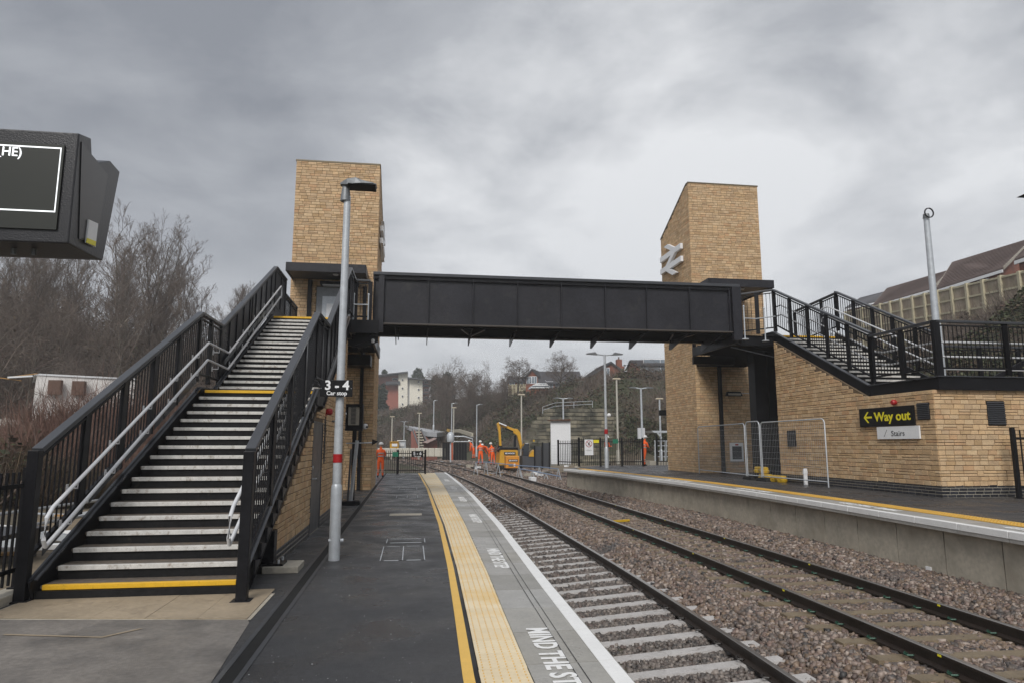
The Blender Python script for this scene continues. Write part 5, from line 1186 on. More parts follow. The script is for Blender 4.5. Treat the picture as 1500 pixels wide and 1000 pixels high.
# site ground right of the tracks and left yard
m_ = M(); gy2 = list(range(36, 100, 2))
for y in gy2: sh = max(0, y-30)**2/930; m_.v += [(13.2-sh, y, -.52), (20-sh, y, -.3)]
for i in range(len(gy2)-1): m_.f.append((2*i, 2*i+1, 2*i+3, 2*i+2))
m_.obj('site_ground', rubble, kind='structure')
m_ = M(); 
for i, y in enumerate(np.arange(2, 46, 2)): m_.v += [(-4.36, y, -.06), (-9, y, -.04+hash_noise(-9, y, .8, 9)*.05), (-15.5, y, H(-15.5, y)+.1)]
for i in range(21): 
    for j in (0, 1): m_.f.append((3*i+j, 3*i+3+j, 3*i+4+j, 3*i+1+j))
m_.obj('yard_ground', rubble, kind='structure')
# ------------------------------------------------------------------ vegetation stuff
LEAF_G = [(0.035,0.05,0.018),(0.055,0.07,0.025),(0.03,0.04,0.02),(0.08,0.085,0.035),(0.045,0.045,0.022),(0.07,0.06,0.03)]
LEAF_B = [(0.09,0.06,0.035),(0.065,0.045,0.03),(0.12,0.085,0.05),(0.05,0.04,0.028),(0.1,0.06,0.045),(0.06,0.06,0.03)]
TWIG = [(0.12,0.095,0.075),(0.16,0.13,0.105),(0.09,0.072,0.06),(0.14,0.10,0.085),(0.19,0.16,0.13)]
leafg = mat('bramble_leaf', None, .7, ramp=LEAF_G, var=.2, scale=.5); leafb = mat('dead_bracken', None, .85, ramp=LEAF_B, var=.2, scale=.5)
twigm = mat('twig_bark', None, .85, ramp=TWIG, var=.15, scale=.6); barkm = mat('tree_bark', (0.085, 0.07, 0.058), .85, var=.25, scale=1.5, stain=((0.07,0.08,0.04), .8, .5, .7))
redtw = mat('red_twig', None, .85, ramp=[(0.17,0.09,0.07),(0.21,0.12,0.09),(0.13,0.075,0.06),(0.18,0.13,0.1)], var=.15, scale=.6)
def leaves(name, pts, size, m, seed, flat=.5, **kw):
    r = np.random.default_rng(seed); n = len(pts); a = r.normal(size=(n, 3)); a[:, 2] *= flat; a /= np.linalg.norm(a, axis=1)[:, None]+1e-9
    b = np.cross(a, r.normal(size=(n, 3))); b /= np.linalg.norm(b, axis=1)[:, None]+1e-9; s_ = (size*r.uniform(.5, 1.3, n))[:, None]
    V = np.stack([pts-a*s_, pts-b*s_*.55, pts+a*s_, pts+b*s_*.55], 1)
    return big(name, V.reshape(-1, 3), 4, np.arange(n*4), m, **kw)
def twigs(name, pts, length, wid, m, seed, up=1.2, **kw):
    r = np.random.default_rng(seed); n = len(pts); d = r.normal(size=(n, 3)); d[:, 2] = np.abs(d[:, 2])+up; d /= np.linalg.norm(d, axis=1)[:, None]
    L = (length*r.uniform(.4, 1.25, n))[:, None]; sd = np.cross(d, r.normal(size=(n, 3))); sd /= np.linalg.norm(sd, axis=1)[:, None]+1e-9; w_ = np.asarray(wid).reshape(-1, 1)*r.uniform(.6, 1.4, (n, 1))
    mid = pts+d*L*.5+r.normal(size=(n, 3))*L*.08; tip = pts+d*L+r.normal(size=(n, 3))*L*.1
    V = np.stack([pts-sd*w_, pts+sd*w_, mid+sd*w_*.7, mid-sd*w_*.7, tip+sd*w_*.15, tip-sd*w_*.15], 1)
    F = np.array([0,1,2,3,3,2,4,5]); idx = (F[None]+(np.arange(n)*6)[:, None]).reshape(-1)
    return big(name, V.reshape(-1, 3), 4, idx, m, **kw)
def scatter(n, x0, x1, y0, y1, seed, cond=None, curve=True):
    r = np.random.default_rng(seed); y = r.uniform(y0, y1, n); x = r.uniform(x0, x1, n)
    if curve: x = x+5-np.maximum(0, y-30)**2/930
    z = H(x, y); k = np.ones(n, bool)
    if cond is not None: k = cond(x, y, z)
    return np.stack([x[k], y[k], z[k]], 1), r
VH = 1
def hillveg(n, args, tag_, sz):
    p, r = scatter(n, *args)
    nz = hash_noise(p[:, 0], p[:, 1], .45, 21); nz2 = hash_noise(p[:, 0], p[:, 1], .22, 5); hgt = np.clip(.9+nz*.9, .1, 2.2)*r.uniform(.15, 1, len(p)) if True else 0
    p[:, 2] += hgt*VH; g = nz2+r.normal(size=len(p))*.35
    a = p[g > .25]; b = p[(g <= .25) & (g > -.45)]; c = p[g <= -.45]
    leaves(f'bank_brambles', a, sz, leafg, 1, kind='stuff', label=f'dark green brambles covering {tag_}'); leaves('bank_bracken', b, sz*.9, leafb, 2, kind='stuff', label=f'brown dead bracken on {tag_}')
    c[:, 2] -= .5; twigs('bank_scrub', c, 1.5, sz*.13, twigm, 3, kind='stuff', label=f'bare scrub twigs on {tag_}')
def okb(x, y, z):
    fd = foot_dist(x, y); return (z > .4) & (fd > .6) & ~((x > 9.5) & (x < 24) & (fd < 8.5) & (y > 66) & (x < 21.5) & (y < 84)) & (y > 40)
def okn(x, y, z): return (z > .6) & (foot_dist(x, y) > .3)
hillveg(230000, (-16, 44, 40, 170, 11, okb), 'the bank behind the building site', .19)
hillveg(90000, (12, 34, 12, 46, 12, okn), 'the bank below the timber fence', .12)
hillveg(70000, (-55, -7, 75, 190, 13), 'the far left bank of the cutting', .26)
VH = .12
hillveg(50000, (-14, 16, 112, 225, 15), 'the slope under the sloping road', .3)
VH = 1
hillveg(50000, (-30, -15.5, 12, 60, 14), 'the ground beyond the left yard', .14)
# ------------------------------------------------------------------ bare trees
def grow(seed, h, r0, spread=.5, levels=5, kids=(7, 5, 4, 3), lean=.05, crown=.35, asc=.55, l0=None):
    rr = random.Random(seed); seg = []
    def branch(p, d, L, r, lv):
        n_ = 6 if lv == 0 else 4 if lv < 3 else 3; pts = [p]; dd = d.copy(); rad = [r]
        for i in range(n_):
            dd = (dd+Vector((rr.gauss(0,1), rr.gauss(0,1), rr.gauss(0,.6)))*(.06 if lv == 0 else .17)+Vector((0,0,.05 if lv else .02))).normalized()
            p = p+dd*(L/n_); pts.append(p); rad.append(r*(1-(i+1)/n_*(.75 if lv else .8)))
        for i in range(n_): seg.append((pts[i], pts[i+1], rad[i], rad[i+1], lv))
        if lv >= levels-1: return
        nk = kids[lv]+(rr.randint(0, 2) if lv else rr.randint(2, 5))
        for k in range(nk):
            f = crown+(1-crown)*(k+rr.random()*.8)/nk if lv == 0 else .2+.8*(k+rr.random())/nk
            i = min(n_-1, int(f*n_)); q = pts[i].lerp(pts[i+1], f*n_-i) if f < 1 else pts[-1]; rq = rad[i]*.6
            axis = (pts[i+1]-pts[i]).normalized(); side = axis.cross(Vector((rr.gauss(0,1), rr.gauss(0,1), rr.gauss(0,1)))).normalized()
            nd = (axis*asc+side*spread+Vector((0,0,.18))).normalized()
            ln = L*((l0 or .52) if lv == 0 else .56)*(1.15-.55*f if lv == 0 else 1.1-.4*f)*rr.uniform(.75, 1.15)
            branch(q, nd, ln, max(rq, .006), lv+1)
    branch(Vector((0,0,-.3)), Vector((rr.gauss(0,lean), rr.gauss(0,lean), 1)).normalized(), h, r0, 0)
    return seg
def seg_mesh(seg, name, m, minr):
    P0 = np.array([s_[0] for s_ in seg]); P1 = np.array([s_[1] for s_ in seg]); R0 = np.maximum([s_[2] for s_ in seg], minr); R1 = np.maximum([s_[3] for s_ in seg], minr*.7)
    d = P1-P0; d /= np.linalg.norm(d, axis=1)[:, None]+1e-9; ref = np.where(np.abs(d[:, 2:3]) > .8, [[1., .2, 0]], [[0, 0, 1.]]); a = np.cross(d, ref); a /= np.linalg.norm(a, axis=1)[:, None]; b = np.cross(d, a)
    V = []
    for Pp, R in ((P0, R0), (P1, R1)):
        for t in (0, 2.094, 4.189): V.append(Pp+(a*math.cos(t)+b*math.sin(t))*R[:, None])
    V = np.stack(V, 1); F = np.array([0,1,4,3, 1,2,5,4, 2,0,3,5]); idx = (F[None]+(np.arange(len(seg))*6)[:, None]).reshape(-1)
    o = big(name, V.reshape(-1, 3), 4, idx, m); me = o.data; bpy.data.objects.remove(o); return me
def tree_pair(seed, minr=.012, **k):
    sg_ = grow(seed, **k); tr_s = [s_ for s_ in sg_ if s_[4] == 0]; cr_s = [s_ for s_ in sg_ if s_[4] > 0]
    return seg_mesh(tr_s, 'trunk', barkm, minr), seg_mesh(cr_s, 'crown', twigm, minr)
tall = [tree_pair(50+i, h=15, r0=.15, spread=.52, crown=.3, asc=.8, kids=(14, 5, 3, 2), levels=5, minr=.010, l0=.27) for i in range(5)]
scrub = [tree_pair(70+i, h=7.5, r0=.09, spread=.8, crown=.1, asc=.5, kids=(12, 6, 4, 3), levels=4, lean=.12, minr=.011) for i in range(3)]
roundt = [tree_pair(90+i, h=5.2, r0=.22, spread=1.15, crown=.3, asc=.45, kids=(12, 6, 5, 3), levels=5, minr=.012, l0=.78) for i in range(2)]
roundh = [max(v.co.z for v in p_[1].vertices) for p_ in roundt]
def tree(name, pair, x, y, z, sc, label, grp, rz=None):
    t = bpy.data.objects.new(name, None); COL.objects.link(t); LOCAL.add(t.name); t.location = (x, y, z); t.rotation_euler = (0, 0, random.uniform(0, 6.28) if rz is None else rz); t.scale = (sc, sc, sc); tag(t, label, 'tree', grp)
    inst('trunk', pair[0], t); inst('crown', pair[1], t); return t
r = random.Random(3)
LW = 'tall bare tree with a thin trunk in the wood on the left'
for i in range(64):
    px = r.uniform(-90, 400); d_ = r.uniform(50, 84)
    q = P(px, 640, d_); x, y = q[0], q[1]; z = float(H(x, y))
    top_px = np.interp(px, [-90, 0, 120, 190, 215, 250, 300, 340, 400], [330, 350, 360, 345, 352, 385, 418, 440, 458])+r.uniform(-3, 45)
    hh = P(px, top_px, d_)[2]-z
    if hh > 4: tree('bare_tree', tall[i % 5], x, y, z, hh/15.3, LW, 'bare trees of the left wood')
q = P(190, 640, 52); z = float(H(q[0], q[1])); tree('bare_tree', tall[1], q[0], q[1], z, (P(190, 325, 52)[2]-z)/15.3, 'tallest bare tree of the left wood, rising above the others near the display', None)
for i in range(34):
    px = r.uniform(-80, 420); d_ = r.uniform(40, 62); q = P(px, 640, d_); z = float(H(q[0], q[1])); tree('scrub_tree', scrub[i % 3], q[0], q[1], z, r.uniform(.7, 1.25), 'low spreading bare scrub tree at the foot of the left wood', 'scrub trees below the left wood')
def mass(name, n, fn, L, wid, m, seed, label, lv=None, lm=None, lsz=.12):
    rg = np.random.default_rng(seed); p = fn(rg, n); twigs(name, p, L, wid, m, seed, kind='stuff', label=label)
    if lv: p2 = fn(rg, lv); p2[:, 2] += rg.uniform(0, L, lv); leaves(name.replace('twigs', 'leaves')+'_ivy', p2, lsz, lm, seed+1, kind='stuff', label='ivy and bramble leaves among the undergrowth of the left wood')
def wood(rg, n):
    px = rg.uniform(-120, 440, n); d_ = rg.uniform(48, 90, n); u = (px-750)/1000*d_; x = u*math.cos(YAW)+d_*math.sin(YAW); y = -u*math.sin(YAW)+d_*math.cos(YAW); z = H(x, y)
    return np.stack([x, y, z+rg.random(n)**1.4*np.interp(px, [0, 200, 420], [5.5, 4.8, 3.6])], 1)
mass('undergrowth_twigs', 60000, wood, 2.4, .014, twigm, 31, 'dense brown twigs filling the lower part of the left wood', 60000, leafb, .15)
mass('undergrowth_thicket', 16000, lambda rg, n: wood(rg, n)*np.array([1,1,1])-np.array([0,0,.6]), 1.6, .02, redtw, 35, 'reddish thicket along the foot of the left wood', 16000, leafg, .13)
# brown bushes between yard and wood
def bush(label, px, pyb, d_, w_, h_, m, seed, leafn=0, lm=None, grp=None):
    q = P(px, pyb, d_); z = float(H(q[0], q[1])); rg = np.random.default_rng(seed); n = 12000
    t = thing('bush', label, 'bush', (q[0], q[1], z), grp); a = rg.uniform(0, 6.28, n); rr = np.sqrt(rg.random(n))*w_/2
    p = np.stack([q[0]+rr*np.cos(a), q[1]+rr*np.sin(a)*.7, z+rg.random(n)*h_*.62*(1-(rr/(w_/2))**2*.7)], 1)
    twigs('branches', p, h_*.42, .012, m, seed, parent=t)
    if leafn:
        a = rg.uniform(0, 6.28, leafn); rr = np.sqrt(rg.random(leafn))*w_/2; p = np.stack([q[0]+rr*np.cos(a), q[1]+rr*np.sin(a)*.7, z+rg.random(leafn)**1.3*h_*.8*(1-(rr/(w_/2))**2*.6)], 1); leaves('leaves', p, .06, lm, seed, parent=t)
bush('reddish brown bare bush before the white building', 125, 650, 28, 7.5, 4.7, redtw, 41)
bush('second reddish bare bush in front of the white building, nearer the stairs', 190, 650, 30, 7, 4.6, redtw, 47)
bush('brown bush with some green leaves left of the reddish one', 60, 660, 23, 5, 3.0, redtw, 42, 2600, leafg)
bush('low green bramble bush above the rubble at the left edge', 10, 680, 20, 5.2, 2.0, leafb, 43, 5000, leafg)
bush('green bramble bush low behind the left balusters', 190, 670, 24, 5.0, 2.1, redtw, 44, 3000, leafg)
bush('dark bush behind the white building on its right', 235, 650, 36, 7, 3.4, redtw, 45, 900, leafb)
bush('spreading leafless bush behind the upper left balusters', 265, 640, 30, 6, 3.6, twigm, 46, 500, leafb)
# white building left
WBD = thing('white_building', 'long low white building half hidden by bushes below the wood', 'building', P(120, 600, 46))
a, b = P(54, 549, 40), P(200, 549, 43); z0 = 2.0; d2 = Vector((b[0]-a[0], b[1]-a[1], 0)); nn = Vector((-d2.y, d2.x, 0)).normalized()*6
wt = mat('white_render', (.8, .77, .74), .7, var=.1, scale=1.2, stain=((.35,.27,.22), .8, .56, .75))
M().prism([(a[0], a[1], z0), (b[0], b[1], z0), (b[0], b[1], a[2]), (a[0], a[1], a[2])], nn).obj('wall', wt, WBD)
M().prism([(a[0]-.1, a[1]-.1, a[2]), (b[0], b[1]-.1, a[2]), (b[0], b[1]-.1, a[2]+.1), (a[0]-.1, a[1]-.1, a[2]+.1)], nn).obj('roof_edge', signw, WBD)
for f in (.2, .43): c = Vector(a)+d2*f; M().box(c.x-.35, c.x+.35, c.y-.3, c.y-.05, a[2]-1.1, a[2]-.25).obj('window', mat('boarded_brown', (.12,.07,.05), .8), WBD)
# heaps and yard clutter
def heap(name, label, px, py, d_, rad, h, m, seed):
    q = P(px, py, d_); z = float(H(q[0], q[1])); rr = random.Random(seed); m_ = M(); n_ = 14; rings = 5
    for i in range(rings):
        f = i/(rings-1)
        for j in range(n_): a_ = 6.283*j/n_; R_ = rad*(1-f)*(1+rr.uniform(-.15,.15))+.05; m_.v.append((q[0]+R_*math.cos(a_), q[1]+R_*.7*math.sin(a_), z-.2+h*math.sin(f*1.5)*(1+rr.uniform(-.1,.1))))
    for i in range(rings-1):
        for j in range(n_): m_.f.append((i*n_+j, i*n_+(j+1) % n_, (i+1)*n_+(j+1) % n_, (i+1)*n_+j))
    m_.f.append(tuple((rings-1)*n_+j for j in range(n_))); tag(m_.obj(name, m, smooth=True), label, 'heap')
heap('spoil_heap', 'pale heap of spoil at the far left edge', 8, 600, 36, 4.0, 1.7, mat('pale_spoil', (.42,.4,.35), .85, var=.2, scale=2, bump=.6, bscale=6), 1)
heap('spoil_heap', 'low brown heap of earth behind the black kerb fence', 20, 720, 16, 2.2, .5, rubble, 2)
r = random.Random(11)
for i, (px, py, d_, kd) in enumerate([(15,556,34,0),(30,553,34,1),(38,550,35,0),(22,683,17,2),(30,670,18,0),(8,700,15,1),(20,740,12.5,2),(45,760,12,1),(6,770,11.5,0),(75,690,17,2),(90,735,14,1),(130,700,17,0),(150,690,18,2),(110,760,13,2),(180,640,22,1),(200,650,21,0)]):
    q = P(px, py, d_); L_ = r.uniform(.5, 1.6); 
    z = max(float(H(q[0], q[1])), -.05) if py > 600 else q[2]
    o = M().box(-L_/2, L_/2, -.07, .07, 0, .04+.04*kd).obj('board', [mat('timber_orange', (.45,.25,.08), .7), signw, galv][kd]); o.location = (q[0], q[1], z+.02); o.rotation_euler = (r.uniform(-.12,.12), r.uniform(-.15,.15), r.uniform(-.6,.9))
    tag(o, ['orange timber board', 'white board', 'grey metal strip'][kd]+(' on top of the pale spoil heap' if py < 600 else ' lying in the left yard '+['by the kerb railing','under the bushes','near the trestle table','furthest from the kerb','beside the pipe run','close to the brown bush','next to the newel post'][i % 7]), 'board', 'scraps in the left yard')
for i, (y, z) in enumerate(((9.5, .3), (12.0, .32), (14.5, .35))):
    pass
# yard pipe and cable run seen through the balusters
for i, zz in enumerate((.35, .62)):
    tag(M().tube([(-9.5, 8, zz-.1), (-7.2, 11, zz-.05), (-6.2, 16, zz)], .03, 6).obj('cable_pipe', galv), ('lower' if i == 0 else 'upper')+' grey pipe run crossing the yard behind the left balusters', 'pipe')
tag(M().box(-7.4, -5.9, 11.2, 12.6, .35, .42).box(-7.3, -7.2, 11.3, 11.4, -.05, .35).box(-6.1, -6.0, 12.4, 12.5, -.05, .35).box(-7.3, -7.2, 12.4, 12.5, -.05, .35).box(-6.1, -6.0, 11.3, 11.4, -.05, .35).obj('trestle_table', greyd), 'dark flat trestle standing in the yard behind the left stairs', 'trestle')
# ------------------------------------------------------------------ houses
redb = mat('red_brick_far', (0.24, 0.092, 0.058), .85, var=.2, scale=1.5, stain=((.17,.075,.055), .7, .45, .7)); slate = mat('roof_slate', (0.075, 0.072, 0.078), .7, var=.2, scale=1.2); tileb = mat('roof_tile', (0.12, 0.083, 0.072), .75, var=.2, scale=1.2)
def house(label, pl, pr, ye, yr, ybase, d_, gable, roofm=slate, depth=8, yaw=0.0, wins=(), chim=None, over=.25, vents=False):
    k = d_/1000.; W = (pr-pl)*k; c = P((pl+pr)/2, ybase, d_); zb = c[2]-1.0; ze = P((pl+pr)/2, ye, d_)[2]-zb; zr = P((pl+pr)/2, yr, d_)[2]-zb; z1 = 1.0
    t = thing('brick_house', label, 'house', (c[0], c[1], zb), 'brick houses on the bank', rz=-YAW+yaw, local=True); D = depth
    if gable:
        M().prism([(-W/2,0,-2), (W/2,0,-2), (W/2,0,ze), (0,0,zr), (-W/2,0,ze)], (0, D, 0)).obj('wall', redb, t); o_ = over
        ap = -0.0
        for s_ in (-1, 1):
            sl_ = (zr-ze)/(W/2); rf = M().prism([(0, -o_, zr+.18), (s_*(W/2+o_), -o_, ze-o_*sl_+.18), (s_*(W/2+o_), -o_, ze-o_*sl_+.02), (0, -o_, zr+.02)], (0, D+2*o_, 0)).obj('roof', roofm, t)
            M().prism([(0, -o_-.06, zr+.2), (s_*(W/2+o_), -o_-.06, ze-o_*sl_+.2), (s_*(W/2+o_), -o_-.06, ze-o_*sl_-.08), (0, -o_-.06, zr-.08)], (0, .05, 0)).obj('barge_board', greyd, rf)
            n_ = 9
            for i in range(n_): f = (i+.5)/n_; M().bar((s_*f*(W/2+o_), -o_, zr+.2-(zr-ze+o_*sl_)*f), (s_*f*(W/2+o_), D+o_, zr+.2-(zr-ze+o_*sl_)*f), .05, .03).obj('tile_course', roofm, rf)
    else:
        M().prism([(-W/2,0,-2), (-W/2,D,-2), (-W/2,D,ze), (-W/2,D/2,zr), (-W/2,0,ze)], (W, 0, 0)).obj('wall', redb, t); o_ = over
        for s_ in (0, 1):
            y0 = -o_ if s_ == 0 else D+o_; sl_ = (zr-ze)/(D/2); rf = M().prism([(-W/2-.2, y0, ze-o_*sl_+.02), (-W/2-.2, D/2, zr+.02), (-W/2-.2, D/2, zr+.16), (-W/2-.2, y0, ze-o_*sl_+.16)], (W+.4, 0, 0)).obj('roof', roofm, t)
            if s_ == 0:
                for i in range(14): f = (i+.5)/14; M().bar((-W/2-.2, y0+(D/2-y0)*f, ze-o_*sl_+.17+(zr-ze+o_*sl_)*f), (W/2+.2, y0+(D/2-y0)*f, ze-o_*sl_+.17+(zr-ze+o_*sl_)*f), .05, .025).obj('tile_course', roofm, rf)
        M().box(-W/2-.2, W/2+.2, -o_-.08, -o_+.02, ze-.25, ze-.02).obj('gutter', signw if roofm is tileb else greyd, t)
    for (px, py, w_, h_) in wins:
        x = (px-(pl+pr)/2)*k; z = P(px, py, d_)[2]-zb; f = M().box(x-w_/2, x+w_/2, -.06, .0, z-h_/2, z+h_/2).obj('window', signw, t)
        n_ = 2 if w_ > .8 else 1
        for i in range(n_): a_ = x-w_/2+.07+i*(w_-.07)/n_; M().box(a_, a_+(w_-.07)/n_-.07, -.075, -.06, z-h_/2+.08, z+h_/2-.08).obj('pane', glass_w, f)
    if chim: 
        x = (chim-(pl+pr)/2)*k; ch = M().box(x-.4, x+.4, D/2-.4, D/2+.4, zr-1.2, zr+1.0).obj('chimney', redb, t); M().lathe((x, D/2, zr+1.0), [(.13, 0), (.1, .4)], 8).obj('chimney_pot', tileb, ch)
    return t
house('small brick house with dark roof, leftmost on the crest', 744, 773, 558, 549, 571, 132, False, wins=((750,563,1.1,1.1),(762,563,1.1,1.1)))
house('brick house with a low gable left of the round bare tree', 770, 790, 552, 541, 569, 112, True, yaw=-.3, wins=((775,556,.9,1.2),(783,556,.9,1.2)))
house('large brick house under a broad dark roof behind the round bare tree', 790, 852, 560, 540, 571, 110, False, depth=10, wins=((799,556.5,.1,.1),(805,563,1.2,1.1),(818,563,1.1,1.0),(828,563,1.1,1.0)))
house('brick house with a front gable behind the twin armed lamp post', 872, 918, 547, 531, 566, 100, True, yaw=.12, wins=((889,547.5,.9,1.9),(884,558,.9,1.1)), chim=919)
house('brick lean to annexe with a chimney behind the gabled house', 908, 930, 550, 541, 562, 112, False, wins=((914,555,.8,1),), chim=917)
house('tall brick house with wide white windows beside the right tower', 932, 990, 533, 524, 560, 92, False, depth=7, wins=((968,541,4.6,2.9),(943,540,.9,1.1),(971,554,3.8,1.2)))
t_ = thing('conservatory', 'white glazed conservatory in front of the broad roofed house', 'conservatory', P(790, 568, 106))
a = [Vector(P(px, py, 106)) for px, py in ((778,568),(804,568),(803,564),(799,560.5),(788,560.5),(780,564))]
M().prism(a, (0, 3, 0)).obj('glazing', glass_w, t_)
for i in range(9): f = i/8; M().bar(a[5].lerp(a[2], f)+Vector((0,-.08,0)), a[4].lerp(a[3], f)+Vector((0,-.08,0)), .1).obj('glazing_bar', signw, t_)
M().bar(a[0]+Vector((0,-.1,.1)), a[1]+Vector((0,-.1,.1)), .15).bar(a[5]+Vector((0,-.1,0)), a[2]+Vector((0,-.1,0)), .12).obj('frame', signw, t_)
# crest fence by the gardens and guard rail over the retaining wall
rail_w = mat('fence_rail', (.52,.47,.33), .8, var=.15, scale=3)
def board_fence(label, p, q, h, n_posts, nb, m, seg=None):
    p, q = Vector(p), Vector(q); t = thing('timber_fence', label, 'fence', p); d = q-p; L_ = math.hypot(d.x, d.y); ang = math.atan2(d.y, d.x)
    pm = M().box(-.11, .11, -.16, .16, -2, h+.06).mesh('post', rail_w); bmx = M().box(-L_/nb/2+.004, L_/nb/2-.004, 0, .02, -1.2, h-.02).mesh('board', m)
    sl = d.z
    for k in range(n_posts+1): f = p+d*(k/n_posts); inst('post', pm, t, (f.x, f.y, f.z), (0, 0, ang))
    for k in range(nb): f = p+d*((k+.5)/nb); inst('board', bmx, t, (f.x, f.y, f.z+random.uniform(-.02,.02)), (0, 0, ang))
    nrm = Vector((d.y, -d.x, 0)).normalized()
    if nrm.dot(Vector((0,0,0))-p) < 0: nrm = -nrm
    for z in (.12, h*.52, h-.06): M().bar(p+Vector((0,0,z))+nrm*.04, q+Vector((0,0,z))+nrm*.04, .08, .12).obj('rail', rail_w, t)
    return t
wood_m = mat('weathered_timber', None, .85, ramp=[(.36,.29,.215),(.27,.21,.155),(.41,.34,.26),(.33,.26,.19)], var=.2, scale=2.5, bump=.2, stain=((.25,.24,.15), 1.2, .5, .8))
a = P(1560, 425, 36); b = P(1300, 470, 57)
b2 = P(1215, 500, 75)
fa = P(1482, 446, 41); fb_ = P(1308, 474.5, 55.5); v_ = Vector(fb_)-Vector(fa)
board_fence('long weathered timber fence with posts on top of the right bank', Vector(fa)-v_*.55, Vector(fa)+v_*1.6, 1.85, 18, 150, wood_m)
board_fence('pale garden fence on the crest left of the conservatory', P(746, 573, 120), P(779, 572, 116), 1.2, 6, 20, wood_m)
def guard(label, pts_, h, mm_=galv):
    t = thing('guard_rail', label, 'railing', pts_[0]); pts_ = [Vector(p) for p in pts_]
    for i in range(len(pts_)-1):
        p, q = pts_[i], pts_[i+1]
        for z in (h*.5, h): M().bar(p+Vector((0,0,z)), q+Vector((0,0,z)), .05).obj('rail', mm_, t)
        n_ = max(1, int((q-p).length/1.8))
        for k in range(n_+1): f = p+(q-p)*(k/n_); M().bar(f, f+Vector((0,0,h)), .05).obj('post', mm_, t)
guard('grey tube railing on top of the stepped retaining wall', [P(795, 605, 77), P(813, 599, 78), P(868, 596, 79)], .75)
guard('grey tube railing high on the bank below the gabled house', [P(848, 568, 96), P(880, 567, 96), P(916, 566, 96)], 1.0, galvd)
# ------------------------------------------------------------------ retaining wall of stacked blocks, stepping back
RW = thing('retaining_wall', 'stepped retaining wall of weathered stacked blocks in the bank', 'retaining wall', P(840, 680, 72))
rwm = mat('mossy_block', None, .85, ramp=[(.2,.18,.13),(.27,.24,.17),(.12,.11,.085),(.3,.27,.2),(.09,.085,.07),(.16,.15,.1)], var=.3, scale=1.5, bump=.4, bscale=9, stain=((.045,.045,.032), .5, .44, .6))
r = random.Random(8); rows = 15; blk = [M().prism([(-.5,0,0),(.5,0,0),(.5,0,.36),(-.5,0,.36)], (0, .8, 0)).mesh('block', rwm)]
nb_ = 0; far_m = M()
for i in range(rows):
    py = 683-i*5.75; dd = 70.5+i*.55; l = np.interp(py, [600, 612, 640, 683], [806, 790, 772, 762]); rr_ = np.interp(py, [600, 683], [914, 916])
    p0 = Vector(P(l, py, dd)); p1 = Vector(P(rr_, py, dd)); L_ = (p1-p0).length; u = (p1-p0).normalized(); ang = math.atan2(u.y, u.x); x = r.uniform(-.6, 0)
    while x < L_:
        w_ = r.choice((.9, 1.2, 1.5))
        inst('block', blk[0], RW, p0+u*(x+w_/2)+Vector((r.uniform(-.02,.02), r.uniform(-.05,.05), 0)), (0, 0, ang), (w_-.03, 1, 1.0)); nb_ += 1
        x += w_
p0 = [P(756,692,71.4), P(919,692,71.4), P(916,603,79.2), P(806,603,79.2)]
M().prism(p0, (0, 1.5, -.3)).obj('wall_core', mat('wall_core_dark', (.035,.033,.025), .9), RW)
# far ivy wall right of it
M().prism([P(916,690,74), P(985,690,70), P(985,625,70), P(916,612,76)], (0, .5, 0)).obj('ivy_wall', mat('old_wall', (.06,.052,.038), .9, var=.4, scale=.5, bump=.6, bscale=3, stain=((.04,.05,.022), .3, .45, .6)), label='old dark wall streaked with ivy beside the right tower', category='wall') if False else tag(M().prism([P(916,690,74), P(985,690,70), P(985,625,70), P(916,612,76)], (0, .5, 0)).obj('garden_wall', mat('old_wall', (.06,.052,.038), .9, var=.4, scale=.5, bump=.6, bscale=3, stain=((.04,.05,.022), .3, .45, .6))), 'old dark wall streaked with moss beside the right tower', 'wall')
rg = np.random.default_rng(5); n = 5000; f1, f2 = rg.random((n,1)), rg.random((n,1)); A_, B_, C_, D_ = [np.array(P(*v)) for v in ((914,690,73.5),(986,690,69.5),(986,622,69.5),(914,608,75))]
q_ = (A_*(1-f1)+B_*f1)*(1-f2)+(D_*(1-f1)+C_*f1)*f2; k_ = hash_noise(q_[:,0]*2, q_[:,2]*2, .8, 4)+rg.normal(size=n)*.4 > -.1
leaves('wall_ivy', q_[k_]-np.array([0,.15,0]), .16, leafg, 9, flat=1, kind='stuff', label='ivy hanging over the old dark wall'); leaves('wall_dead_growth', q_[~k_]-np.array([0,.1,0]), .14, leafb, 10, flat=1, kind='stuff', label='dead growth on the old dark wall')
# platform shelter bits by right tower
t_ = thing('shelter', 'grey steel shelter frame just left of the right tower', 'shelter', qd(975, 688, 50))
M().prism([qd(954,630,50), qd(1005,630,50), qd(1005,633,50), qd(958,633,50)], (0, 2, 0)).obj('roof', galv, t_); M().bar(qd(963,633,50), qd(969,641,50), .1).obj('strut', galv, t_)
for px in (960, 975, 990): M().bar(qd(px,676,50.5), qd(px,644,50.5), .12).obj('post', galv, t_)
for py in (645, 652, 660, 668): M().bar(qd(958,py,50.5), qd(1000,py,50.5), .06).obj('rail', galv, t_)
tag(M().prism([qd(965.5,636,43), qd(990,636,43), qd(990,631+10.5,43), qd(965.5,641.5,43)], (0,.1,0)).obj('hanging_sign', signblk), 'black hanging sign seen end on left of the right tower', 'sign') if False else None
M_ = tag(M().prism([qd(966,608,40), qd(985,608,40), qd(985,600,40), qd(966,600,40)], (0,.15,0)).obj('hanging_sign', signblk), 'black sign projecting from the right tower above the shelter', 'sign')
tag(M().prism([qd(952,681,46), qd(1000,684,46), qd(1000,677,46), qd(952,674,46)], (0,3,0)).obj('low_wall', conc2), 'low pale concrete wall behind the far platform beside the tower', 'wall')
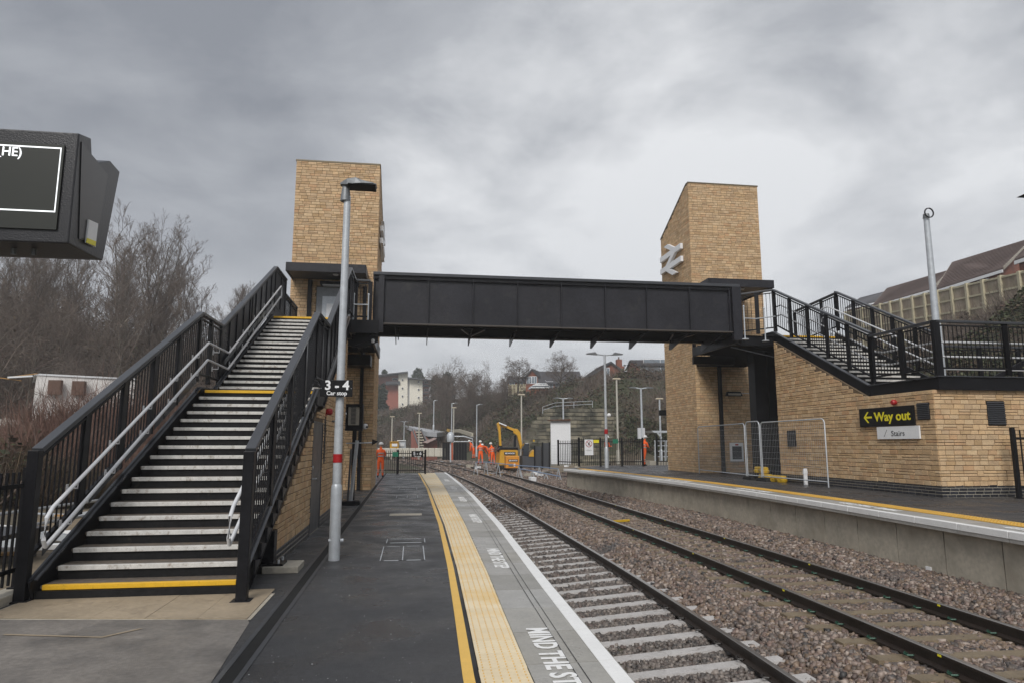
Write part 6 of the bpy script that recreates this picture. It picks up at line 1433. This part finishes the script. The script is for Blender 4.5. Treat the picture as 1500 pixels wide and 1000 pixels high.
# ------------------------------------------------------------------ apartments
AD = 225
AP = thing('apartment_block', 'five storey cream and red apartment block beyond the sloping road', 'apartment block', P(595, 613, AD))
cream = mat('cream_render', (.76,.72,.62), .8, var=.06, scale=.3); redr = mat('red_render', (.3,.1,.07), .85, var=.12, scale=.5)
def blockp(name, x0, x1, yt0, yt1, yb_, m, off, dep, parent=AP):
    return M().prism([Vector(P(x0,yb_,AD+off)), Vector(P(x1,yb_,AD+off)), Vector(P(x1,yt1,AD+off)), Vector(P(x0,yt0,AD+off))], (0, dep, 0)).obj(name, m, parent)
blockp('wall', 548, 583.5, 550.5, 546.5, 616, redr, 2, 12); blockp('wall', 583.5, 597, 545.5, 544, 616, cream, 0, 14); blockp('stair_bay', 597, 600.2, 552, 552, 616, galvp, 1.5, 10); blockp('wall', 600, 619, 555, 556, 616, cream, .3, 12); blockp('wall', 619, 629, 557, 558, 616, redr, 3, 10)
for a_ in ((546, 597.5, 549, 543.2), (597, 634, 551.5, 555.5)):
    M().prism([Vector(P(a_[0],a_[2]+1.6,AD-2)), Vector(P(a_[1],a_[3]+1.6,AD-2)), Vector(P(a_[1],a_[3],AD-2)), Vector(P(a_[0],a_[2],AD-2))], (0, 18, 0)).obj('roof', greyd, AP)
def win(x, y, w_=2.6, h_=3.0, off=-.15):
    f = M().prism([Vector(P(x-w_/2,y+h_/2,AD+off)), Vector(P(x+w_/2,y+h_/2,AD+off)), Vector(P(x+w_/2,y-h_/2,AD+off)), Vector(P(x-w_/2,y-h_/2,AD+off))], (0, .3, 0)).obj('window', signw, AP)
    M().prism([Vector(P(x-w_/2+.35,y+h_/2-.35,AD+off-.1)), Vector(P(x+w_/2-.35,y+h_/2-.35,AD+off-.1)), Vector(P(x+w_/2-.35,y-h_/2+.35,AD+off-.1)), Vector(P(x-w_/2+.35,y-h_/2+.35,AD+off-.1))], (0, .1, 0)).obj('pane', glass_d, f)
for y in (555.8, 568, 579.6, 591.3, 603.5): win(589.6, y)
for y in (558.6, 570, 581.4, 593, 605): win(613.2, y, off=.1)
for y in (558, 569, 580.5, 592, 604): win(597.3, y, 1.6, 3.4, off=1.2)
for y in (559, 570.6, 582, 593.5, 605): 
    win(624.5, y, 6.5, 3.6, off=2.8); M().prism([Vector(P(619,y+5.4,AD+.3)), Vector(P(632.5,y+5.4,AD+.3)), Vector(P(632.5,y+4.4,AD+.3)), Vector(P(619,y+4.4,AD+.3))], (0, 4, 0)).obj('balcony', greyd, AP)
    for i in range(10): M().bar(P(619.3+i*1.45, y+4.4, AD+.4), P(619.3+i*1.45, y+1.4, AD+.4), .12).obj('baluster', greyd, AP)
    M().bar(P(619,y+1.4,AD+.4), P(632.5,y+1.4,AD+.4), .16).obj('balcony_rail', greyd, AP)
win(578.5, 554.8, 8, 3.2, off=1.8); M().prism([Vector(P(565,562.5,AD-.5)), Vector(P(586,562,AD-.5)), Vector(P(586,557.6,AD-.5)), Vector(P(565,558,AD-.5))], (0, 3, 0)).obj('balcony', greyd, AP)
for x in (574, 576.5, 579): win(x, 603, 1.4, 1.4, off=1.8)
# car park wall, cars and the sloping road
tag(M().prism([P(566,620,215), P(611,620,215), P(611,613.5,215), P(566,613.5,215)], (0, .6, 0)).obj('brick_wall', redr), 'low red brick wall in front of the apartment block', 'wall')
carm = [mat('car_white', (.6,.6,.6), .3), mat('car_silver', (.38,.4,.43), .3, .4), mat('car_grey', (.1,.11,.12), .3)]
for i, (px, ci, wd) in enumerate(((575, 0, 'white'), (581, 2, 'dark grey'), (590, 0, 'white'), (603, 1, 'silver'), (626, 1, 'silver'))):
    q = P(px, 614.5, 219); t = thing('parked_car', f'{wd} car parked before the apartment block, '+['leftmost of the row', 'second from the left', 'in the middle of the row', 'under the cream stair bay', 'at the right by the balconies'][i], 'car', q, 'cars parked by the apartments', rz=-YAW, local=True)
    b_ = M(); b_.prism([(-2.1,0,.3),(2.1,0,.3),(2.1,0,.85),(1.3,0,.95),(.7,0,1.45),(-1.1,0,1.48),(-1.9,0,1.0),(-2.1,0,.9)], (0, 1.7, 0)).obj('body', carm[ci], t)
    M().prism([(1.15,-.02,.98),(.65,-.02,1.38),(-1.05,-.02,1.4),(-1.7,-.02,1.0)], (0, .02, 0)).obj('side_window', glass_d, t)
    for x in (-1.3, 1.3): M().lathe((x, -.02, .32), [(.32, -.02), (.32, .2)], 12, 'y').obj('wheel', rubber, t)
rd = [P(566,612,214), P(612,615,214), P(622,617,190), P(642,624.5,150), P(655,630,128), P(660,631,122), P(640,633,112), P(626,632,114), P(605,626,128), P(585,620,160)]
m_ = M().prism(rd[::1], (0, 0, -.7)); m_.obj('sloping_road', mat('road_pale', (.42,.43,.45), .5, var=.15, scale=.3), kind='structure')
for i, (a_, b_) in enumerate(((2, 3), (3, 4), (4, 5))): pass
t_ = thing('parapet', 'pale and yellow parapet edging the sloping road', 'parapet', P(640, 628, 130))
for i, (a_, b_) in enumerate((((612,615,214),(624,618,185)), ((624,618,185),(640,626,140)), ((640,626,140),(660,631.5,116)), ((660,631.5,116),(672,631,108)), ((672,631,108),(682,634,100)), ((682,634,100),(692,637.5,92)))):
    M().bar(Vector(P(*a_))+Vector((0,0,.1)), Vector(P(*b_))+Vector((0,0,.1)), .22, .5).obj('coping', yell if i in (1,2) else mat('parapet_pale', (.5,.46,.36), .7), t_)
tag(M().prism([P(608,613,205), P(614,613,205), P(614,609,205), P(608,609,205)], (0, 2, 0)).obj('van', red) if False else M().box(*[v for p0_, p1_ in [(P(608,617,200), P(614.5,610.5,200))] for v in (p0_[0], p1_[0], p0_[1], p0_[1]+3, p0_[2], p1_[2])]).obj('red_kiosk', red), 'small red and white box beside the sloping road', 'kiosk')
# brick steps and kiosk below the road
BS = thing('brick_steps', 'red brick flight of steps between sloping walls under the road', 'steps', P(618, 678, 100)); bwm = mat('dark_red_brick', (.2,.075,.055), .85, var=.25, scale=1.0)
M().prism([P(602,680,99), P(622.5,680,99), P(607.5,629,104), P(602,631,104)], (0, 5, 0)).obj('wall', bwm, BS)
M().prism([P(615.5,630,105), P(640,655,102), P(640,662,102), P(636,672,102), P(632,660,102)], (0, 4, 0)).obj('wall', bwm, BS)
for i in range(13): f = i/12; M().prism([P(621-12*f, 680-47*f, 99.6+f*4.4), P(634-17*f, 680-47*f, 99.6+f*4.4), P(634-17*f, 678-47*f, 99.6+f*4.4), P(621-12*f, 678-47*f, 99.6+f*4.4)], (0, 1.0, 0)).obj('step', conc, BS)
M().prism([P(622,680,100.4), P(636,680,100.4), P(618,629,105.2), P(609,630,105.2)], (0, 1.5, 0)).obj('stair_core', rubber, BS)
M().bar(P(604,628,100), P(623,678,97.5), .15).obj('handrail', galvd, BS); M().bar(P(617,628,104), P(625,645,102), .15).obj('handrail', galvd, BS)
KI = thing('brick_kiosk', 'small red brick kiosk with a pale sloping roof at the foot of the steps', 'kiosk', P(630, 680, 96))
M().prism([P(621,680,96), P(640.5,680,96), P(640.5,644,96), P(621,648,96)], (0, 3, 0)).obj('wall', bwm, KI); M().prism([P(618.5,647,95), P(636,640,95), P(640,641.5,95), P(626,648.5,95)], (0, 4, -.2)).obj('roof', mat('roof_pink', (.4,.3,.28), .7), KI)
M().prism([P(624,664,95.9), P(630,664,95.9), P(630,658,95.9), P(624,658,95.9)], (0, .1, 0)).obj('shutter', conc, KI)
# generators and pale barriers
for lb_, a_, b_, c_, m_ in (('yellow site generator with a white panel left of the grey cabin', 571, 584, 647, yb), ('grey site generator beside the yellow one', 582, 594.5, 645, galv)):
    t = thing('generator', lb_, 'generator', P(a_, 657, 86)); dd_ = 86 if m_ is yb else 87
    M().prism([P(a_,657,dd_), P(b_,657,dd_), P(b_,c_,dd_), P(a_,c_,dd_)], (0, 2, 0)).obj('casing', m_, t, bevel=.05); M().prism([P(a_+3,653,dd_-.1), P(b_-2,653,dd_-.1), P(b_-2,649,dd_-.1), P(a_+3,649,dd_-.1)], (0, .08, 0)).obj('panel', signw if m_ is yb else galvp, t)
    M().prism([P(a_,c_,dd_-.15), P(b_,c_,dd_-.15), P(b_,c_-1.2,dd_-.15), P(a_,c_-1.2,dd_-.15)], (0, 2.2, 0)).obj('lid', signw if m_ is not yb else yb, t)
mbar = mat('barrier_pale', (.55,.52,.45), .7, var=.12, scale=1)
for i in range(11):
    a_ = 553+i*9.3; d_ = 84-i*.6; t = tag(M().prism([P(a_,668,d_), P(a_+9,668.3,d_), P(a_+9,655.5,d_), P(a_,655.5,d_)], (0, .8, 0)).obj('site_barrier', mbar, bevel=.06), 'pale concrete barrier block in the row behind the end railing', 'barrier', 'pale barrier blocks beyond the railing')
# ------------------------------------------------------------------ trees on the bank
for lb_, i, px, pyt, pyb, d_ in (('round crowned bare tree in front of the broad roofed house', 0, 820, 512, 572, 102), ('smaller bare tree left of the round crowned one', 1, 759, 521, 572, 100)):
    q = P(px, pyb, d_); h_ = P(px, pyt, d_)[2]-q[2]; tree('bare_tree', roundt[i], q[0], q[1], q[2], h_/roundh[i], lb_, None, rz=1.0)
for k, (px, pyt, pyb, d_, lb_) in enumerate(((714, 533, 585, 130, 'slender bare tree alone on the skyline right of the wood'), (690, 543, 590, 130, 'bare tree on the crest amid brown scrub'), (675, 541, 590, 140, 'bare tree on the crest next to the dark evergreen'), (740, 550, 582, 120, 'small bare tree between the lone tree and the houses'), (925, 538, 566, 96, 'thin bare tree before the tall house'), (655, 548, 598, 150, 'bare tree below the dark evergreens'), (910, 544, 566, 97, 'thin bare tree beside the gabled house'))):
    q = P(px, pyb, d_); h_ = P(px, pyt, d_)[2]-q[2]; tree('bare_tree', (roundt if k % 2 else tall)[k % 2], q[0], q[1], q[2]-.5, h_/(6.0 if k % 2 else 14.5), lb_, None)
r = random.Random(9)
for i in range(26):
    px = r.uniform(632, 748); d_ = r.uniform(112, 150); pyt = np.interp(px, [632, 660, 700, 748], [566, 558, 566, 566])+r.uniform(-6, 8); q = P(px, 590, d_); z = float(H(q[0], q[1])); h_ = max(3, P(px, pyt, d_)[2]-z); tree('scrub_tree', scrub[i % 3], q[0], q[1], z, h_/7, 'low bare scrub tree on the skyline between the flats and the houses', 'scrub trees on the skyline')
for i in range(12):
    px = r.uniform(850, 985); d_ = r.uniform(84, 96); pyt = r.uniform(556, 566); q = P(px, 590, d_); z = float(H(q[0], q[1])); h_ = max(2, P(px, pyt, d_)[2]-z); tree('scrub_tree', scrub[i % 3], q[0], q[1], z, h_/7.5, 'low bare scrub tree on the bank below the gabled houses', 'scrub trees below the gabled houses')
def evergreen(label, px, pyt, pyb, d_, wpx, seed):
    q = P(px, pyb, d_); h_ = P(px, pyt, d_)[2]-q[2]; w_ = wpx*d_/1000; t = thing('evergreen_tree', label, 'tree', q); rg = np.random.default_rng(seed); n = 9000
    cl = rg.normal(size=(46, 3)); cl /= np.linalg.norm(cl, axis=1)[:, None]; cl *= rg.random((46, 1))**.4; cl = cl*np.array([w_*.42, w_*.42, h_*.42])+np.array([q[0], q[1], q[2]+h_*.56]); 
    fz = np.clip((cl[:, 2]-q[2])/h_, 0, 1); cl[:, 0] = q[0]+(cl[:, 0]-q[0])*(1.25-fz*.75); k = rg.integers(0, 46, n); p = cl[k]+rg.normal(size=(n, 3))*w_*.085
    leaves('crown', p, .32, mat('evergreen_leaf', None, .7, ramp=[(.025,.04,.02),(.035,.055,.028),(.02,.03,.018),(.05,.065,.03)], var=.15), seed, parent=t); M().lathe((q[0], q[1], q[2]-1), [(w_*.05, 0), (w_*.02, h_*.7)], 8).obj('trunk', barkm, t)
evergreen('broad dark evergreen rising right of the apartment block', 654, 540, 600, 170, 26, 1); evergreen('dark evergreen between the flats and the broad one', 638, 548, 602, 175, 18, 2)
evergreen('evergreen crown showing over the apartment roof', 612, 540, 575, 250, 22, 3); evergreen('small evergreen crown left above the apartment roof', 562, 541, 565, 250, 12, 4); evergreen('dark ivy covered tree left of the apartment block', 560, 556, 620, 190, 16, 5); evergreen('dark evergreen mass at the left of the red wall', 551, 560, 622, 180, 16, 6)
# ------------------------------------------------------------------ houses on the right bank
def ridge_house(label, p0, p1, e0, e1, yb0, gx_, m, wins=(), rot=None):
    """p0,p1 ridge ends; e0,e1 eave ends (near side), world points"""
    t = thing('brick_house', label, 'house', e0, 'brick houses above the timber fence'); p0, p1, e0, e1 = map(Vector, (p0, p1, e0, e1)); b0, b1 = 2*Vector((p0.x, p0.y, e0.z))-e0, 2*Vector((p1.x, p1.y, e1.z))-e1
    zb = min(e0.z, e1.z)-4.5; g = lambda v: Vector((v.x, v.y, zb))
    w_ = M()
    w_.face([g(e0), g(e1), e1, e0]); w_.face([g(b1), g(b0), b0, b1]); w_.face([g(e1), g(b1), b1, p1, e1]); w_.face([g(b0), g(e0), e0, p0, b0]); w_.obj('wall', redb, t)
    u = (p1-p0).normalized()*.3; dn = (e0-p0).normalized()*.35; upv = Vector((0,0,.12))
    for (a_, b_) in ((e0, e1), (b0, b1)):
        dn = (a_-p0).normalized()*.35; rf = M().prism([p0-u+upv*.3, p1+u+upv*.3, b_+u+dn+upv*.3, a_-u+dn+upv*.3], upv).obj('roof', m, t)
        if a_ is e0:
            for i in range(16): f = (i+.5)/16; M().bar((p0-u).lerp(a_-u+dn, f)+upv*1.35, (p1+u).lerp(b_+u+dn, f)+upv*1.35, .06, .03).obj('tile_course', m, rf)
    M().bar(e0-u+Vector((0,0,-.12))+(e0-p0).normalized()*.3, e1+u+Vector((0,0,-.12))+(e0-p0).normalized()*.3, .1, .24).obj('gutter', signw, t)
    for (c_, d_) in ((p0-u*1.1, e0-u*1.1), (p1+u*1.1, e1+u*1.1)): M().bar(c_, d_, .06, .25).obj('barge_board', conc2, t)
    for f in wins:
        c_ = e0.lerp(e1, f)+Vector((0,0,-1.0)); dx = (e1-e0).normalized(); wn = M().bar(c_-dx*.6, c_+dx*.6, .2, 1.1).obj('window', signw, t); M().bar(c_-dx*.5+Vector((0,0,.1)), c_+dx*.5+Vector((0,0,.1)), .22, .7).obj('pane', glass_w, wn)
    return t
e0 = P(1378, 421, 52); e1 = P(1466, 395, 45); p0 = P(1398, 385, 57); p1 = P(1504, 354, 50)
def lv(pt, z): return (pt[0], pt[1], z)
def solve(e0px, e1px, p0px, p1px, de0, de1, dp):
    e0 = P(*e0px, de0); z = e0[2]; 
    def hit(px, z): u, F, U = ray(*px); s_ = (z-CAMZ)/U; return (s_*(u*math.cos(YAW)+F*math.sin(YAW)), s_*(-u*math.sin(YAW)+F*math.cos(YAW)), z)
    e1 = hit(e1px, z); p0 = P(*p0px, dp); p1 = hit(p1px, p0[2]); return p0, p1, e0, e1
p0, p1, e0, e1 = solve((1376, 423), (1464, 395), (1399, 385), (1508, 352), 60, 0, 66)
ridge_house('brick house with brown tiled roof and white eaves behind the timber fence', p0, p1, e0, e1, 0, 0, tileb, wins=(.46, .74))
p0, p1, e0, e1 = solve((1282, 447), (1362, 424), (1302, 423), (1388, 398), 82, 0, 88)
ridge_house('farther brick house with grey brown roof left of the first', p0, p1, e0, e1, 0, 0, tileb)
p0, p1, e0, e1 = solve((1240, 452), (1290, 441), (1262, 437), (1305, 426), 110, 0, 118)
ridge_house('farthest dark roofed house showing behind the right stairs', p0, p1, e0, e1, 0, 0, slate)
p0, p1, e0, e1 = solve((1492, 380), (1580, 350), (1520, 350), (1620, 310), 44, 0, 50)
ridge_house('near brick gable cut by the right picture edge', p0, p1, e0, e1, 0, 0, tileb)
# ------------------------------------------------------------------ damp winter air
hzm = bpy.data.materials.new('haze_air'); hzm.use_nodes = True; tt = hzm.node_tree; tt.nodes.clear(); o_ = tt.nodes.new('ShaderNodeOutputMaterial'); pv = tt.nodes.new('ShaderNodeVolumePrincipled')
pv.inputs['Density'].default_value = HAZE; pv.inputs['Color'].default_value = (.93, .95, .98, 1); pv.inputs['Anisotropy'].default_value = .2; tt.links.new(pv.outputs[0], o_.inputs['Volume'])
if HAZE > 0: M().box(-360, 280, -80, 490, -3, 52).obj('haze', hzm, kind='stuff')

# pale grit and chips on the near asphalt
rg = np.random.default_rng(77); n = 600; yg = 4.5+rg.random(n)**1.8*22; xg = rg.uniform(-1.3, .4, n)
leaves('grit', np.stack([xg, yg, np.full(n, .006)], 1), .005, signw, 78, flat=.05, kind='stuff', label='pale grit scattered on the near asphalt')
